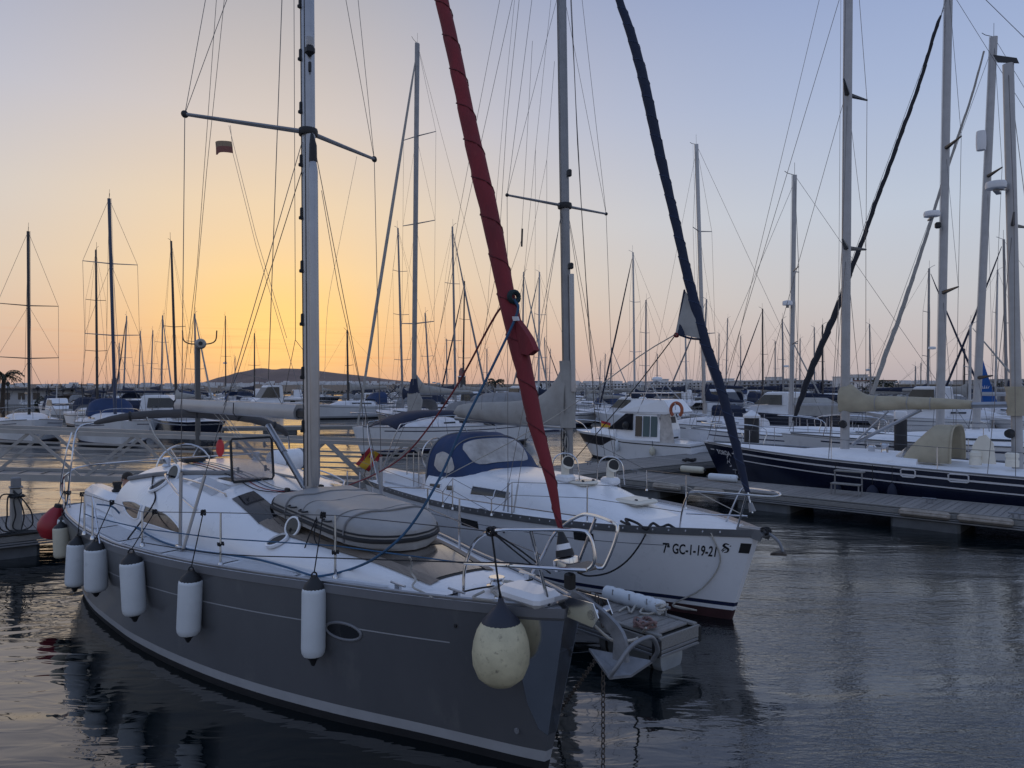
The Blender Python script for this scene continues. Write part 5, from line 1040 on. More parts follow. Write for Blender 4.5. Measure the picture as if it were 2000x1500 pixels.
for px, py, lb in ((1815, 983, 'small cleat with a rope coil on the broad pontoon below the ketch’s mizzen'), (1985, 1013, 'small cleat on the broad pontoon at the photo’s right edge'), (1440, 925, 'small cleat on the broad pontoon under the ketch’s bow')):
    c = atz(px, py, .5); t = thing('pontoon_cleat', lb, 'cleat', tuple(c), NF.rz); MB().tube([(-.16, 0, .12), (.16, 0, .12)], .022, 7).done('horn', GALV, t)
    for x in (-.06, .06): MB().tube([(x, 0, 0), (x, 0, .12)], .02, 6).done('cleat_post', GALV, t)
for px, py, ln, lb in ((1352, 917, .85, 'off-white fender lying on the walkway under the ketch’s bow'), (1412, 933, .95, 'dirty white fender lying on the broad pontoon’s inner edge, right of the other loose fender')):
    c = atz(px, py, .62); t = thing('fender', lb, 'fender', tuple(c), NF.rz+.1, 'loose fenders on the pontoons'); MB().lathe([(.03, -ln*.5), (.10, -ln*.46), (.115, -ln*.4), (.115, ln*.4), (.10, ln*.46), (.03, ln*.5)], (0, 0, 0), (1, 0, 0), 16).done('body', FENDY if px < 1400 else FEND, t)
    for q in (-1, 1): MB().lathe([(.05, q*ln*.47), (.03, q*ln*.56)], (0, 0, 0), (1, 0, 0), 10).done('end_cap', BLACK, t)
ropepile('mooring_rope', 'dark rope heaped on the walkway left of the ketch’s bow', atz(1347, 902, .5), .32, 4, ROPEK, 12, .025)
for px, py, lb in ((1240, 925, 'cleat on the walkway behind the white yacht’s right vent'), (1150, 908, 'cleat on the walkway behind the white yacht’s mast')):
    c = atz(px, py, .5); t = thing('pontoon_cleat', lb, 'cleat', tuple(c), NF.rz); MB().tube([(-.16, 0, .12), (.16, 0, .12)], .022, 7).done('horn', GALV, t)
    for x in (-.06, .06): MB().tube([(x, 0, 0), (x, 0, .12)], .02, 6).done('cleat_post', GALV, t)
t = thing('boarding_step', 'grey two-tread boarding step on the broad pontoon beside the ketch', 'step', tuple(NF.W(NF.P(1650, 968, z=.5))), NF.rz)
for k in range(2): MB().box((-.0, .10+.28*k, .30+.32*k), (.75, .26, .04), bev=.01).done('tread', FASC, t)
for x in (-.35, .35):
    for k in range(2): MB().tube([(x, .0+.28*k, 0), (x, .0+.28*k, .30+.32*k)], .02, 6).done('leg', ALUD, t)
# pedestal on the walkway, far left
pc = atz(31, 1040, .5); t = thing('service_pedestal', 'pale square service pedestal draped with cables at the photo’s left edge', 'pedestal', tuple(pc), WK.rz)
MB().box((0, 0, .45), (.2, .2, .9), bev=.03).done('post', mat('pedestal_paint', (.34, .33, .31), .5), t); MB().box((0, 0, 1.02), (.17, .17, .2), bev=.02).done('lamp_box', GREYC, t); MB().box((0, 0, .92), (.24, .24, .03), bev=.01).done('collar', ALUD, t)
for k in range(5):
    r_ = random.Random(k); MB().tube(smoothpts([(r_.uniform(-.1, .1), -.12, .75+.03*k), (-.25+.1*k, -.22, .8-.05*k), (-.3+.14*k, -.2, .45-.03*k), (-.22+.1*k, -.16, .08), (r_.uniform(-.7, .7), -.3, .02), (r_.uniform(-1.6, -.6) if k < 3 else r_.uniform(.6, 1.4), -.1, .02)], 6), .014, 6).done('cable', BLACK, t)
MB().tube(coil((0, -.12, .72), .13, 4, random.Random(3)), .015, 6).done('cable', BLACK, t)
# aluminium gangway running down from the quay on the left
GA, GB = Vector((-13.4, 17.2, 0)), Vector((-1.55, 20.2, 0)); gw = thing('gangway', 'long pale aluminium truss gangway crossing behind the grey yacht', 'gangway', (*GA.xy, 0), math.atan2(GB.y-GA.y, GB.x-GA.x))
GL = (GB-GA).length; GR = Frame(GA.xy, (GB-GA).xy)
zt = lambda x: lerp(2.47, 1.80, x/GL); zb_ = lambda x: lerp(1.38, .70, x/GL)
GAL = mat('gangway_aluminium', (.36, .355, .345), .5, .35, var=.12)
def bar(name, a, b, w_, h_, m=GAL, par=gw):
    a, b = Vector(a), Vector(b); t_ = (b-a); R = t_.to_track_quat('X', 'Z').to_matrix(); mb = MB(); mb.box((a+b)/2, (t_.length, w_, h_), R); return mb.done(name, m, par, smooth=False)
for y in (0, 1.3):
    bar('top_chord', (-6, y, zt(-6)), (GL, y, zt(GL)), .09, .10); bar('bottom_chord', (-6, y, zb_(-6)), (GL, y, zb_(GL)), .10, .16)
    bar('guard_rail', (-6, y+.0, zt(-6)-.36), (GL, y, zt(GL)-.36), .035, .05); bar('guard_rail', (-6, y, zt(-6)-.66), (GL, y, zt(GL)-.66), .035, .04)
    n = 8; dx_ = (GL+6)/n
    for i in range(n):
        x0, x1, x2 = -6+i*dx_, -6+(i+.5)*dx_, -6+(i+1)*dx_
        for o_ in (0,):
            bar('truss_diagonal', (x0+o_, y+.04, zb_(x0)), (x1+o_, y+.04, zt(x1)), .04, .07); bar('truss_diagonal', (x1+o_, y-.04, zt(x1)), (x2+o_, y-.04, zb_(x2)), .04, .07)
    bar('end_post', (GL, y, zb_(GL)), (GL, y, zt(GL)), .08, .08)
bar('walking_deck', (-6, .65, zb_(-6)-.02), (GL, .65, zb_(GL)-.02), 1.18, .05, ALUD)
for x in np.arange(-5.5, GL, .5): bar('deck_rib', (x, .1, zb_(x)+.02), (x, 1.2, zb_(x)+.02), .03, .02, ALUD)
# lamp post with round head and two upturned arms behind the grey yacht
lp = atz(386, 895, 1.3); lb = Vector((lp.x, lp.y, .5)); lb = Vector(((386-1000)/FPX*18.6, 18.6, .5))
t = thing('lamp_post', 'dark grey post with a round horn-like head and two upturned arms', 'lamp post', tuple(lb)); hz_ = CH-(672-750)/FPX*18.6-.5
MB().tube([(0, 0, 0), (.01, 0, hz_)], [.07, .055], 12).done('post', mat('dark_grey_paint', (.09, .09, .09), .5), t)
MB().lathe([(.02, .10), (.10, .09), (.135, .02), (.13, -.02), (.06, -.10), (.06, -.12)], (.1, -.06, hz_), (.35, -.9, .1), 20).done('round_head', mat('grey_lamp_shell', (.30, .29, .27), .5), t); MB().lathe([(.05, 0), (.045, .03)], (.135, -.15, hz_+.01), (.35, -.9, .1), 14).done('head_centre', BLACK, t)
for sd in (-1, 1): MB().tube(smoothpts([(.02, 0, hz_), (sd*.25+.05, 0, hz_+.01), (sd*.40+.05, 0, hz_+.10), (sd*.43+.05, 0, hz_+.34)], 5), .016, 7).done('curved_arm', BLACK, t)
# ------------------------------------------------------------------ other boats: one builder, many settings
FWD = Vector((-.66, .75, 0)); BACK = -FWD
def yacht(label, fr, L=12, hb=1.9, zb=1.5, zs=1.2, hm=FARW, dm=FARD, stripe=NAVYS, boot=BOTTOM, cab=(.22, .68, .62, .55), win=True, mast=None, spread=(), ssw=.35, furlm=None, boom=None, rails=True, group=None, stations=22, rm=.10, mm=ALUD, lines=True, wrm=WIRE, wr_=.008, roundw=False, bowx=.0, name='sailing_yacht', cat='sailing yacht', mizzen=False, rake=.12, bigsp=False):
    t = thing(name, label, cat, (*fr.o.xy, 0), fr.rz, group)
    q = L/12; A = [0, .03*L, .08*L, .16*L, .28*L, .42*L, .58*L, .75*L, .9*L, L]
    h = Hull(L, A, [.08, .18*hb, .38*hb, .62*hb, .85*hb, .97*hb, hb, .96*hb, .86*hb, .75*hb], ([0, .3*L, .65*L, L], [zb, lerp(zb, zs, .65), zs, zs+.04]), [.03, .08*hb, .22*hb, .44*hb, .70*hb, .85*hb, .88*hb, .82*hb, .68*hb, .5*hb], rake=rake*L*.35, srake=.06*L, depth=.4)
    h.st = [L*(i/stations)**1.2 for i in range(stations+1)]
    h.band('hull', hm, t, lambda a: h.zs(a), .22, 4); h.band('boot_stripe', stripe, t, .22, .12, 1); h.band('antifouling', boot, t, .12, -.39, 3); h.deck('deck', dm, t, .06, a0=0)
    h.band('sheer_stripe', stripe, t, lambda a: h.zs(a)-.16, lambda a: h.zs(a)-.21, 1, off=.004, a0=.06*L)
    MB().tube([h.pt(a, h.zs(a)+.02, -1) for a in h.st[1:]], .025, 5).done('toe_rail', ALUD, t); MB().tube([h.pt(a, h.zs(a)+.02, 1) for a in h.st[1:]], .025, 5).done('toe_rail', ALUD, t)
    r = None
    if cab:
        a0, a1, wf_, hh = cab; r = Roof(h, [a0*L, lerp(a0, a1, .3)*L, lerp(a0, a1, .6)*L, a1*L], [.22*hb, .48*hb, wf_*hb, wf_*hb*1.03], [.02, hh*.75, hh, hh*1.02], 3); r.build('coachroof', dm, t, 16, 14)
        if win:
            for k in range(3):
                x0 = lerp(a0, a1, .42+.18*k)*L; x1 = lerp(a0, a1, .55+.18*k)*L
                for sd in (0, 1):
                    rows = [[r.pt(a, (math.pi*u if sd == 0 else math.pi*(1-u)), .012) for u in (.86, .89, .92)] for a in np.linspace(x0, x1, 4)]; MB().grid(rows).done('cabin_window', TINT, t)
    if rails:
        for sd in (-1, 1):
            pts = []
            for a in np.linspace(.12*L, .92*L, 6):
                b = h.pt(a, h.zs(a), sd); b.y -= sd*.05; MB().tube([b, b+Vector((0, 0, .62))], .013, 5).done('stanchion', STEEL, t); pts.append(b+Vector((0, 0, .62)))
            nose = Vector((.1, 0, zb+.66)); MB().tube([nose]+pts, .007, 4).done('lifeline', wrm, t)
        P0 = h.pt(.1*L, h.zs(.1*L), -1); P1 = Vector((P0.x, -P0.y, P0.z))
        MB().tube(smoothpts([P0, P0+Vector((.05, .02, .6)), (.12, 0, zb+.68), P1+Vector((.05, -.02, .6)), P1], 5), .016, 6).done('pulpit', STEEL, t)
        Q0 = h.pt(.985*L, h.zs(L), -1); Q1 = Vector((Q0.x, -Q0.y, Q0.z)); MB().tube(smoothpts([Q0, Q0+Vector((0, .02, .65)), Q1+Vector((0, -.02, .65)), Q1], 4), .016, 6).done('pushpit', STEEL, t)
    def top(a, y=0): return max(h.deckz(a, y), (h.zs(a)-.03+r.hh(a)*max(0, 1-min(1, abs(y)/r.w(a))**3)**.33) if r and r.A[0] <= a <= r.A[1] else 0)
    if mast:
        am, zt_, dx_, dy_ = mast; b = Vector((-am, 0, top(am))); tp = Vector((-am+dx_, dy_, zt_)); d = tp-b
        m_ = section(b-d*.005, tp, rm*1.25, rm*.85, 'mast', mm, t, 12)
        hz = d.z; at_ = lambda z: b+d*((z-b.z)/hz); tips = {}
        for z in spread:
            for sd in (-1, 1):
                e = at_(z)+Vector((-.12*hb, sd*ssw*hb*2, .08)); tips[(z, sd)] = e; MB().tube([at_(z), e], [.085, .03] if bigsp else [.035, .022], 6).done('spreader', MASTD if bigsp or mm == MASTD else ALUD, t)
        if lines:
            for sd in (-1, 1):
                c = Vector((-am-.1, sd*hb*.85, h.zs(am))); chainl = [c]+[tips[(z, sd)] for z in sorted(spread)]+[tp]; MB().tube(chainl, wr_, 4).done('cap_shroud', wrm, t)
                if spread: wire('lower_shroud', c, at_(sorted(spread)[0])-Vector((0, 0, .1)), wr_, wrm, t, 4)
                zz = sorted(spread)
                for i in range(len(zz)-1): wire('diagonal_shroud', tips[(zz[i], sd)], at_(zz[i+1]), wr_*.8, wrm, t, 4)
            if not mizzen: wire('backstay', (-L*.98, 0, zs), tp, wr_, wrm, t, 4)
            wire('halyard', at_(b.z+1)+Vector((rm*1.6, rm, 0)), tp+Vector((rm*1.6, rm, 0)), wr_*.8, ROPEW, t, 4)
        if not mizzen:
            f0 = Vector((-.02*L, 0, zb+.05)); f1 = tp-d.normalized()*.3
            if furlm: MB().tube([lerp(f0, f1, k) for k in (.0, .04, .05, .3, .6, .9, .97, 1)], [.05, .05, .055, .085, .08, .055, .03, .01], 9).done('furled_headsail', furlm, t)
            else: wire('forestay', f0, f1, wr_, wrm, t, 4)
        mh = MB(); mh.tube([tp, tp+Vector((.0, .02, .55))], .008, 4); mh.done('masthead_aerial', MASTD, m_)
        mh = MB(); mh.tube([tp, tp+Vector((.3, 0, .12)), tp+Vector((.42, 0, .22))], .014, 4); mh.done('wind_vane', MASTD, m_)
        if boom:
            bz, bl, cm = boom; j = at_(bz)+Vector((-rm*1.2, 0, 0)); e = j+Vector((-bl, 0, -.02)); MB().tube([j, e], rm*.7, 8).done('boom', mm, t)
            if cm:
                rows = []
                for i in range(15):
                    u = i/14; hh = lerp(.52, .17, min(1, u*1.25))+(.55*max(0, 1-u*7)); c = lerp(j, e, u*.97)+Vector((0, 0, .05)); wd_ = .15-.05*u
                    rows.append([c+Vector((0, (wd_*(1-.4*max(0, math.sin(v)))+.018*math.sin(i*1.7+v*3))*math.cos(v), hh*.5+hh*.5*math.sin(v)-.06)) for v in np.linspace(0, 2*PI, 13)[:-1]])
                mb = MB(); mb.grid(rows, closed=True); mb.add(rows[0], [tuple(range(12))]); mb.add(rows[-1], [tuple(range(12))]); mb.done('sail_cover', cm, t, ang=60)
    return t, h, r, top
def radar(t, p, r_=.3, vert=False):
    p = Vector(p)
    if vert: MB().lathe([(.02, -.4), (.16, -.38), (.18, -.2), (.18, .2), (.16, .38), (.02, .4)], p, (0, 0, 1), 14).done('radar_reflector', FARW, t)
    else: MB().lathe([(.02, -.11), (r_*.95, -.09), (r_, 0), (r_*.92, .09), (.02, .13)], p, (0, 0, 1), 16).done('radar_dome', FARW, t); MB().box(p+Vector((0, -.2, -.14)), (.12, .5, .05)).done('radar_bracket', ALUD, t)
def hoodb(t, fr, h, a0, a1, w_, z0, z1, m, open_=True):
    rows = []
    for i in range(13):
        u = i/12; a = lerp(a0, a1, u); hh = lerp(.05, z1-z0, min(1, u*1.7)**.7); rows.append([Vector((-a, w_*math.copysign(abs(math.cos(v))**.6, math.cos(v)), z0+hh*math.sin(v)**.7)) for v in np.linspace(0.001, PI-.001, 15)])
    o = MB().grid(rows).done('spray_hood', m, t, ang=60); o.modifiers.new('s', 'SOLIDIFY').thickness = .02; MB().tube(rows[-1], .025, 6).done('hood_bow', m, o); return o

# ------------------------------------------------------------------ dark blue ketch on the broad pontoon
KD = -Vector(((f2-f1).x, (f2-f1).y, 0)).normalized(); KL = Vector((-KD.y, KD.x, 0)); kb = Vector((6.80, 26.2, 0)); KF = Frame(kb.xy, KD.xy)
def KP(px, py, **k): return KF.P(px, py, **k)
am1 = -KP(1650, 870, y=0).x; KT1 = KP(1657, -60, y=0)
kt, kh, kr, ktop = yacht('dark blue ketch with tan sail covers beside the broad pontoon', KF, L=17.5, hb=2.05, zb=1.47, zs=1.16, hm=NAVY, dm=DECK, stripe=PAINTW, boot=NAVY, cab=(.16, .40, .55, .26), win=False,
    mast=(am1, KT1.z+3.2, (KT1.x+am1)*1.2, 0), spread=[KP(1652, 485, y=0).z, KP(1655, 185, y=0).z], ssw=.27, rm=.112, mm=MASTW, boom=None, wr_=.008, stations=34, bigsp=True)
kt.name = 'ketch'; kt['category'] = 'ketch'
kh.band('white_line', PAINTW, kt, lambda a: kh.zs(a)-.40, lambda a: kh.zs(a)-.435, 1, off=.005, a0=1.25)
kh.band('bulwark', PAINTW, kt, lambda a: kh.zs(a)+.03, lambda a: kh.zs(a)-.03, 1, off=.012)
z0 = KP(1645, 806, y=0).z; j0 = KP(1645, 780, y=0); rows = []
tpk = curve([1640, 1648, 1660, 1680, 1700, 1760, 1830, 1898], [758, 750, 749, 764, 772, 774, 777, 782]); btk = curve([1640, 1700, 1770, 1898], [806, 804, 800, 799])
for i, px in enumerate(np.linspace(1640, 1898, 30)):
    a_, b_ = KP(px, tpk(px), y=0), KP(px, btk(px), y=0); hh = a_.z-b_.z; wd_ = .10+.12*min(1, hh/.8)
    rows.append([Vector((a_.x, (wd_*(1-.3*max(0, math.sin(v)))+.03*math.sin(i*.9+v*2)+.012*math.sin(i*2.3+v*4))*math.cos(v), lerp(b_.z, a_.z, .5+.5*math.sin(v)))) for v in np.linspace(0, 2*PI, 17)[:-1]])
mb = MB(); mb.grid(rows, closed=True); mb.add(rows[0], [tuple(range(16))]); mb.add(rows[-1], [tuple(range(16))]); kc = mb.done('sail_cover', TANC, kt, ang=60)
for px in (1718, 1775, 1822): i = int((px-1640)/258*29); MB().tube([p*1.0+Vector((0, 0, 0)) for p in rows[i]]+[rows[i][0]], .018, 5).done('cover_tie', BEIGEC, kc)
MB().tube([KP(1660, 795, y=0), KP(1988, 790, y=0)], .085, 9).done('boom', ALU, kt); MB().tube([KP(1800, 800, y=0), KP(1665, 868, y=0)], .05, 8).done('boom_vang', ALU, kt); MB().tube([KP(1735, 803, y=.1), KP(1665, 868, y=.1)], .03, 8).done('boom_vang', ALU, kt)
# mizzen
am2 = -KP(1988, 900, y=0).x; mt2 = KP(1969, 125, y=0); b2 = Vector((-am2, 0, ktop(am2)-.1)); m2 = section(b2, mt2, .135, .105, 'mizzen_mast', MASTW, kt, 14)
MB().slab([mt2+Vector((-.25, -.03, -.05)), mt2+Vector((.25, -.03, .12)), mt2+Vector((.35, -.03, .35)), mt2+Vector((-.2, -.03, .1))], (0, .06, 0)).done('masthead_crane', MASTD, m2)
zsp = KP(1978, 440, y=0); 
for sd in (-1, 1):
    e = Vector((zsp.x-.2, sd*1.25, zsp.z+.1)); MB().tube([zsp, e], [.06, .025], 6).done('spreader', MASTD, kt); MB().tube([(-am2-.2, sd*1.85, 1.2), e, mt2], .008, 4).done('mizzen_shroud', WIRE, kt); wire('mizzen_shroud', (-am2+.4, sd*1.85, 1.2), zsp, .008, WIRE, kt, 4)
rows = [[Vector((-am2+lerp(0, .18, k/7), 0, 0))+Vector(((.24+.02*math.sin(k*2+v*3))*math.cos(v)-.06*k*.3, (.2+.02*math.sin(k*3+v*2))*math.sin(v), lerp(KP(1990, 812, y=0).z, KP(1985, 755, y=0).z, k/7))) for v in np.linspace(0, 2*PI, 13)[:-1]] for k in range(8)]
MB().grid(rows, closed=True).done('mizzen_cover', TANC, kt, ang=60); MB().lathe([(.12, -.06), (.13, 0), (.10, .08)], (-am2+.17, .12, KP(1985, 847, y=0).z), (.6, 1, 0), 14).done('mast_winch', BLACK, kt)
MB().lathe([(.12, -.06), (.13, 0), (.10, .08)], (-am1, .2, KP(1650, 828, y=0).z), (0, 1, 0), 14).done('mast_winch', BLACK, kt)
p = KP(1945, 362, y=.35); radar(kt, p, .26)
for dz in (0,): MB().tube([p+Vector((0, 0, -.12)), p+Vector((-.3, -.3, -.12)), p+Vector((-.3, -.3, -.32))], .02, 5).done('radar_bracket', ALUD, kt)
# tan hood over the companionway
c0 = -KP(1770, 880, y=0).x; kz = kh.zs(c0)+.12; k0, k1 = -KP(1772, 880, y=.2).x, -KP(1868, 880, y=.2).x
ho = hoodb(kt, KF, kh, k0, k1, .95, kz-.05, kz+.98, TANC); rows = [[Vector((-lerp(k0-.35, k0+.05, u), .95*math.cos(v), kz-.06+lerp(.0, .42, u)*math.sin(v)**.6)) for v in np.linspace(.05, PI-.05, 12)] for u in (0, .5, 1)]; MB().grid(rows).done('hood_window', CLEARP, ho)
for px, py, s_ in ((1835, 892, .17), (1905, 895, .15), (1977, 898, .16)): c = KP(px, py, y=.7); MB().lathe([(s_, -.18), (s_, -.02), (s_*.86, .0), (s_*.86, .05), (s_, .07), (s_, .16), (s_*.6, .2)], c, (0, 0, 1), 14).done('covered_winch', CREAM, kt)
for px, py in ((1702, 880), (1728, 876)): c = KP(px, py, y=.3); MB().lathe([(.13, -.15), (.10, -.1), (.09, .05), (.13, .12), (.1, .16)], c, (0, 0, 1), 12).done('winch', STEEL, kt)
c = KP(1922, 905, y=.6); MB().slab([c+Vector((-.28, 0, 0)), c+Vector((.28, 0, 0)), c+Vector((.27, 0, .45)), c+Vector((.12, 0, .72)), c+Vector((-.05, 0, .78)), c+Vector((-.22, 0, .55))], (0, .06, 0)).done('upright_board', CREAM, kt)
for px, wd_ in ((1772, .36), (1872, .46)):
    a_, z_ = KF.hit(lambda a, z: kh.pt(a, z, 1), px, 910, (4, 12), (.6, 1.6)); f = lambda u, v: kh.pt(a_-u, min(z_, kh.zs(a_)-.14)+v, 1)+Vector((0, .012, 0))
    R_ = [f(u, v) for u, v in ((-wd_/2, -.07), (-wd_/2, .07), (-wd_/2+.04, .10), (wd_/2-.04, .10), (wd_/2, .07), (wd_/2, -.07), (wd_/2-.04, -.10), (-wd_/2+.04, -.10), (-wd_/2, -.07))]; MB().tube(R_, .02, 5).done('freeing_port', PAINTW, kt)
# bow lettering
def kz_(px, py): return KF.hit(lambda a, z: kh.pt(a, z, 1), px, py, (0, 4), (.5, 1.5))
aL, zL = kz_(1401, 882); aR, zR = kz_(1427, 887)
tl = lettering('TOROA', .2, lambda x, y: Vector((x, y, 0)), PAINTW, 'name_lettering', kt, bold=.004); xs = [v.co.x for v in tl.data.vertices]; W_ = max(xs)-min(xs); kx = abs(aR-aL)/W_; zr = (zR-zL)/abs(aR-aL)
for v in tl.data.vertices: x = v.co.x*kx; y = v.co.y*1.05; v.co = kh.pt((aL+aR)/2+x, (zL+zR)/2+y+zr*x, 1)+Vector((0, .008, 0))
mb = MB()
for px, py in ((1392, 877), (1433, 886)): a, z = kz_(px, py); mb.grid([[kh.pt(a+u, z+v, 1)+Vector((0, .008, 0)) for u in (-.09, .09)] for v in (-.018, .018)])
mb.done('name_dash', PAINTW, kt)
aE, zE = kz_(1424, 903); mb = MB()
for pts in ([(-.14, -.06), (-.04, .04), (.02, .0), (.12, .14)], [(-.04, .04), (.0, .16), (.08, .22)], [(.02, .0), (.06, -.10), (-.06, -.14)]):
    P = smoothpts([Vector((x, y, 0)) for x, y in pts], 4); mb.grid([[kh.pt(aE+p.x, zE+p.y+w_*.02*math.sin(PI*(.1+.8*i/len(P))), 1)+Vector((0, .008, 0)) for w_ in (-1, 1)] for i, p in enumerate(P)])
mb.done('bow_emblem', PAINTW, kt, smooth=False)
# anchor plate, forestay of the ketch, fenders on its side
wire('forestay', (-.1, 0, 1.55), KT1, .009, WIRE, kt, 5); wire('inner_forestay', (-1.6, 0, 1.5), KP(1650, 190, y=0), .008, WIRE, kt, 5)
KFN = mat('navy_fender_cloth', (.012, .018, .042), .8, var=.15)
for px, pt_, pb, w_, lb in ((1632, 950, 975, 22, 'round-topped dark blue fender under the ketch’s mainmast, left of its fellows'), (1704, 958, 985, 24, 'dark blue fender on the ketch’s side, second from the boarding step'), (1742, 955, 985, 18, 'dark blue fender on the ketch’s side, next to the pontoon cleat')):
    p = side_at(KF, kh, px, .7, .2, 1, (1, 12)); Wp = KF.W(p); Y = Wp.y; r_ = w_/2/FPX*Y; zb2 = CH-(pb-750)/FPX*Y; L_ = (pb-pt_)/FPX*Y+.15
    t = thing('fender', lb, 'fender', (Wp.x, Wp.y, zb2), 0, 'fenders on the ketch'); MB().lathe([(.02, 0), (r_*.7, L_*.05), (r_, L_*.25), (r_, L_*.6), (r_*.7, L_*.85), (r_*.2, L_)], (0, 0, 0), (0, 0, 1), 16).done('body', KFN, t); MB().tube([(0, 0, L_), (0, 0, 1.25-zb2)], .01, 4).done('lanyard', ROPEK, t)

# ------------------------------------------------------------------ white motor cruiser
MF = Frame((3.27, 36.5), (-.80, .60)); mt_ = thing('motor_cruiser', 'white flybridge motor cruiser with dark windscreen moored behind the white yacht', 'motor boat', (*MF.o.xy, 0), MF.rz)
def MP(px, py, **k): return MF.P(px, py, **k)
mh_ = Hull(7.9, [0, .25, .7, 1.4, 2.5, 4, 6, 7.9], [.1, .42, .78, 1.12, 1.4, 1.5, 1.5, 1.42], ([0, 2, 3.1, 3.9, 7.9], [1.22, 1.16, 1.1, .95, .86]), [.03, .12, .3, .62, 1.0, 1.25, 1.3, 1.28], rake=1.0, depth=.3, p=1.3)
mh_.band('hull', WHITE, mt_, lambda a: mh_.zs(a)-.03, .1, 5); mh_.band('dark_topside', mat('dark_brown_paint', (.022, .02, .024), .35), mt_, lambda a: mh_.zs(a)-.05, lambda a: mh_.zs(a)-lerp(.50, .10, min(1, max(0, (a-2.4)/.9))), 3, off=.004); 
mh_.band('antifouling', BOTTOM, mt_, .1, -.28, 2); mh_.deck('deck', WHITE, mt_, .06); mh_.band('gunwale', WHITE, mt_, lambda a: mh_.zs(a)+.06, lambda a: mh_.zs(a)-.05, 1, off=.03)
def loftbox(name, m, secs, par): # secs: (x, halfwidth, z) rings bottom to top as front/back rectangles
    mb = MB(); R = [[Vector((xf, -wf, z)), Vector((xf, wf, z)), Vector((xb, wb_, z)), Vector((xb, -wb_, z))] for xf, wf, xb, wb_, z in secs]; mb.grid(R, closed=True); mb.add(R[0], [(3, 2, 1, 0)]); mb.add(R[-1], [(0, 1, 2, 3)]); return mb.done(name, m, par, smooth=False)
loftbox('foredeck_trunk', WHITE, [(-1.0, .5, -3.2, 1.1, 1.05), (-1.3, .45, -3.2, 1.05, 1.42)], mt_)
loftbox('cabin', WHITE, [(-2.6, .95, -6.0, 1.18, .95), (-2.7, .93, -6.0, 1.16, 1.42), (-3.8, .86, -5.75, 1.06, 2.18)], mt_)
loftbox('windscreen', mat('dark_windscreen', (.012, .013, .018), .6, spec=.12), [(-2.64, .98, -4.3, 1.18, 1.42), (-3.74, .90, -4.25, 1.09, 2.14)], mt_)
loftbox('flybridge', WHITE, [(-3.5, .92, -6.4, 1.18, 2.16), (-3.35, .95, -6.75, 1.22, 2.25), (-4.25, .84, -6.2, 1.08, 2.8), (-4.3, .80, -6.15, 1.04, 2.8)], mt_)
loftbox('cabin_doorway', mat('dark_doorway', (.02, .02, .024), .5), [(-5.95, .95, -6.012, .95, 1.0), (-5.8, .86, -5.86, .86, 2.0)], mt_)
CURT = mat('green_curtain', (.10, .14, .14), .85, var=.2, vs=12, stretch=(6, 1, .3))
for k in range(3):
    x0 = -4.50-k*.47
    for sd in (-1, 1):
        mb = MB(); mb.slab([(x0, sd*1.155, 1.15), (x0-.40, sd*1.17, 1.15), (x0-.40, sd*1.105, 2.06), (x0, sd*1.09, 2.06)], (0, sd*.01, 0)); o = mb.done('side_window', CURT if k else TINT, mt_)
        MB().tube([(x0+.02, sd*1.16, 1.12), (x0+.02, sd*1.10, 2.09)], .025, 5).done('window_mullion', WHITE, o)
mb = MB(); mb.tube(smoothpts([(-3.7, -.85, 2.85), (-3.75, -.8, 3.0), (-3.6, 0, 3.02), (-3.75, .8, 3.0), (-3.7, .85, 2.85)], 4), .018, 6); mb.done('flybridge_rail', STEEL, mt_)
mb = MB(); mb.tube([(-4.2, -1.1, 2.9), (-4.2, -1.1, 3.1), (-6.5, -1.15, 3.1), (-6.5, 1.15, 3.1), (-4.2, 1.1, 3.1), (-4.2, 1.1, 2.9)], .018, 6)
for x in (-5, -5.8, -6.5): mb.tube([(x, 1.13, 2.86), (x, 1.13, 3.1)], .014, 5)
mb.done('flybridge_rail', STEEL, mt_)
for sd in (-1, 1): MB().tube([(-6.0, sd*1.1, 2.8), (-5.2, sd*.8, 3.55), (-5.2, -sd*.0, 3.62)], .03, 6).done('radar_arch', ALU, mt_); MB().tube([(-4.6, sd*1.05, 2.2), (-5.2, sd*.8, 3.5)], .025, 6).done('radar_arch', ALU, mt_)
MB().lathe([(.02, -.08), (.28, -.06), (.3, 0), (.26, .08), (.02, .12)], (-5.2, 0, 3.72), (0, 0, 1), 14).done('radar_dome', FARW, mt_)
for x, y in ((-4.0, .3), (-4.6, -.3)): mb = MB(); mb.box((x, y, 2.98), (.5, .5, .3), bev=.1); mb.done('seat_cover', NAVYC, mt_)
mb = MB(); mb.slab([(-6.0, 1.12, .9), (-6.9, 1.2, .9), (-6.6, 1.15, 2.2), (-6.0, 1.08, 2.2)], (0, .02, 0)); mb.done('cockpit_curtain', CLEARP, mt_)
MB().lathe([(.02, -.1), (.16, -.09), (.19, 0), (.12, .1), (.02, .12)], (-4.0, 1.3, 1.62), (-.4, 1, 0), 14).done('searchlight', BLACK, mt_)
MB().tube(smoothpts([mh_.pt(1.6, 1.14, -1), mh_.pt(1.2, 1.6, -1), (.25, 0, 1.75), mh_.pt(1.2, 1.6, 1), mh_.pt(1.6, 1.14, 1)], 5), .02, 6).done('bow_rail', STEEL, mt_)
mt_.scale = (.81, .92, 1)
class Shrunk:
    def pt(s, a, z, side): p = mh_.pt(a, z, side); return Vector((p.x*.81, p.y*.92, p.z))
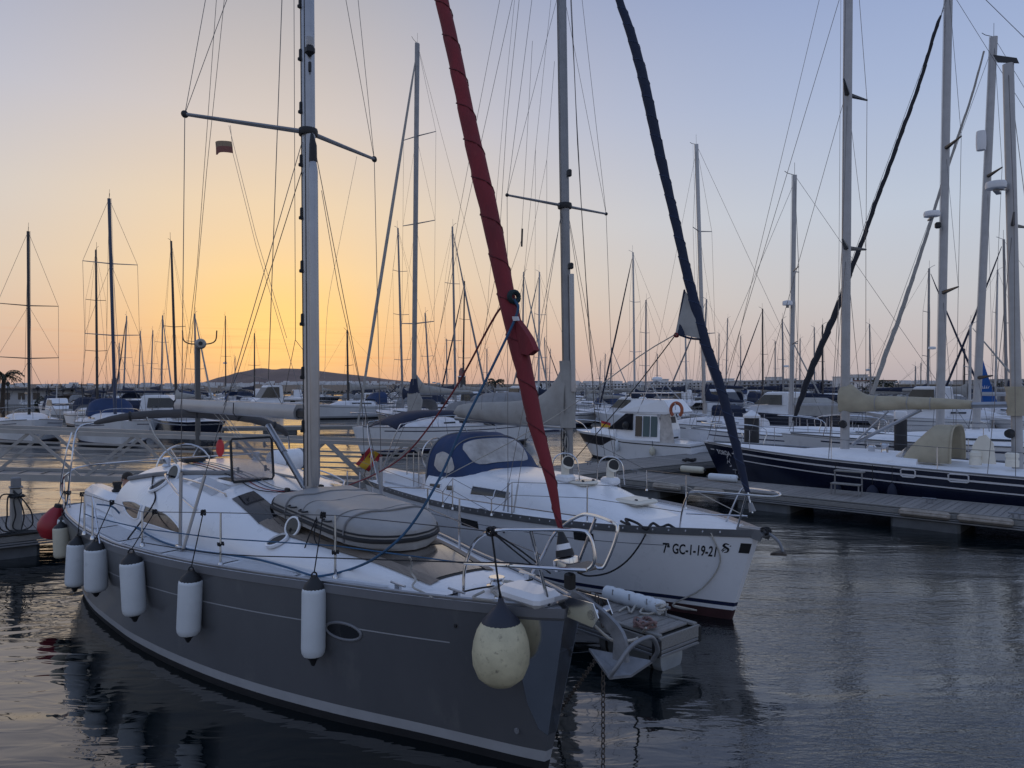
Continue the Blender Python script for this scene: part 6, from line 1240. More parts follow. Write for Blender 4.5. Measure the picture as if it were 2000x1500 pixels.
p = MP(1322, 796, y=1.12); t = thing('lifebuoy', 'orange horseshoe lifebuoy on the motor cruiser’s flybridge', 'lifebuoy', tuple(MF.W(p)), MF.rz); MB().tube([(.0+.26*math.sin(q), .05, -.1+.30*math.cos(q)) for q in np.linspace(-2.5, 2.5, 20)], .075, 8).done('buoy_ring', ORANGE, t); MB().tube([(0, .14, -.1), (.02, .14, .2)], .02, 5).done('strap', PAINTW, t)
p = MP(1174, 838, y=0); t = thing('ensign', 'small red and yellow flag on the motor cruiser’s bow', 'flag', tuple(MF.W(p)), MF.rz); MB().tube([(0, 0, -.5), (0, 0, .45)], .01, 5).done('staff', STEEL, t)
for k, (u0, u1, m) in enumerate(((0, .3, REDFLAG), (.3, .7, YEL), (.7, 1, REDFLAG))): MB().grid([[(-.55*u, .05*math.sin(u*8), .42-.42*v-.12*u) for u in np.linspace(0, 1, 6)] for v in (u0, u1)]).done('flag_stripe', m, t)
for px, pt_, pb, w_, m, lb in ((1205, 858, 882, 8, FEND, 'slim white fender hanging near the motor cruiser’s bow'), (1274, 872, 890, 12, FENDY, 'yellowed ball fender on the motor cruiser’s side')):
    p = side_at(MF, Shrunk(), px, .6, .12, 1, (.5, 7.5)); Wp = MF.W(p); Y = Wp.y; r_ = w_/2/FPX*Y; L_ = (pb-pt_)/FPX*Y; z_ = CH-(pb-750)/FPX*Y; t = thing('fender', lb, 'fender', (Wp.x, Wp.y, z_), 0, 'fenders on the motor cruiser')
    MB().lathe([(.02, 0), (r_*.8, L_*.1), (r_, L_*.35), (r_*.9, L_*.7), (r_*.4, L_*.9), (.02, L_)], (0, 0, 0), (0, 0, 1), 14).done('body', m, t); MB().tube([(0, 0, L_*.9), (0, 0, 1.0-z_)], .01, 4).done('lanyard', ROPEK, t)

# ------------------------------------------------------------------ yachts in the middle distance, each placed by its own mast and bow
def lbl(s): return s
# the tall-masted yacht left of centre, bow to the left, grey tent over its cockpit
TF = Frame((690-1000, 1450*1) and ((690-1000)/FPX*35.5, 35.5), (-.60, -.80)); am = -TF.P(808, 815, y=0).x; tp = TF.P(815, 85, y=0)
tt_, th_, tr_, ttop = yacht('white yacht with the tallest mast left of centre and a grey cockpit tent', TF, L=13.5, hb=1.95, zb=1.45, zs=1.2, hm=WHITE, dm=FARD, cab=(.2, .66, .6, .5), mast=(am, tp.z, tp.x+am, 0), spread=[TF.P(809, 632, y=0).z, TF.P(811, 437, y=0).z, TF.P(813, 266, y=0).z], ssw=.30, rm=.12, mm=ALUD, furlm=BEIGEC, boom=(3.0, 4.6, BEIGEC), wr_=.009)
q = hoodb(tt_, TF, th_, 8.4, 12.6, 1.55, 1.25, 3.0, GREYC); q.name = 'cockpit_tent'; q2 = hoodb(tt_, TF, th_, 7.2, 8.4, 1.3, 1.4, 2.5, GREYC)
for x in (9.3, 10.4, 11.5): MB().grid([[Vector((-x-u, -1.57*math.copysign(abs(math.cos(v))**.6, math.cos(v)), 1.25+1.77*math.sin(v)**.7)) for v in (.25, .4, .6)] for u in (0, .35, .7)]).done('tent_window', CLEARP, tt_)
mb = MB(); c = TF.P(808, 768, y=0); mb.tube([c+Vector((0, 0, .75)), c+Vector((0, 0, .3)), c], [.15, .24, .32], 12); mb.done('mast_cover', NAVYC, tt_); MB().tube([c+Vector((.05, 0, .05)), c-Vector((.1, 0, .4)), c-Vector((.05, 0, .95)), c-Vector((0, 0, 1.15))], [.3, .42, .36, .2], 12).done('sail_bundle', BEIGEC, tt_)
p = TF.W((-11.6, -1.75, 2.1)); t = thing('lifebuoy', 'orange lifebuoy on the tented yacht’s stern, behind the blue spray hood', 'lifebuoy', tuple(p), TF.rz); MB().tube([(.25*math.sin(q), -.05, .32*math.cos(q)) for q in np.linspace(-2.6, 2.6, 20)], .08, 8).done('buoy_ring', ORANGE, t); MB().tube([(-.1, -.05, -.3), (.1, -.05, -.3)], .03, 5).done('strap', PAINTW, t)
for px, py in ((738, 858), (808, 868)):
    p = side_at(TF, th_, px, .7, .2, 1 if False else -1, (.5, 12)); t = thing('fender', 'dark fender on the tented yacht’s side, '+('nearer its bow' if px < 780 else 'nearer its stern'), 'fender', tuple(TF.W((p.x, p.y, .45))), 0, 'dark fenders on the tented yacht'); MB().lathe([(.03, 0), (.13, .05), (.16, .2), (.16, .5), (.1, .68), (.03, .74)], (0, 0, 0), (0, 0, 1), 14).done('body', BLACK, t); MB().tube([(0, 0, .7), (0, 0, .95)], .01, 4).done('lanyard', ROPEK, t)
# two yachts on the left
def placed(label, mx, my_, Y, tx, ty, d, am, zmast=1.75, **k):
    m = atY(mx, my_, Y); m.z = zmast; d = Vector((d[0], d[1], 0)).normalized(); o = m+d*am; fr = Frame(o.xy, d.xy); tp = fr.I @ atY(tx, ty, Y)
    k['spread'] = [fr.P(mx, s, y=0).z for s in k.get('spread', ())]; return (fr,)+yacht(label, fr, mast=(am, tp.z, tp.x+am, tp.y), **k)
fr1, L1, h1, r1, t1 = placed('white yacht at the far left, bow towards the camera, bare dark mast', 57, 810, 46, 55, 452, (.58, -.81), 4.3, L=11.5, hb=1.9, zb=1.45, zs=1.15, cab=(.2, .66, .62, .5), spread=(700, 597), ssw=.42, rm=.10, mm=MASTD, boom=(2.9, 4.2, None), wr_=.010)
fr2, L2, h2, r2, t2 = placed('white yacht with a dark blue mast and dark blue hood, left of the lamp post', 225, 815, 44, 213, 388, (.54, -.84), 4.6, L=12.2, hb=2.0, zb=1.5, zs=1.2, cab=(.2, .64, .62, .55), spread=(655, 515), ssw=.36, rm=.11, mm=MASTB, boom=(3.0, 4.5, NAVYC), wr_=.010)
hoodb(L2, fr2, h2, 6.7, 8.3, 1.3, 1.5, 2.6, BLUEC)
# behind the ketch
frB, B1, hB, rB, tB = placed('large white yacht behind the ketch with a long black furled headsail', 1836, 835, 27.3, 1853, -25, (-.95, .31), 5.5, L=14.5, hb=2.1, zb=1.6, zs=1.35, hm=WHITE, dm=DECK, cab=(.18, .66, .6, .42), spread=(572, 290), ssw=.26, rm=.112, mm=MASTW, furlm=None, boom=None, zmast=1.9, wr_=.008, bigsp=True)
fl = [(frB.P(a, b, y=0), w_*.5/FPX*28.5) for a, b, w_ in ((1550, 822, 6), (1562, 785, 10), (1588, 715, 12), (1625, 628, 12), (1664, 525, 9), (1702, 420, 8), (1757, 270, 7.5), (1795, 165, 6.5), (1832, 45, 6), (1838, 30, 3))]
BLKC = mat('black_canvas', (.018, .02, .028), .8, var=.2); furl(fl, 'furled_headsail', BLKC, B1, None, n=10, tw=20, amp=.2, seed=8); wire('forestay', fl[-1][0], frB.P(1852, -20, y=0), .012, WIRE, B1)
radar(B1, frB.P(1820, 418, y=.3), .28); MB().box(frB.P(1832, 440, y=.25), (.2, .2, .22), bev=.04).done('deck_light', BLACK, B1)
frC, C1, hC, rC, tC = placed('white yacht with a blue stripe and pale slender mast behind the ketch’s bow', 1545, 820, 33, 1552, 342, (-.93, .36), 4.6, L=12, hb=1.9, zb=1.45, zs=1.2, hm=WHITE, dm=DECK, cab=(.2, .66, .6, .42), spread=(672, 530), ssw=.24, rm=.078, mm=MASTW, furlm=None, boom=(2.6, 4.5, None), wr_=.008)
radar(C1, frC.P(1538, 592, y=.25), .22)
frD, D1, hD, rD, tD = placed('white yacht with a pale furled headsail and a bright blue sail by its leaning mast', 1906, 795, 30, 1941, 72, (-.95, .31), 4.8, L=13.5, hb=2.0, zb=1.5, zs=1.3, hm=WHITE, dm=DECK, cab=(.18, .66, .6, .42), spread=(738-0, 345), ssw=.25, rm=.115, mm=MASTW, furlm=None, boom=(3.1, 4.5, None), wr_=.008, bigsp=True)
fl = [(frD.P(a, b, y=0), w_*.42/FPX*30) for a, b, w_ in ((1703, 770, 8), (1722, 715, 11), (1760, 610, 10), (1800, 490, 8), (1850, 330, 6), (1900, 180, 5), (1922, 100, 4))]; furl(fl, 'furled_headsail', BEIGEC, D1, None, n=10, tw=16, amp=.15, seed=9); wire('forestay', frD.P(1690, 805, y=0), fl[0][0], .03, ALUD, D1)
radar(D1, frD.P(1916, 275, y=.3), vert=True)
bs = [frD.P(1917, 692, y=-.4), frD.P(1914, 788, y=-.4), frD.P(1947, 786, y=-.4)]
rows = [[lerp(lerp(bs[0], bs[1], u), lerp(bs[0], bs[2], u), v)+Vector((0, .05*math.sin(u*5+v*3), 0)) for v in np.linspace(0, 1, 6)] for u in np.linspace(.02, 1, 12)]; bsail = MB().grid(rows).done('hoisted_sail', BLUES, D1, ang=70)
c = frD.P(1922, 759, y=-.40); mb = MB(); R_ = Matrix.Identity(3)
for k, hgt in enumerate((.10, .12, .14, .12, .10)): x = (k-2)*.055; d_ = (bs[2]-bs[1]).normalized(); mb.slab([c+d_*(x-.02)+Vector((0, .09, 0)), c+d_*(x+.02)+Vector((0, .09, 0)), c+d_*(x*1.5+.004)+Vector((0, .09, hgt)), c+d_*(x*1.5-.004)+Vector((0, .09, hgt))], (0, .004, 0))
mb.done('crown_emblem', PAINTW, bsail)
frE, E1, hE, rE, tE = placed('yacht behind the motor cruiser with a navy sail cover and pale mast', 1377, 800, 42, 1360, 282, (-.66, .75), 4.6, L=12, hb=1.9, zb=1.4, zs=1.2, cab=(.2, .66, .6, .5), spread=(652, 452), ssw=.24, rm=.10, mm=ALU, furlm=None, boom=(2.5, 2.4, NAVYC), wr_=.009)
# ------------------------------------------------------------------ far boats: a few templates, then copies of each with its own mast
def tube1(pts, r, n=5): return MB().tube(pts, r, n)
FARM = {'silver': mat('far_silver_mast', (.25, .25, .26), .5, .3), 'dark': mat('far_dark_mast', (.05, .048, .05), .5, .2), 'pale': mat('far_pale_mast', (.45, .45, .45), .5, .2)}
HULLS = {}
def hull_template(key, hm, dm, stripe, cabm, hood=None, cover=None):
    e = bpy.data.objects.new('far_yacht', None); HULLS[key] = []
    h = Hull(10, [0, .3, .9, 1.9, 3.5, 5.5, 7.5, 9, 10], [.06, .3, .68, 1.08, 1.45, 1.6, 1.56, 1.42, 1.25], ([0, 3, 6.5, 10], [1.35, 1.18, 1.08, 1.1]), [.03, .12, .35, .7, 1.15, 1.4, 1.38, 1.15, .8], rake=.7, srake=.6, depth=.35)
    h.st = [10*(i/12)**1.15 for i in range(13)]
    def keep(o): HULLS[key].append((o.name.split('.')[0], o.data)); bpy.data.objects.remove(o)
    keep(h.band('hull', hm, None, lambda a: h.zs(a), .25, 3)); keep(h.band('boot_stripe', stripe, None, .25, .1, 1)); keep(h.band('antifouling', BOTTOM, None, .1, -.34, 2)); keep(h.deck('deck', dm, None, .05)); keep(h.band('sheer_stripe', stripe, None, lambda a: h.zs(a)-.15, lambda a: h.zs(a)-.22, 1, off=.005, a0=.5))
    r = Roof(h, [2.2, 3.2, 4.4, 6.6], [.3, .7, .95, 1.0], [.02, .36, .46, .46], 3); keep(r.build('coachroof', cabm, None, 8, 8))
    for sd in (0, 1):
        rows = [[r.pt(a, PI*u if sd == 0 else PI*(1-u), .015) for u in (.84, .88, .92)] for a in (3.9, 4.8, 5.8)]; keep(MB().grid(rows).done('cabin_window', TINT, None))
    mb = MB()
    for sd in (-1, 1): mb.tube([(.1, 0, 1.95)]+[h.pt(a, h.zs(a), sd)+Vector((0, 0, .6)) for a in (1.2, 3, 5, 7, 9, 10)], .012, 4)
    mb.tube([h.pt(10, 1.1, -1)+Vector((0, 0, .6)), h.pt(10, 1.1, 1)+Vector((0, 0, .6))], .014, 4)
    for a in (1.2, 3, 5, 7, 9, 10):
        for sd in (-1, 1): p = h.pt(a, h.zs(a), sd); mb.tube([p, p+Vector((0, 0, .6))], .014, 4)
    keep(mb.done('guard_rails', WIRE, None))
    if hood: rows = [[Vector((-a, 1.05*math.copysign(abs(math.cos(v))**.6, math.cos(v)), 1.2+hh*math.sin(v)**.7)) for v in np.linspace(.001, PI-.001, 9)] for a, hh in ((6.2, .5), (6.6, 1.0), (7.4, 1.15))]; keep(MB().grid(rows).done('spray_hood', hood, None))
    mb = MB(); mb.tube([(-4.1, 0, 2.6), (-8.0, 0, 2.55)], .06, 6); keep(mb.done('boom', ALUD, None))
    if cover:
        rows = [[Vector((-4.1-4*u*.96, (.15-.05*u)*math.cos(v), 2.72+lerp(.28, .1, u)*math.sin(v)+(.2 if u == 0 else 0)*math.sin(v))) for v in np.linspace(0, 2*PI, 9)[:-1]] for u in (0, .1, .35, .7, 1)]; mb = MB(); mb.grid(rows, closed=True); mb.add(rows[-1], [tuple(range(8))]); mb.add(rows[0], [tuple(range(8))]); keep(mb.done('sail_cover', cover, None))
    bpy.data.objects.remove(e)
hull_template('wn', FARW, FARD, NAVYS, FARD, NAVYC, NAVYC); hull_template('wb', FARW, FARD, STRIPE, FARD, BLUEC, BEIGEC); hull_template('wr', FARW, FARD, mat('red_stripe', (.2, .02, .03), .5), FARD, BEIGEC, None)
hull_template('bl', NAVY, FARD, PAINTW, FARD, GREYC, BEIGEC); hull_template('gr', mat('grey_far_hull', (.22, .23, .25), .4), FARD, NAVYS, FARD, GREYC, NAVYC); hull_template('wp', FARW, FARW, NAVYS, FARW, None, None)
RIG = {}
def vtube(pts, r, n=4):                                              # rings level with the deck, so that a later stretch in height leaves the thickness alone
    rr = r if isinstance(r, (list, tuple)) else [r]*len(pts); mb = MB()
    mb.grid([[Vector((p[0]+q*math.cos(2*PI*j/n+.4), p[1]+q*math.sin(2*PI*j/n+.4), p[2])) for j in range(n)] for p, q in zip(pts, rr)], closed=True); mb.add([], []); return mb
SPREAD = {}
def rig(n, col, furlm):                                              # (name, mesh, height fraction or None): height 1, origin on deck at the mast foot
    key = (n, col, furlm.name if furlm else None)
    if key in RIG: return RIG[key]
    m = FARM[col]; out = []
    out.append(('mast', vtube([(0, 0, -.02), (0, 0, .5), (0, 0, 1)], [.098, .09, .07], 8).mesh('mast', m), None))
    zs = {1: (.5,), 2: (.36, .68), 3: (.27, .52, .76)}[n]
    for z in zs:
        for sd in (-1, 1): out.append(('spreader', tube1([(0, 0, 0), (-.15, sd*.85*(1-.25*z), .06)], .022, 4).mesh('spreader', m), z))
    for sd in (-1, 1):
        out.append(('cap_shroud', vtube([(-.1, sd*1.3, 0)]+[(-.15, sd*.85*(1-.25*z), z+.004) for z in zs]+[(0, 0, .985)], .009).mesh('cap_shroud', WIRE), None))
        out.append(('lower_shroud', vtube([(.1, sd*1.25, 0), (0, 0, zs[0]-.01)], .009).mesh('lower_shroud', WIRE), None))
    out.append(('backstay', vtube([(-6.1, 0, 0), (0, 0, .995)], .009).mesh('backstay', WIRE), None))
    if furlm: out.append(('furled_headsail', vtube([(4.0, 0, .0), (3.85, 0, .035), (2, 0, .48), (.5, 0, .86), (.12, 0, .96)], [.06, .085, .075, .045, .02], 7).mesh('furled_headsail', furlm), None))
    else: out.append(('forestay', vtube([(4.0, 0, 0), (.05, 0, .985)], .010).mesh('forestay', WIRE), None))
    out.append(('masthead_aerial', tube1([(0, .05, 0), (0, .05, .6)], .012, 4).mesh('masthead_aerial', m), 1)); out.append(('wind_vane', tube1([(0, 0, 0), (.25, 0, .14), (.38, .1, .22)], .016, 4).mesh('wind_vane', m), 1))
    RIG[key] = out; return out
DOME = MB().lathe([(.02, -.12), (.28, -.1), (.3, 0), (.27, .1), (.02, .13)], (0, 0, 0), (0, 0, 1), 10).mesh('radar_dome', FARW)
def far_yacht(label, bx, Y, tx, ty, key, n, col, furlm, d, group, L=10.5, dome=None):
    s = L/10; d = Vector((d[0], d[1], 0)).normalized(); m = atY(bx, 750, Y); m.z = 0; o = m+d*4*s
    t = thing('sailing_yacht', label, 'sailing yacht', o, math.atan2(d.y, d.x), group); t.scale = (s, s, s)
    for nm, me in HULLS[key]: link(nm, me, t)
    tp = atY(tx, ty, Y); H = (tp.z/s-1.5); fr = Frame(o.xy, d.xy); tl_ = (fr.I @ Vector((tp.x, tp.y, 0)))/s+Vector((4, 0, 0)); v = Vector((tl_.x*.5, tl_.y, H)); q = Vector((0, 0, 1)).rotation_difference(v.normalized())
    for nm, me, zf in rig(n, col, furlm):
        o_ = link(nm, me, t, Vector((-4, 0, 1.5))+(q @ Vector((0, 0, H*zf)) if zf else Vector())); o_.scale = (1, 1, H if zf is None else 1)
        o_.rotation_euler = q.to_euler()
    if dome: link('radar_dome', DOME, t, (-3.7, 0, 1.5+H*dome), scale=(1/s, 1/s, 1/s))
    return t
A_, B_ = FWD.xy, BACK.xy; C_ = (.75, .66); D_ = (-.75, -.66); GRP = 'sailing yachts moored in the rows behind'
FB = {'n': None, 'w': BEIGEC, 'b': NAVYC, 'g': GREYC}
rows_ = [  # label, base x, distance, top x, top y, hull, spreaders, mast, headsail, heading
 ('yacht with a thin two-spreader mast between the far-left yacht and the blue-masted one', 190, 60, 187, 488, 'wn', 2, 'dark', 'n', B_),
 ('yacht whose thick near-black mast leans left of the lamp post, under a dark awning', 345, 52, 333, 471, 'bl', 1, 'dark', 'n', A_),
 ('yacht whose silver mast rises right behind the lamp post’s round head', 383, 78, 380, 613, 'wb', 2, 'silver', 'w', B_),
 ('yacht with a short silver mast just right of the blue mast', 241, 92, 248, 617, 'wn', 1, 'silver', 'b', A_),
 ('yacht with the second silver mast right of the blue mast', 270, 98, 275, 646, 'wr', 1, 'silver', 'w', B_),
 ('yacht with the third silver mast right of the blue mast', 294, 106, 299, 645, 'wb', 1, 'silver', 'n', A_),
 ('yacht with the taller silver mast just left of the near-black mast', 315, 88, 318, 616, 'gr', 2, 'silver', 'w', B_),
 ('yacht whose short mast stands hard against the blue mast’s right side', 232, 118, 233, 670, 'wp', 1, 'silver', 'n', B_),
 ('yacht with a thin mast and radar dome left of the hill’s peak', 441, 112, 440, 617, 'wb', 1, 'dark', 'n', A_),
 ('yacht whose thin mast crosses the hill’s left shoulder', 497, 102, 497, 651, 'wn', 1, 'dark', 'n', B_),
 ('yacht with a short mast left of the hill’s left shoulder', 459, 145, 459, 696, 'wp', 1, 'silver', 'n', A_),
 ('small white yacht afloat alone, its mast crossing the hill right of the grey yacht’s mast', 680, 76, 677, 645, 'wb', 1, 'dark', 'n', D_),
 ('yacht with a three-spreader mast leaning left of the tallest left-centre mast', 787, 60, 775, 446, 'gr', 3, 'silver', 'n', A_),
 ('yacht with a silver leaning mast right of the tallest left-centre mast', 890, 64, 882, 443, 'wn', 2, 'silver', 'g', B_),
 ('yacht with a dark red-brown mast just left of the dark tower', 904, 80, 908, 549, 'bl', 2, 'dark', 'b', A_),
 ('yacht with a leaning mast close right of the tallest left-centre mast', 840, 84, 828, 611, 'wb', 1, 'silver', 'n', B_),
 ('yacht with a short thin mast midway to the dark tower', 873, 96, 872, 662, 'wp', 1, 'silver', 'n', A_),
 ('yacht with a short mast just left of the palm', 951, 112, 951, 681, 'wr', 1, 'silver', 'n', B_),
 ('yacht with a silver mast right of the red furled sail, the left of a pair', 1019, 76, 1024, 531, 'wb', 1, 'silver', 'w', B_),
 ('yacht with a silver mast right of the red furled sail, the right of a pair', 1052, 66, 1054, 531, 'wn', 2, 'pale', 'w', A_),
 ('yacht with a short mast left of the white yacht’s mast', 1068, 96, 1062, 659, 'gr', 1, 'silver', 'b', B_),
 ('yacht whose short dark mast almost touches the white yacht’s mast', 1072, 122, 1076, 681, 'wp', 1, 'silver', 'n', A_),
 ('yacht with the leftmost of three short masts right of the white yacht’s mast', 1171, 122, 1173, 705, 'wn', 1, 'silver', 'n', B_),
 ('yacht with the middle of three short masts right of the white yacht’s mast', 1180, 110, 1183, 691, 'wb', 1, 'silver', 'n', A_),
 ('yacht with the tallest of three short masts right of the white yacht’s mast', 1192, 96, 1195, 679, 'wr', 1, 'silver', 'w', B_),
 ('yacht with a tall pale mast above the motor cruiser’s left end', 1240, 62, 1235, 493, 'wn', 2, 'pale', 'b', A_),
 ('yacht with a shorter mast above the motor cruiser’s windscreen', 1261, 74, 1262, 586, 'wb', 2, 'silver', 'n', B_),
 ('yacht with a short mast above the motor cruiser’s flybridge', 1283, 112, 1284, 691, 'wp', 1, 'silver', 'n', A_),
 ('yacht whose mast rises behind the pale clew of the navy headsail', 1341, 84, 1336, 573, 'gr', 2, 'pale', 'w', B_),
 ('yacht whose mast leans just right of the navy headsail’s clew', 1372, 76, 1383, 584, 'wn', 1, 'silver', 'g', A_),
 ('yacht with a mast well right of the navy headsail, left of a shorter one', 1417, 90, 1423, 621, 'wb', 1, 'silver', 'n', B_),
 ('yacht with a short mast just right of the navy headsail’s middle', 1403, 112, 1405, 651, 'wr', 1, 'silver', 'n', A_),
 ('yacht with a short mast between the navy headsail and the slender pale mast', 1446, 116, 1447, 656, 'wp', 1, 'silver', 'n', B_),
 ('yacht with a dark mast left of the slender pale mast', 1490, 84, 1489, 603, 'bl', 1, 'dark', 'b', A_),
 ('yacht with the nearer mast left of the slender pale mast and its radar dome', 1530, 82, 1527, 623, 'wn', 1, 'silver', 'w', B_),
 ('yacht with a short mast hard left of the slender pale mast', 1514, 108, 1514, 666, 'wb', 1, 'silver', 'n', A_),
 ('yacht with a short mast hard right of the slender pale mast', 1562, 96, 1563, 661, 'wp', 1, 'silver', 'n', B_),
 ('yacht with the left mast of a pair crossed by the black furled sail', 1591, 90, 1590, 639, 'gr', 1, 'silver', 'n', A_),
 ('yacht with the right mast of a pair crossed by the black furled sail', 1607, 84, 1606, 634, 'wn', 1, 'dark', 'n', B_),
 ('yacht with a small radar on its mast, right of the ketch’s mainmast', 1701, 80, 1697, 633, 'wb', 1, 'silver', 'n', A_),
 ('yacht with a two-spreader mast and radar left of the thick pale mast', 1812, 62, 1816, 524, 'wn', 2, 'silver', 'b', B_),
 ('yacht with the left of two thin masts above the tan building', 1788, 96, 1788, 715, 'wp', 1, 'silver', 'n', A_),
 ('yacht with the right of two thin masts above the tan building', 1798, 104, 1799, 709, 'wr', 1, 'silver', 'n', B_),
 ('yacht with a dark thin mast right of the thick pale mast', 1883, 82, 1884, 681, 'bl', 1, 'dark', 'n', A_),
 ('yacht with a pale mast just left of the leaning mast', 1893, 52, 1897, 634, 'wb', 1, 'pale', 'w', B_),
 ('yacht with a brownish mast behind the mizzen mast’s left side', 1966, 56, 1957, 468, 'wn', 1, 'silver', 'b', A_),
 ('yacht with a thin pale mast between the bright blue sail and the mizzen', 1944, 70, 1951, 527, 'gr', 2, 'pale', 'n', B_)]
for lb_, bx, Y, tx, ty, key, n, col, fk, d in rows_:
    far_yacht(lb_, bx, Y, tx, ty, key, n, col, FB[fk], d, GRP, L=rnd.uniform(9.5, 12) if Y < 90 else rnd.uniform(8.5, 11), dome=.42 if 'radar' in lb_ else None)
r2 = random.Random(21); taken = [(q[1], q[2]) for q in rows_]
def clear(px, Y): return all(abs(px-a)/FPX*(Y+b)/2 > 2.7 or abs(Y-b) > 10 for a, b in taken)
cnt = 0
LMK = [(57, 'far-left mast'), (225, 'blue mast'), (385, 'lamp post'), (500, 'hill’s left shoulder'), (612, 'grey yacht’s mast'), (700, 'tented yacht’s bow'), (808, 'tall left-centre mast'), (900, 'dark tower'), (968, 'lone palm'), (1030, 'red furled sail'), (1108, 'white yacht’s mast'), (1175, 'motor cruiser’s bow'), (1240, 'motor cruiser’s windscreen'), (1310, 'motor cruiser’s flybridge'), (1395, 'navy headsail'), (1468, 'conical pile cap'), (1545, 'slender pale mast'), (1645, 'ketch’s mainmast'), (1715, 'dark palm clump'), (1760, 'flat-capped pile'), (1838, 'thick pale mast'), (1908, 'leaning mast'), (1985, 'mizzen mast')]
def where(px, seen={}):
    d, nm, x = min((abs(px-x), nm, x) for x, nm in LMK); sd_ = 'left' if px < x else 'right'
    return ('directly behind the '+nm) if d < 5 else ('just ' if d < 16 else '')+sd_+' of the '+nm
HC = {'wn': 'navy-striped white', 'wb': 'pale-striped white', 'wr': 'red-striped white', 'wp': 'plain white', 'gr': 'grey', 'bl': 'dark blue'}; used_l = {}
def once(s_, Y):
    k = used_l.setdefault(s_, []); k.append(Y); return s_.replace('far ', ['far ', 'farther ', 'farthest ', 'remotest '][min(len(k)-1, 3)], 1)
for Y, n_ in ((70, 5), (90, 12), (104, 16), (118, 24), (134, 28), (152, 32), (172, 34)):
    k = 0; tries = 0
    while k < n_ and tries < 400:
        tries += 1; px = r2.uniform(90, 2050); Yb = Y+r2.uniform(-3, 3)
        if (430 < px < 700 and Y < 140) or (px < 330 and Y < 85) or not clear(px, Yb): continue
        taken.append((px, Yb)); k += 1; cnt += 1; H = r2.uniform(8.5, 13); ty = 750-(H-CH)/FPX*Yb
        hk = r2.choice(['wn', 'wb', 'wr', 'wp', 'wp', 'gr', 'bl']); mc_ = r2.choice(['silver', 'silver', 'pale', 'dark']); far_yacht(once('far %s yacht with a %s mast %s' % (HC[hk], mc_, where(px)), Yb), px, Yb, px+r2.uniform(-6, 6), ty, hk, r2.choice([1, 1, 2]), mc_, r2.choice([None, None, BEIGEC, NAVYC]), r2.choice([A_, B_]), 'small yachts in the far rows', L=r2.uniform(8, 10.5))
# small motor boats
MOT = []
def motor_template(hm, top, hood):
    h = Hull(6.5, [0, .3, 1, 2.2, 4, 6.5], [.06, .4, .85, 1.15, 1.2, 1.12], ([0, 3, 6.5], [1.1, .9, .8]), [.03, .15, .5, .9, 1.05, 1.0], rake=.8, depth=.25); h.st = [6.5*i/10 for i in range(11)]; out = []
    def keep(o): out.append((o.name.split('.')[0], o.data)); bpy.data.objects.remove(o)
    keep(h.band('hull', hm, None, lambda a: h.zs(a), .12, 3)); keep(h.band('boot_stripe', NAVYS, None, .12, -.2, 1)); keep(h.deck('deck', FARD, None, .05))
    keep(loftbox('cabin', FARW, [(-1.4, .5, -4.4, 1.0, .85), (-2.2, .7, -4.4, .95, 1.35), (-2.9, .7, -4.3, .85, top), (-3.0, .6, -4.2, .8, top+.06)], None)); keep(loftbox('windscreen', TINT, [(-2.18, .73, -4.0, .98, 1.36), (-2.84, .73, -3.95, .89, top-.1)], None))
    if hood: keep(loftbox('cockpit_cover', hood, [(-4.3, .9, -6.3, 1.0, .8), (-4.3, .85, -6.2, .9, 1.5), (-4.4, .6, -5.8, .6, 1.75)], None))
    keep(MB().tube(smoothpts([h.pt(1.6, .95, -1), h.pt(1.2, 1.4, -1), (.1, 0, 1.6), h.pt(1.2, 1.4, 1), h.pt(1.6, .95, 1)], 3), .018, 5).done('bow_rail', STEEL, None)); MOT.append(out)
motor_template(FARW, 2.0, NAVYC); motor_template(FARW, 2.5, None); motor_template(NAVY, 2.0, BEIGEC)
def motor(label, px, Y, k, d, s, group):
    o = atY(px, 750, Y); o.z = 0; t = thing('motor_boat', label, 'motor boat', o, math.atan2(d[1], d[0]), group); t.scale = (s, s, s)
    for nm, me in MOT[k]: link(nm, me, t)
MG = 'small motor boats in the rows behind'
for lb_, px, Y, k, d, s in (('low white motor boat by the dark pontoon, right of the lamp post', 440, 56, 0, (1, .1), 1.3), ('white motor boat with a raised wheelhouse, left of the hill', 460, 92, 1, D_, 1.3), ('white motor boat just left of the grey yacht’s mast', 560, 112, 1, C_, 1.1),
    ('small motor boat left of the blue-masted yacht', 128, 72, 0, B_, 1.0), ('small motor boat right of the blue-masted yacht', 300, 70, 2, B_, 1.0), ('white motor boat behind the beige sail cover', 960, 70, 1, A_, 1.3), ('small motor boat to the left of the motor cruiser', 1160, 62, 0, A_, 1.2),
    ('motor boat with a dark hull right of the motor cruiser', 1420, 62, 2, A_, 1.4), ('white motor boat behind the square pile', 1500, 58, 1, B_, 1.2), ('white motor boat under the tan sail cover', 1690, 56, 1, A_, 1.3), ('small white motor boat far right, behind the mizzen', 1930, 50, 0, A_, 1.2)):
    motor(lb_, px, Y, k, d, s, MG); taken.append((px, Y))
for Y, n_ in ((62, 4), (80, 6), (100, 9), (118, 9), (135, 10), (155, 10)):
    k = 0; tries = 0
    while k < n_ and tries < 400:
        tries += 1; px = r2.uniform(0, 2050); Yb = Y+r2.uniform(-3, 3)
        if (420 < px < 700 and Y < 140) or (px < 420 and Y < 110) or not clear(px, Yb): continue
        taken.append((px, Yb)); k += 1; mk_ = r2.choice([0, 1, 1]); motor(once('far white motor boat with a %s %s' % (('hooded cockpit', 'raised wheelhouse')[mk_], where(px)), Yb), px, Yb, mk_, r2.choice([A_, B_]), r2.uniform(.75, 1.1), 'small motor boats in the far rows')
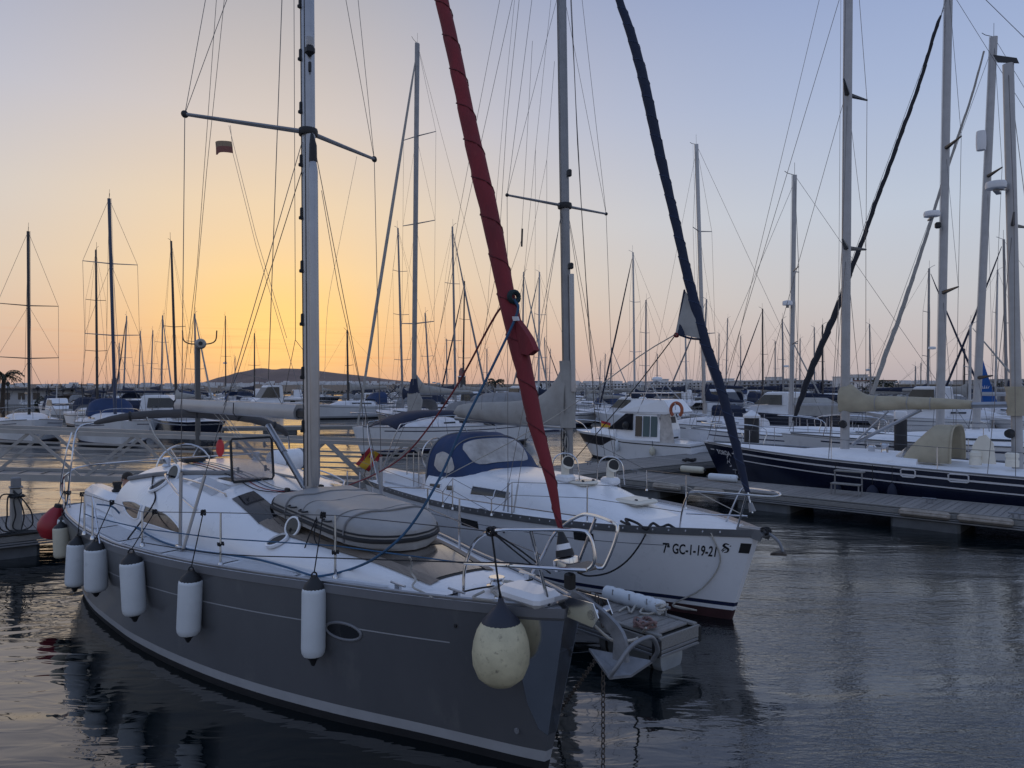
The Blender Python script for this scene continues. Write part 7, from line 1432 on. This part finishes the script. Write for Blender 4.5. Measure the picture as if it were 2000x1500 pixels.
# far pontoons
for (xa, ya, xb, yb, lb_) in ((325, 51, 705, 54, 'dark low pontoon crossing the bright water left of centre'), (60, 72, 420, 76, 'dark far pontoon behind the two left-hand yachts'), (700, 84, 1000, 80, 'dark far pontoon behind the tented yacht'), (1130, 70, 1480, 66, 'dark far pontoon behind the motor cruiser'), (1450, 50, 2060, 46, 'dark far pontoon behind the white yachts at the right')):
    p, q = atY(xa, 750, ya), atY(xb, 750, yb); fr = Frame(p.xy, (q-p).xy); L_ = (q-p).xy.length; t = thing('far_pontoon', lb_, 'pontoon', (*fr.o.xy, 0), fr.rz)
    MB().box((L_/2, 0, .38), (L_, 2.0, .24)).done('decking', FASC, t, smooth=False); 
    for k in range(int(L_/5)): MB().box((2.5+k*5, 0, .1), (2.2, 1.9, .3)).done('float_block', FLOAT, t, smooth=False)
# piles
def pile(label, px, Y, ytop, wpx, cap):
    p = atY(px, 750, Y); r = wpx/2/FPX*Y; z = CH-(ytop-750)/FPX*Y; t = thing('mooring_pile', label, 'pile', (p.x, p.y, 0), 0, 'dark mooring piles')
    MB().lathe([(r, -1), (r, z-.28), (r*.98, z-.27)], (0, 0, 0), (0, 0, 1), 18).done('shaft', PILE, t)
    MB().lathe([(r*1.04, z-.3), (r*1.18, z-.28), (r*1.16, z-.2), (.03, z)] if cap else [(r*1.02, z-.28), (r*1.02, z-.05), (r*.9, z)], (0, 0, 0), (0, 0, 1), 18).done('cap', FARW, t)
pile('dark pile with a white conical cap, right of the navy headsail', 1468, 27.5, 801, 28, 1); pile('dark pile with a flat white cap, under the tan sail cover', 1759, 26, 803, 23, 0); pile('slim dark pile with a pale cap, left of the lamp post', 290, 58, 788, 13, 1); pile('slim dark pile beside the blue-masted yacht’s left', 172, 60, 805, 12, 0)

# ------------------------------------------------------------------ shore: sheds, tower, white houses, palms
PLAST = mat('white_plaster', (.66, .66, .67), .85, var=.12, vs=.4); PLASTG = mat('grey_plaster', (.40, .405, .42), .85, var=.15, vs=.3); BROWN = mat('brown_cladding', (.07, .055, .05), .8, var=.3, vs=.5); TANB = mat('tan_plaster', (.36, .32, .26), .85, var=.1); ROOFD = mat('dark_flat_roof', (.05, .05, .055), .8); TILE = mat('brown_roof_tile', (.16, .085, .06), .85, var=.2); WIN = mat('far_window', (.02, .024, .03), .15)
LEAF = mat('palm_leaf', (.022, .03, .016), .8, var=.4, vs=2); TRUNK = mat('palm_trunk', (.06, .045, .035), .9, var=.3, vs=3); BUSH = mat('dark_foliage', (.025, .034, .022), .85, var=.5, vs=1.5)
def house(label, x0, x1, ytop, ybase, Y, m=PLAST, roof=None, storeys=1, nwin=0, name='building', arch=False, depth=8, over=.3, band=False):
    a, b = atY(x0, ybase, Y), atY(x1, ytop, Y); W_ = b.x-a.x; H = b.z; t = thing(name, label, 'building', ((a.x+b.x)/2, Y+depth/2, 0))
    MB().box((0, 0, H/2), (W_, depth, H)).done('walls', m, t, smooth=False); MB().box((0, -.1, H+.1), (W_+over*2, depth+over*2, .24)).done('roof', roof or m, t, smooth=False)
    base_ = max(a.z, .6); hs = (H-base_)/storeys
    for s_ in range(storeys):
        z = base_+hs*(s_+.52)
        if band: MB().box((0, -depth/2-.02, z), (W_*.94, .1, hs*.55)).done('window_band', WIN, t, smooth=False); continue
        for k in range(nwin):
            x = -W_/2+W_*(k+.5)/nwin; ww_ = W_/nwin*.45; h_ = hs*.5
            if arch: mb = MB(); mb.slab([(x-ww_/2, -depth/2-.03, z-h_*.6), (x+ww_/2, -depth/2-.03, z-h_*.6)]+[(x+ww_/2*math.cos(q), -depth/2-.03, z+h_*.15+ww_/2*math.sin(q)) for q in np.linspace(0, PI, 8)], (0, .06, 0)); mb.done('arched_window', WIN, t, smooth=False)
            else: MB().box((x, -depth/2-.01, z), (ww_, .08, h_)).done('window', WIN, t, smooth=False)
        if storeys > 1: MB().box((0, -depth/2-.5, base_+hs*s_+.05), (W_, 1.0, .14)).done('balcony', m, t, smooth=False)
    return t
house('long low shed with a dark overhanging flat roof at the far left', -60, 86, 761, 793, 112, PLASTG, ROOFD, 1, 5, over=1.0); house('brown kiosk right of the far-left shed', 104, 136, 773, 792, 112, BROWN, None, 1, 2); house('second brown kiosk with a lit opening, left of the blue mast', 138, 174, 772, 792, 114, BROWN, ROOFD, 1, 2)
house('grey kiosk left of the dark awning', 178, 214, 774, 792, 118, PLASTG, None, 1, 2); house('low white hut left of the grey yacht’s mast', 541, 582, 781, 790, 110, PLAST, None, 1, 2)
house('white harbour building with a row of arches behind the beige sail cover', 900, 1020, 768, 784, 150, PLAST, None, 1, 5, arch=True); house('taller white harbour building with arched windows beside the red furled sail', 1046, 1100, 746, 784, 150, PLAST, mat('blue_trim', (.06, .1, .18), .6), 2, 3, arch=True); house('small dark hut on the white harbour building', 988, 1006, 757, 770, 152, BROWN, None, 1, 1)
hrand = random.Random(5)
for i, (x0, x1, yt, lb_) in enumerate(((1128, 1175, 757, 'white terraced houses right of the white yacht’s mast'), (1178, 1226, 754, 'white stepped houses above the motor cruiser’s bow'), (1228, 1268, 757, 'white houses above the motor cruiser’s windscreen'), (1270, 1318, 751, 'white hotel block above the motor cruiser’s flybridge'), (1320, 1376, 752, 'white hotel block behind the navy sail cover'), (1384, 1440, 752, 'pale hotel block right of the navy headsail'), (1442, 1500, 750, 'pale hotel block above the conical pile cap'), (1502, 1580, 748, 'broad grey hotel behind the slender pale mast'), (1582, 1655, 749, 'broad grey hotel left of the ketch’s mainmast'), (1655, 1712, 741, 'white block right of the ketch’s mainmast'), (1900, 1960, 748, 'grey hotel behind the bright blue sail'), (1962, 2040, 746, 'grey hotel at the far right edge'))):
    house(lb_, x0, x1, yt-5, 776, 300+i % 3*12, PLAST if i < 5 or i == 9 else PLASTG, None, 3, 7, depth=14)
for x0, x1, yt in ((1135, 1150, 752), (1190, 1204, 749), (1290, 1306, 745), (1340, 1352, 746), (1422, 1434, 744), (1506, 1528, 741), (1540, 1556, 744), (1672, 1695, 736)): house('white roof block on the skyline '+where((x0+x1)/2), x0, x1, yt-4, 770, 330, PLAST, None, 1, 1, depth=8)['group'] = 'roof blocks on the skyline'
house('tan building with one long dark window band at the right', 1746, 1898, 752, 779, 150, TANB, None, 1, 1, band=True, over=.5); house('building with a brown tiled roof beside the dark palms', 1700, 1748, 744, 774, 170, PLAST, TILE, 2, 4)
t = thing('tent', 'white marquee with pointed roof left of the ketch’s mainmast', 'tent', atY(1615, 750, 120)*1); t.location.z = 0; W_ = 50/FPX*120; z0, z1 = CH-(781-750)/FPX*120, CH-(764-750)/FPX*120
mb = MB(); mb.grid([[Vector((-W_/2+W_*i/12, y, z0+(z1-z0)*(.72+.28*abs(math.sin(PI*i/4)))*(1 if y == 2 else .6))) for y in (-2, 2, 6)] for i in range(13)]); mb.done('canopy', PLAST, t)
for k in range(5): MB().tube([(-W_/2+W_*k/4, -2, 0), (-W_/2+W_*k/4, -2, z0+.6)], .06, 5).done('tent_pole', PLAST, t)
p = atY(902, 750, 170); z = CH-(720-750)/FPX*170; t = thing('harbour_tower', 'dark round tower with a paler red-topped head among the masts', 'tower', (p.x, p.y, 0)); r = 7.5/FPX*170
MB().lathe([(r*1.05, 0), (r, z*.72), (r*.98, z*.74)], (0, 0, 0), (0, 0, 1), 16).done('shaft', mat('dark_tower_stone', (.06, .05, .05), .9), t); MB().lathe([(r*.8, z*.74), (r*.8, z*.92), (r*.5, z), (.05, z*1.03)], (0, 0, 0), (0, 0, 1), 14).done('lantern', mat('faded_red_paint', (.25, .11, .10), .8), t); MB().lathe([(r*1.1, z*.73), (r*1.1, z*.76)], (0, 0, 0), (0, 0, 1), 16).done('gallery', PLAST, t)
def palm(label, px, ytop, Y, seed, lean=0, nf=26, sc_=1):
    r_ = random.Random(seed); p = atY(px, 750, Y); z = CH-(ytop-750)/FPX*Y; t = thing('palm_tree', label, 'tree', (p.x, p.y, 0)); hc = z-1.2*sc_; R = 1.9*sc_
    MB().tube(smoothpts([(0, 0, 0), (lean*.4, 0, hc*.5), (lean, 0, hc)], 4), [.28*sc_, .25*sc_, .22*sc_, .2*sc_, .2*sc_, .2*sc_, .2*sc_, .2*sc_, .24*sc_], 8).done('trunk', TRUNK, t); cr = MB()
    for i in range(nf):
        az_ = r_.uniform(0, 6.28); up = r_.uniform(-.35, 1.15); ln = R*r_.uniform(.75, 1.1); pts = []
        for k in range(6): u = k/5; pts.append(Vector((lean, 0, hc))+Vector((math.cos(az_)*ln*u*math.cos(up*(1-u*.5)), math.sin(az_)*ln*u*math.cos(up*(1-u*.5)), ln*(u*math.sin(up)-.65*u*u))))
        sd_ = Vector((-math.sin(az_), math.cos(az_), 0)); 
        for k in range(5):
            for s_ in (-1, 1):
                for h_ in (0, .5): a = lerp(pts[k], pts[k+1], h_); b = lerp(pts[k], pts[k+1], h_+.35); tipv = lerp(a, pts[k+1], .9)+sd_*s_*.34*sc_*(1-.1*k)-Vector((0, 0, .22*sc_)); cr.add([a, b, tipv], [(0, 1, 2)])
        cr.tube(pts, .02*sc_, 4)
    cr.done('crown', LEAF, t, smooth=False); return t
palm('tall palm leaning at the far left edge above the shed', 4, 712, 100, 1, .3, 30, 1.25); palm('lone palm standing between the tower and the red furled sail', 968, 732, 140, 2, -.1, 30, 1.15); palm('left palm of the dark clump behind the pale furled sail', 1711, 734, 140, 3, 0, 26, 1.1); palm('right palm of the dark clump behind the pale furled sail', 1733, 737, 145, 4, 0, 26, 1.1); palm('short palm in front of the dark clump, nearest the ketch’s mainmast', 1690, 748, 140, 6, 0, 22, .9); palm('slim palm right of the bright blue sail', 1953, 739, 140, 7, 0, 22, .9)
def bush(label, px, w_, ytop, ybase, Y, seed, name='bush', n=420):
    r_ = random.Random(seed); p = atY(px, 750, Y); W_ = w_/FPX*Y; z1 = CH-(ytop-750)/FPX*Y; t = thing(name, label, 'bush' if name == 'bush' else 'tree', (p.x, p.y, 0)); mb = MB()
    for i in range(n):
        q = r_.uniform(0, 6.28); k = r_.random()**.4; v = r_.random(); c = Vector((W_/2*k*math.cos(q)*(1-.35*v), 1.5*k*math.sin(q), z1*(.08+.92*v*(1-.3*k*k)))); s_ = r_.uniform(.16, .36)*max(.8, z1/4); a, b = Vector((r_.gauss(0, 1), r_.gauss(0, 1), r_.gauss(0, 1))).normalized()*s_, Vector((r_.gauss(0, 1), r_.gauss(0, 1), r_.gauss(0, 1))).normalized()*s_; mb.add([c-a, c+b, c+a], [(0, 1, 2)])
    mb.done('foliage', BUSH, t, smooth=False); MB().tube([(0, 0, 0), (0, 0, z1*.6)], .12, 6).done('stem', TRUNK, t)
bush('dark green hedge between the far-left shed and the brown kiosk', 86, 30, 774, 792, 108, 1)
for i, (px, w_, yt) in enumerate(((1140, 44, 768), (1185, 50, 766), (1232, 46, 767), (1282, 50, 768), (1335, 60, 767), (1400, 50, 766), (1455, 60, 768), (1020, 40, 764), (840, 50, 768), (1690, 50, 754))): bush('dark trees along the shore, '+('below the white houses above the motor cruiser’s bow', 'under the terraced houses', 'under the houses above the windscreen', 'under the hotel above the flybridge', 'behind the navy sail cover', 'right of the navy headsail', 'above the conical pile cap', 'left of the taller harbour building', 'right of the tall left-centre mast', 'round the palm clump')[i], px, w_, yt+1, 780, 253, 30+i, 'shore_tree', 500)
for px, yt, lb_ in ((15, 745, 'shore lamp with a pointed lantern beside the far-left palm'), (74, 754, 'shore lamp with a pointed lantern just right of the far-left mast'), (123, 757, 'shore lamp with a pointed lantern above the brown kiosk')):
    p = atY(px, 750, 104); z = CH-(yt-750)/FPX*104; t = thing('street_lamp', lb_, 'street lamp', (p.x, p.y, 0)); MB().tube([(0, 0, 0), (0, 0, z-.6)], .06, 6).done('post', PILE, t); MB().lathe([(.1, z-.65), (.3, z-.3), (.34, z-.25), (.05, z)], (0, 0, 0), (0, 0, 1), 8).done('lantern', PILE, t)
p = atY(277, 765, 58); t = thing('awning', 'long dark flat awning on posts left of the near-black mast', 'awning', (p.x, p.y, 0)); z = CH-(765-750)/FPX*58; MB().box((0, 0, z), (5.1, 3, .16), bev=.04).done('canopy', NAVYC, t)
for x in (-2.4, 2.4):
    for y in (-1.3, 1.3): MB().tube([(x, y, .5), (x, y, z)], .05, 6).done('post', ALUD, t)
# the white town scattered low on the hill and the far shoreline reads as one mass
r3 = random.Random(11); mb = MB()
for i in range(1300):
    if i < 520: px = r3.gauss(640, 70); Y = r3.uniform(1650, 1900); yb = r3.uniform(746, 761)
    elif i < 760: px = r3.uniform(400, 1000); Y = r3.uniform(900, 1500); yb = r3.uniform(757, 766)
    else: px = r3.uniform(1080, 2050) if i % 4 else r3.uniform(-50, 500); Y = r3.uniform(420, 800); yb = r3.uniform(745, 757)+(5 if px < 600 else 0)
    p = atY(px, yb, Y); s_ = r3.uniform(2.2, 4.6)*(Y/1700)**.6*1.7; mb.box((p.x, p.y, p.z), (s_*r3.uniform(1, 2.2), s_, s_*.75))
struct(mb.done('hillside_town', PLAST, smooth=False), 'stuff')
mb = MB()
for i in range(1500):
    px = r3.uniform(-100, 2100); Y = r3.uniform(252, 285); p = atY(px, 750, Y); h_ = r3.uniform(.1, .8)*(1+.6*math.sin(px*.03)**2)*(1 if px > 1050 else .6); c = Vector((p.x, p.y, .3+h_*r3.random())); s_ = r3.uniform(.25, .6)
    for k in range(3): a, b = Vector((r3.gauss(0, 1), r3.gauss(0, 1), r3.gauss(0, .7))).normalized()*s_, Vector((r3.gauss(0, 1), r3.gauss(0, 1), r3.gauss(0, .7))).normalized()*s_; mb.add([c-a, c+b, c+a], [(0, 1, 2)])
struct(mb.done('shore_scrub', BUSH, smooth=False), 'stuff')
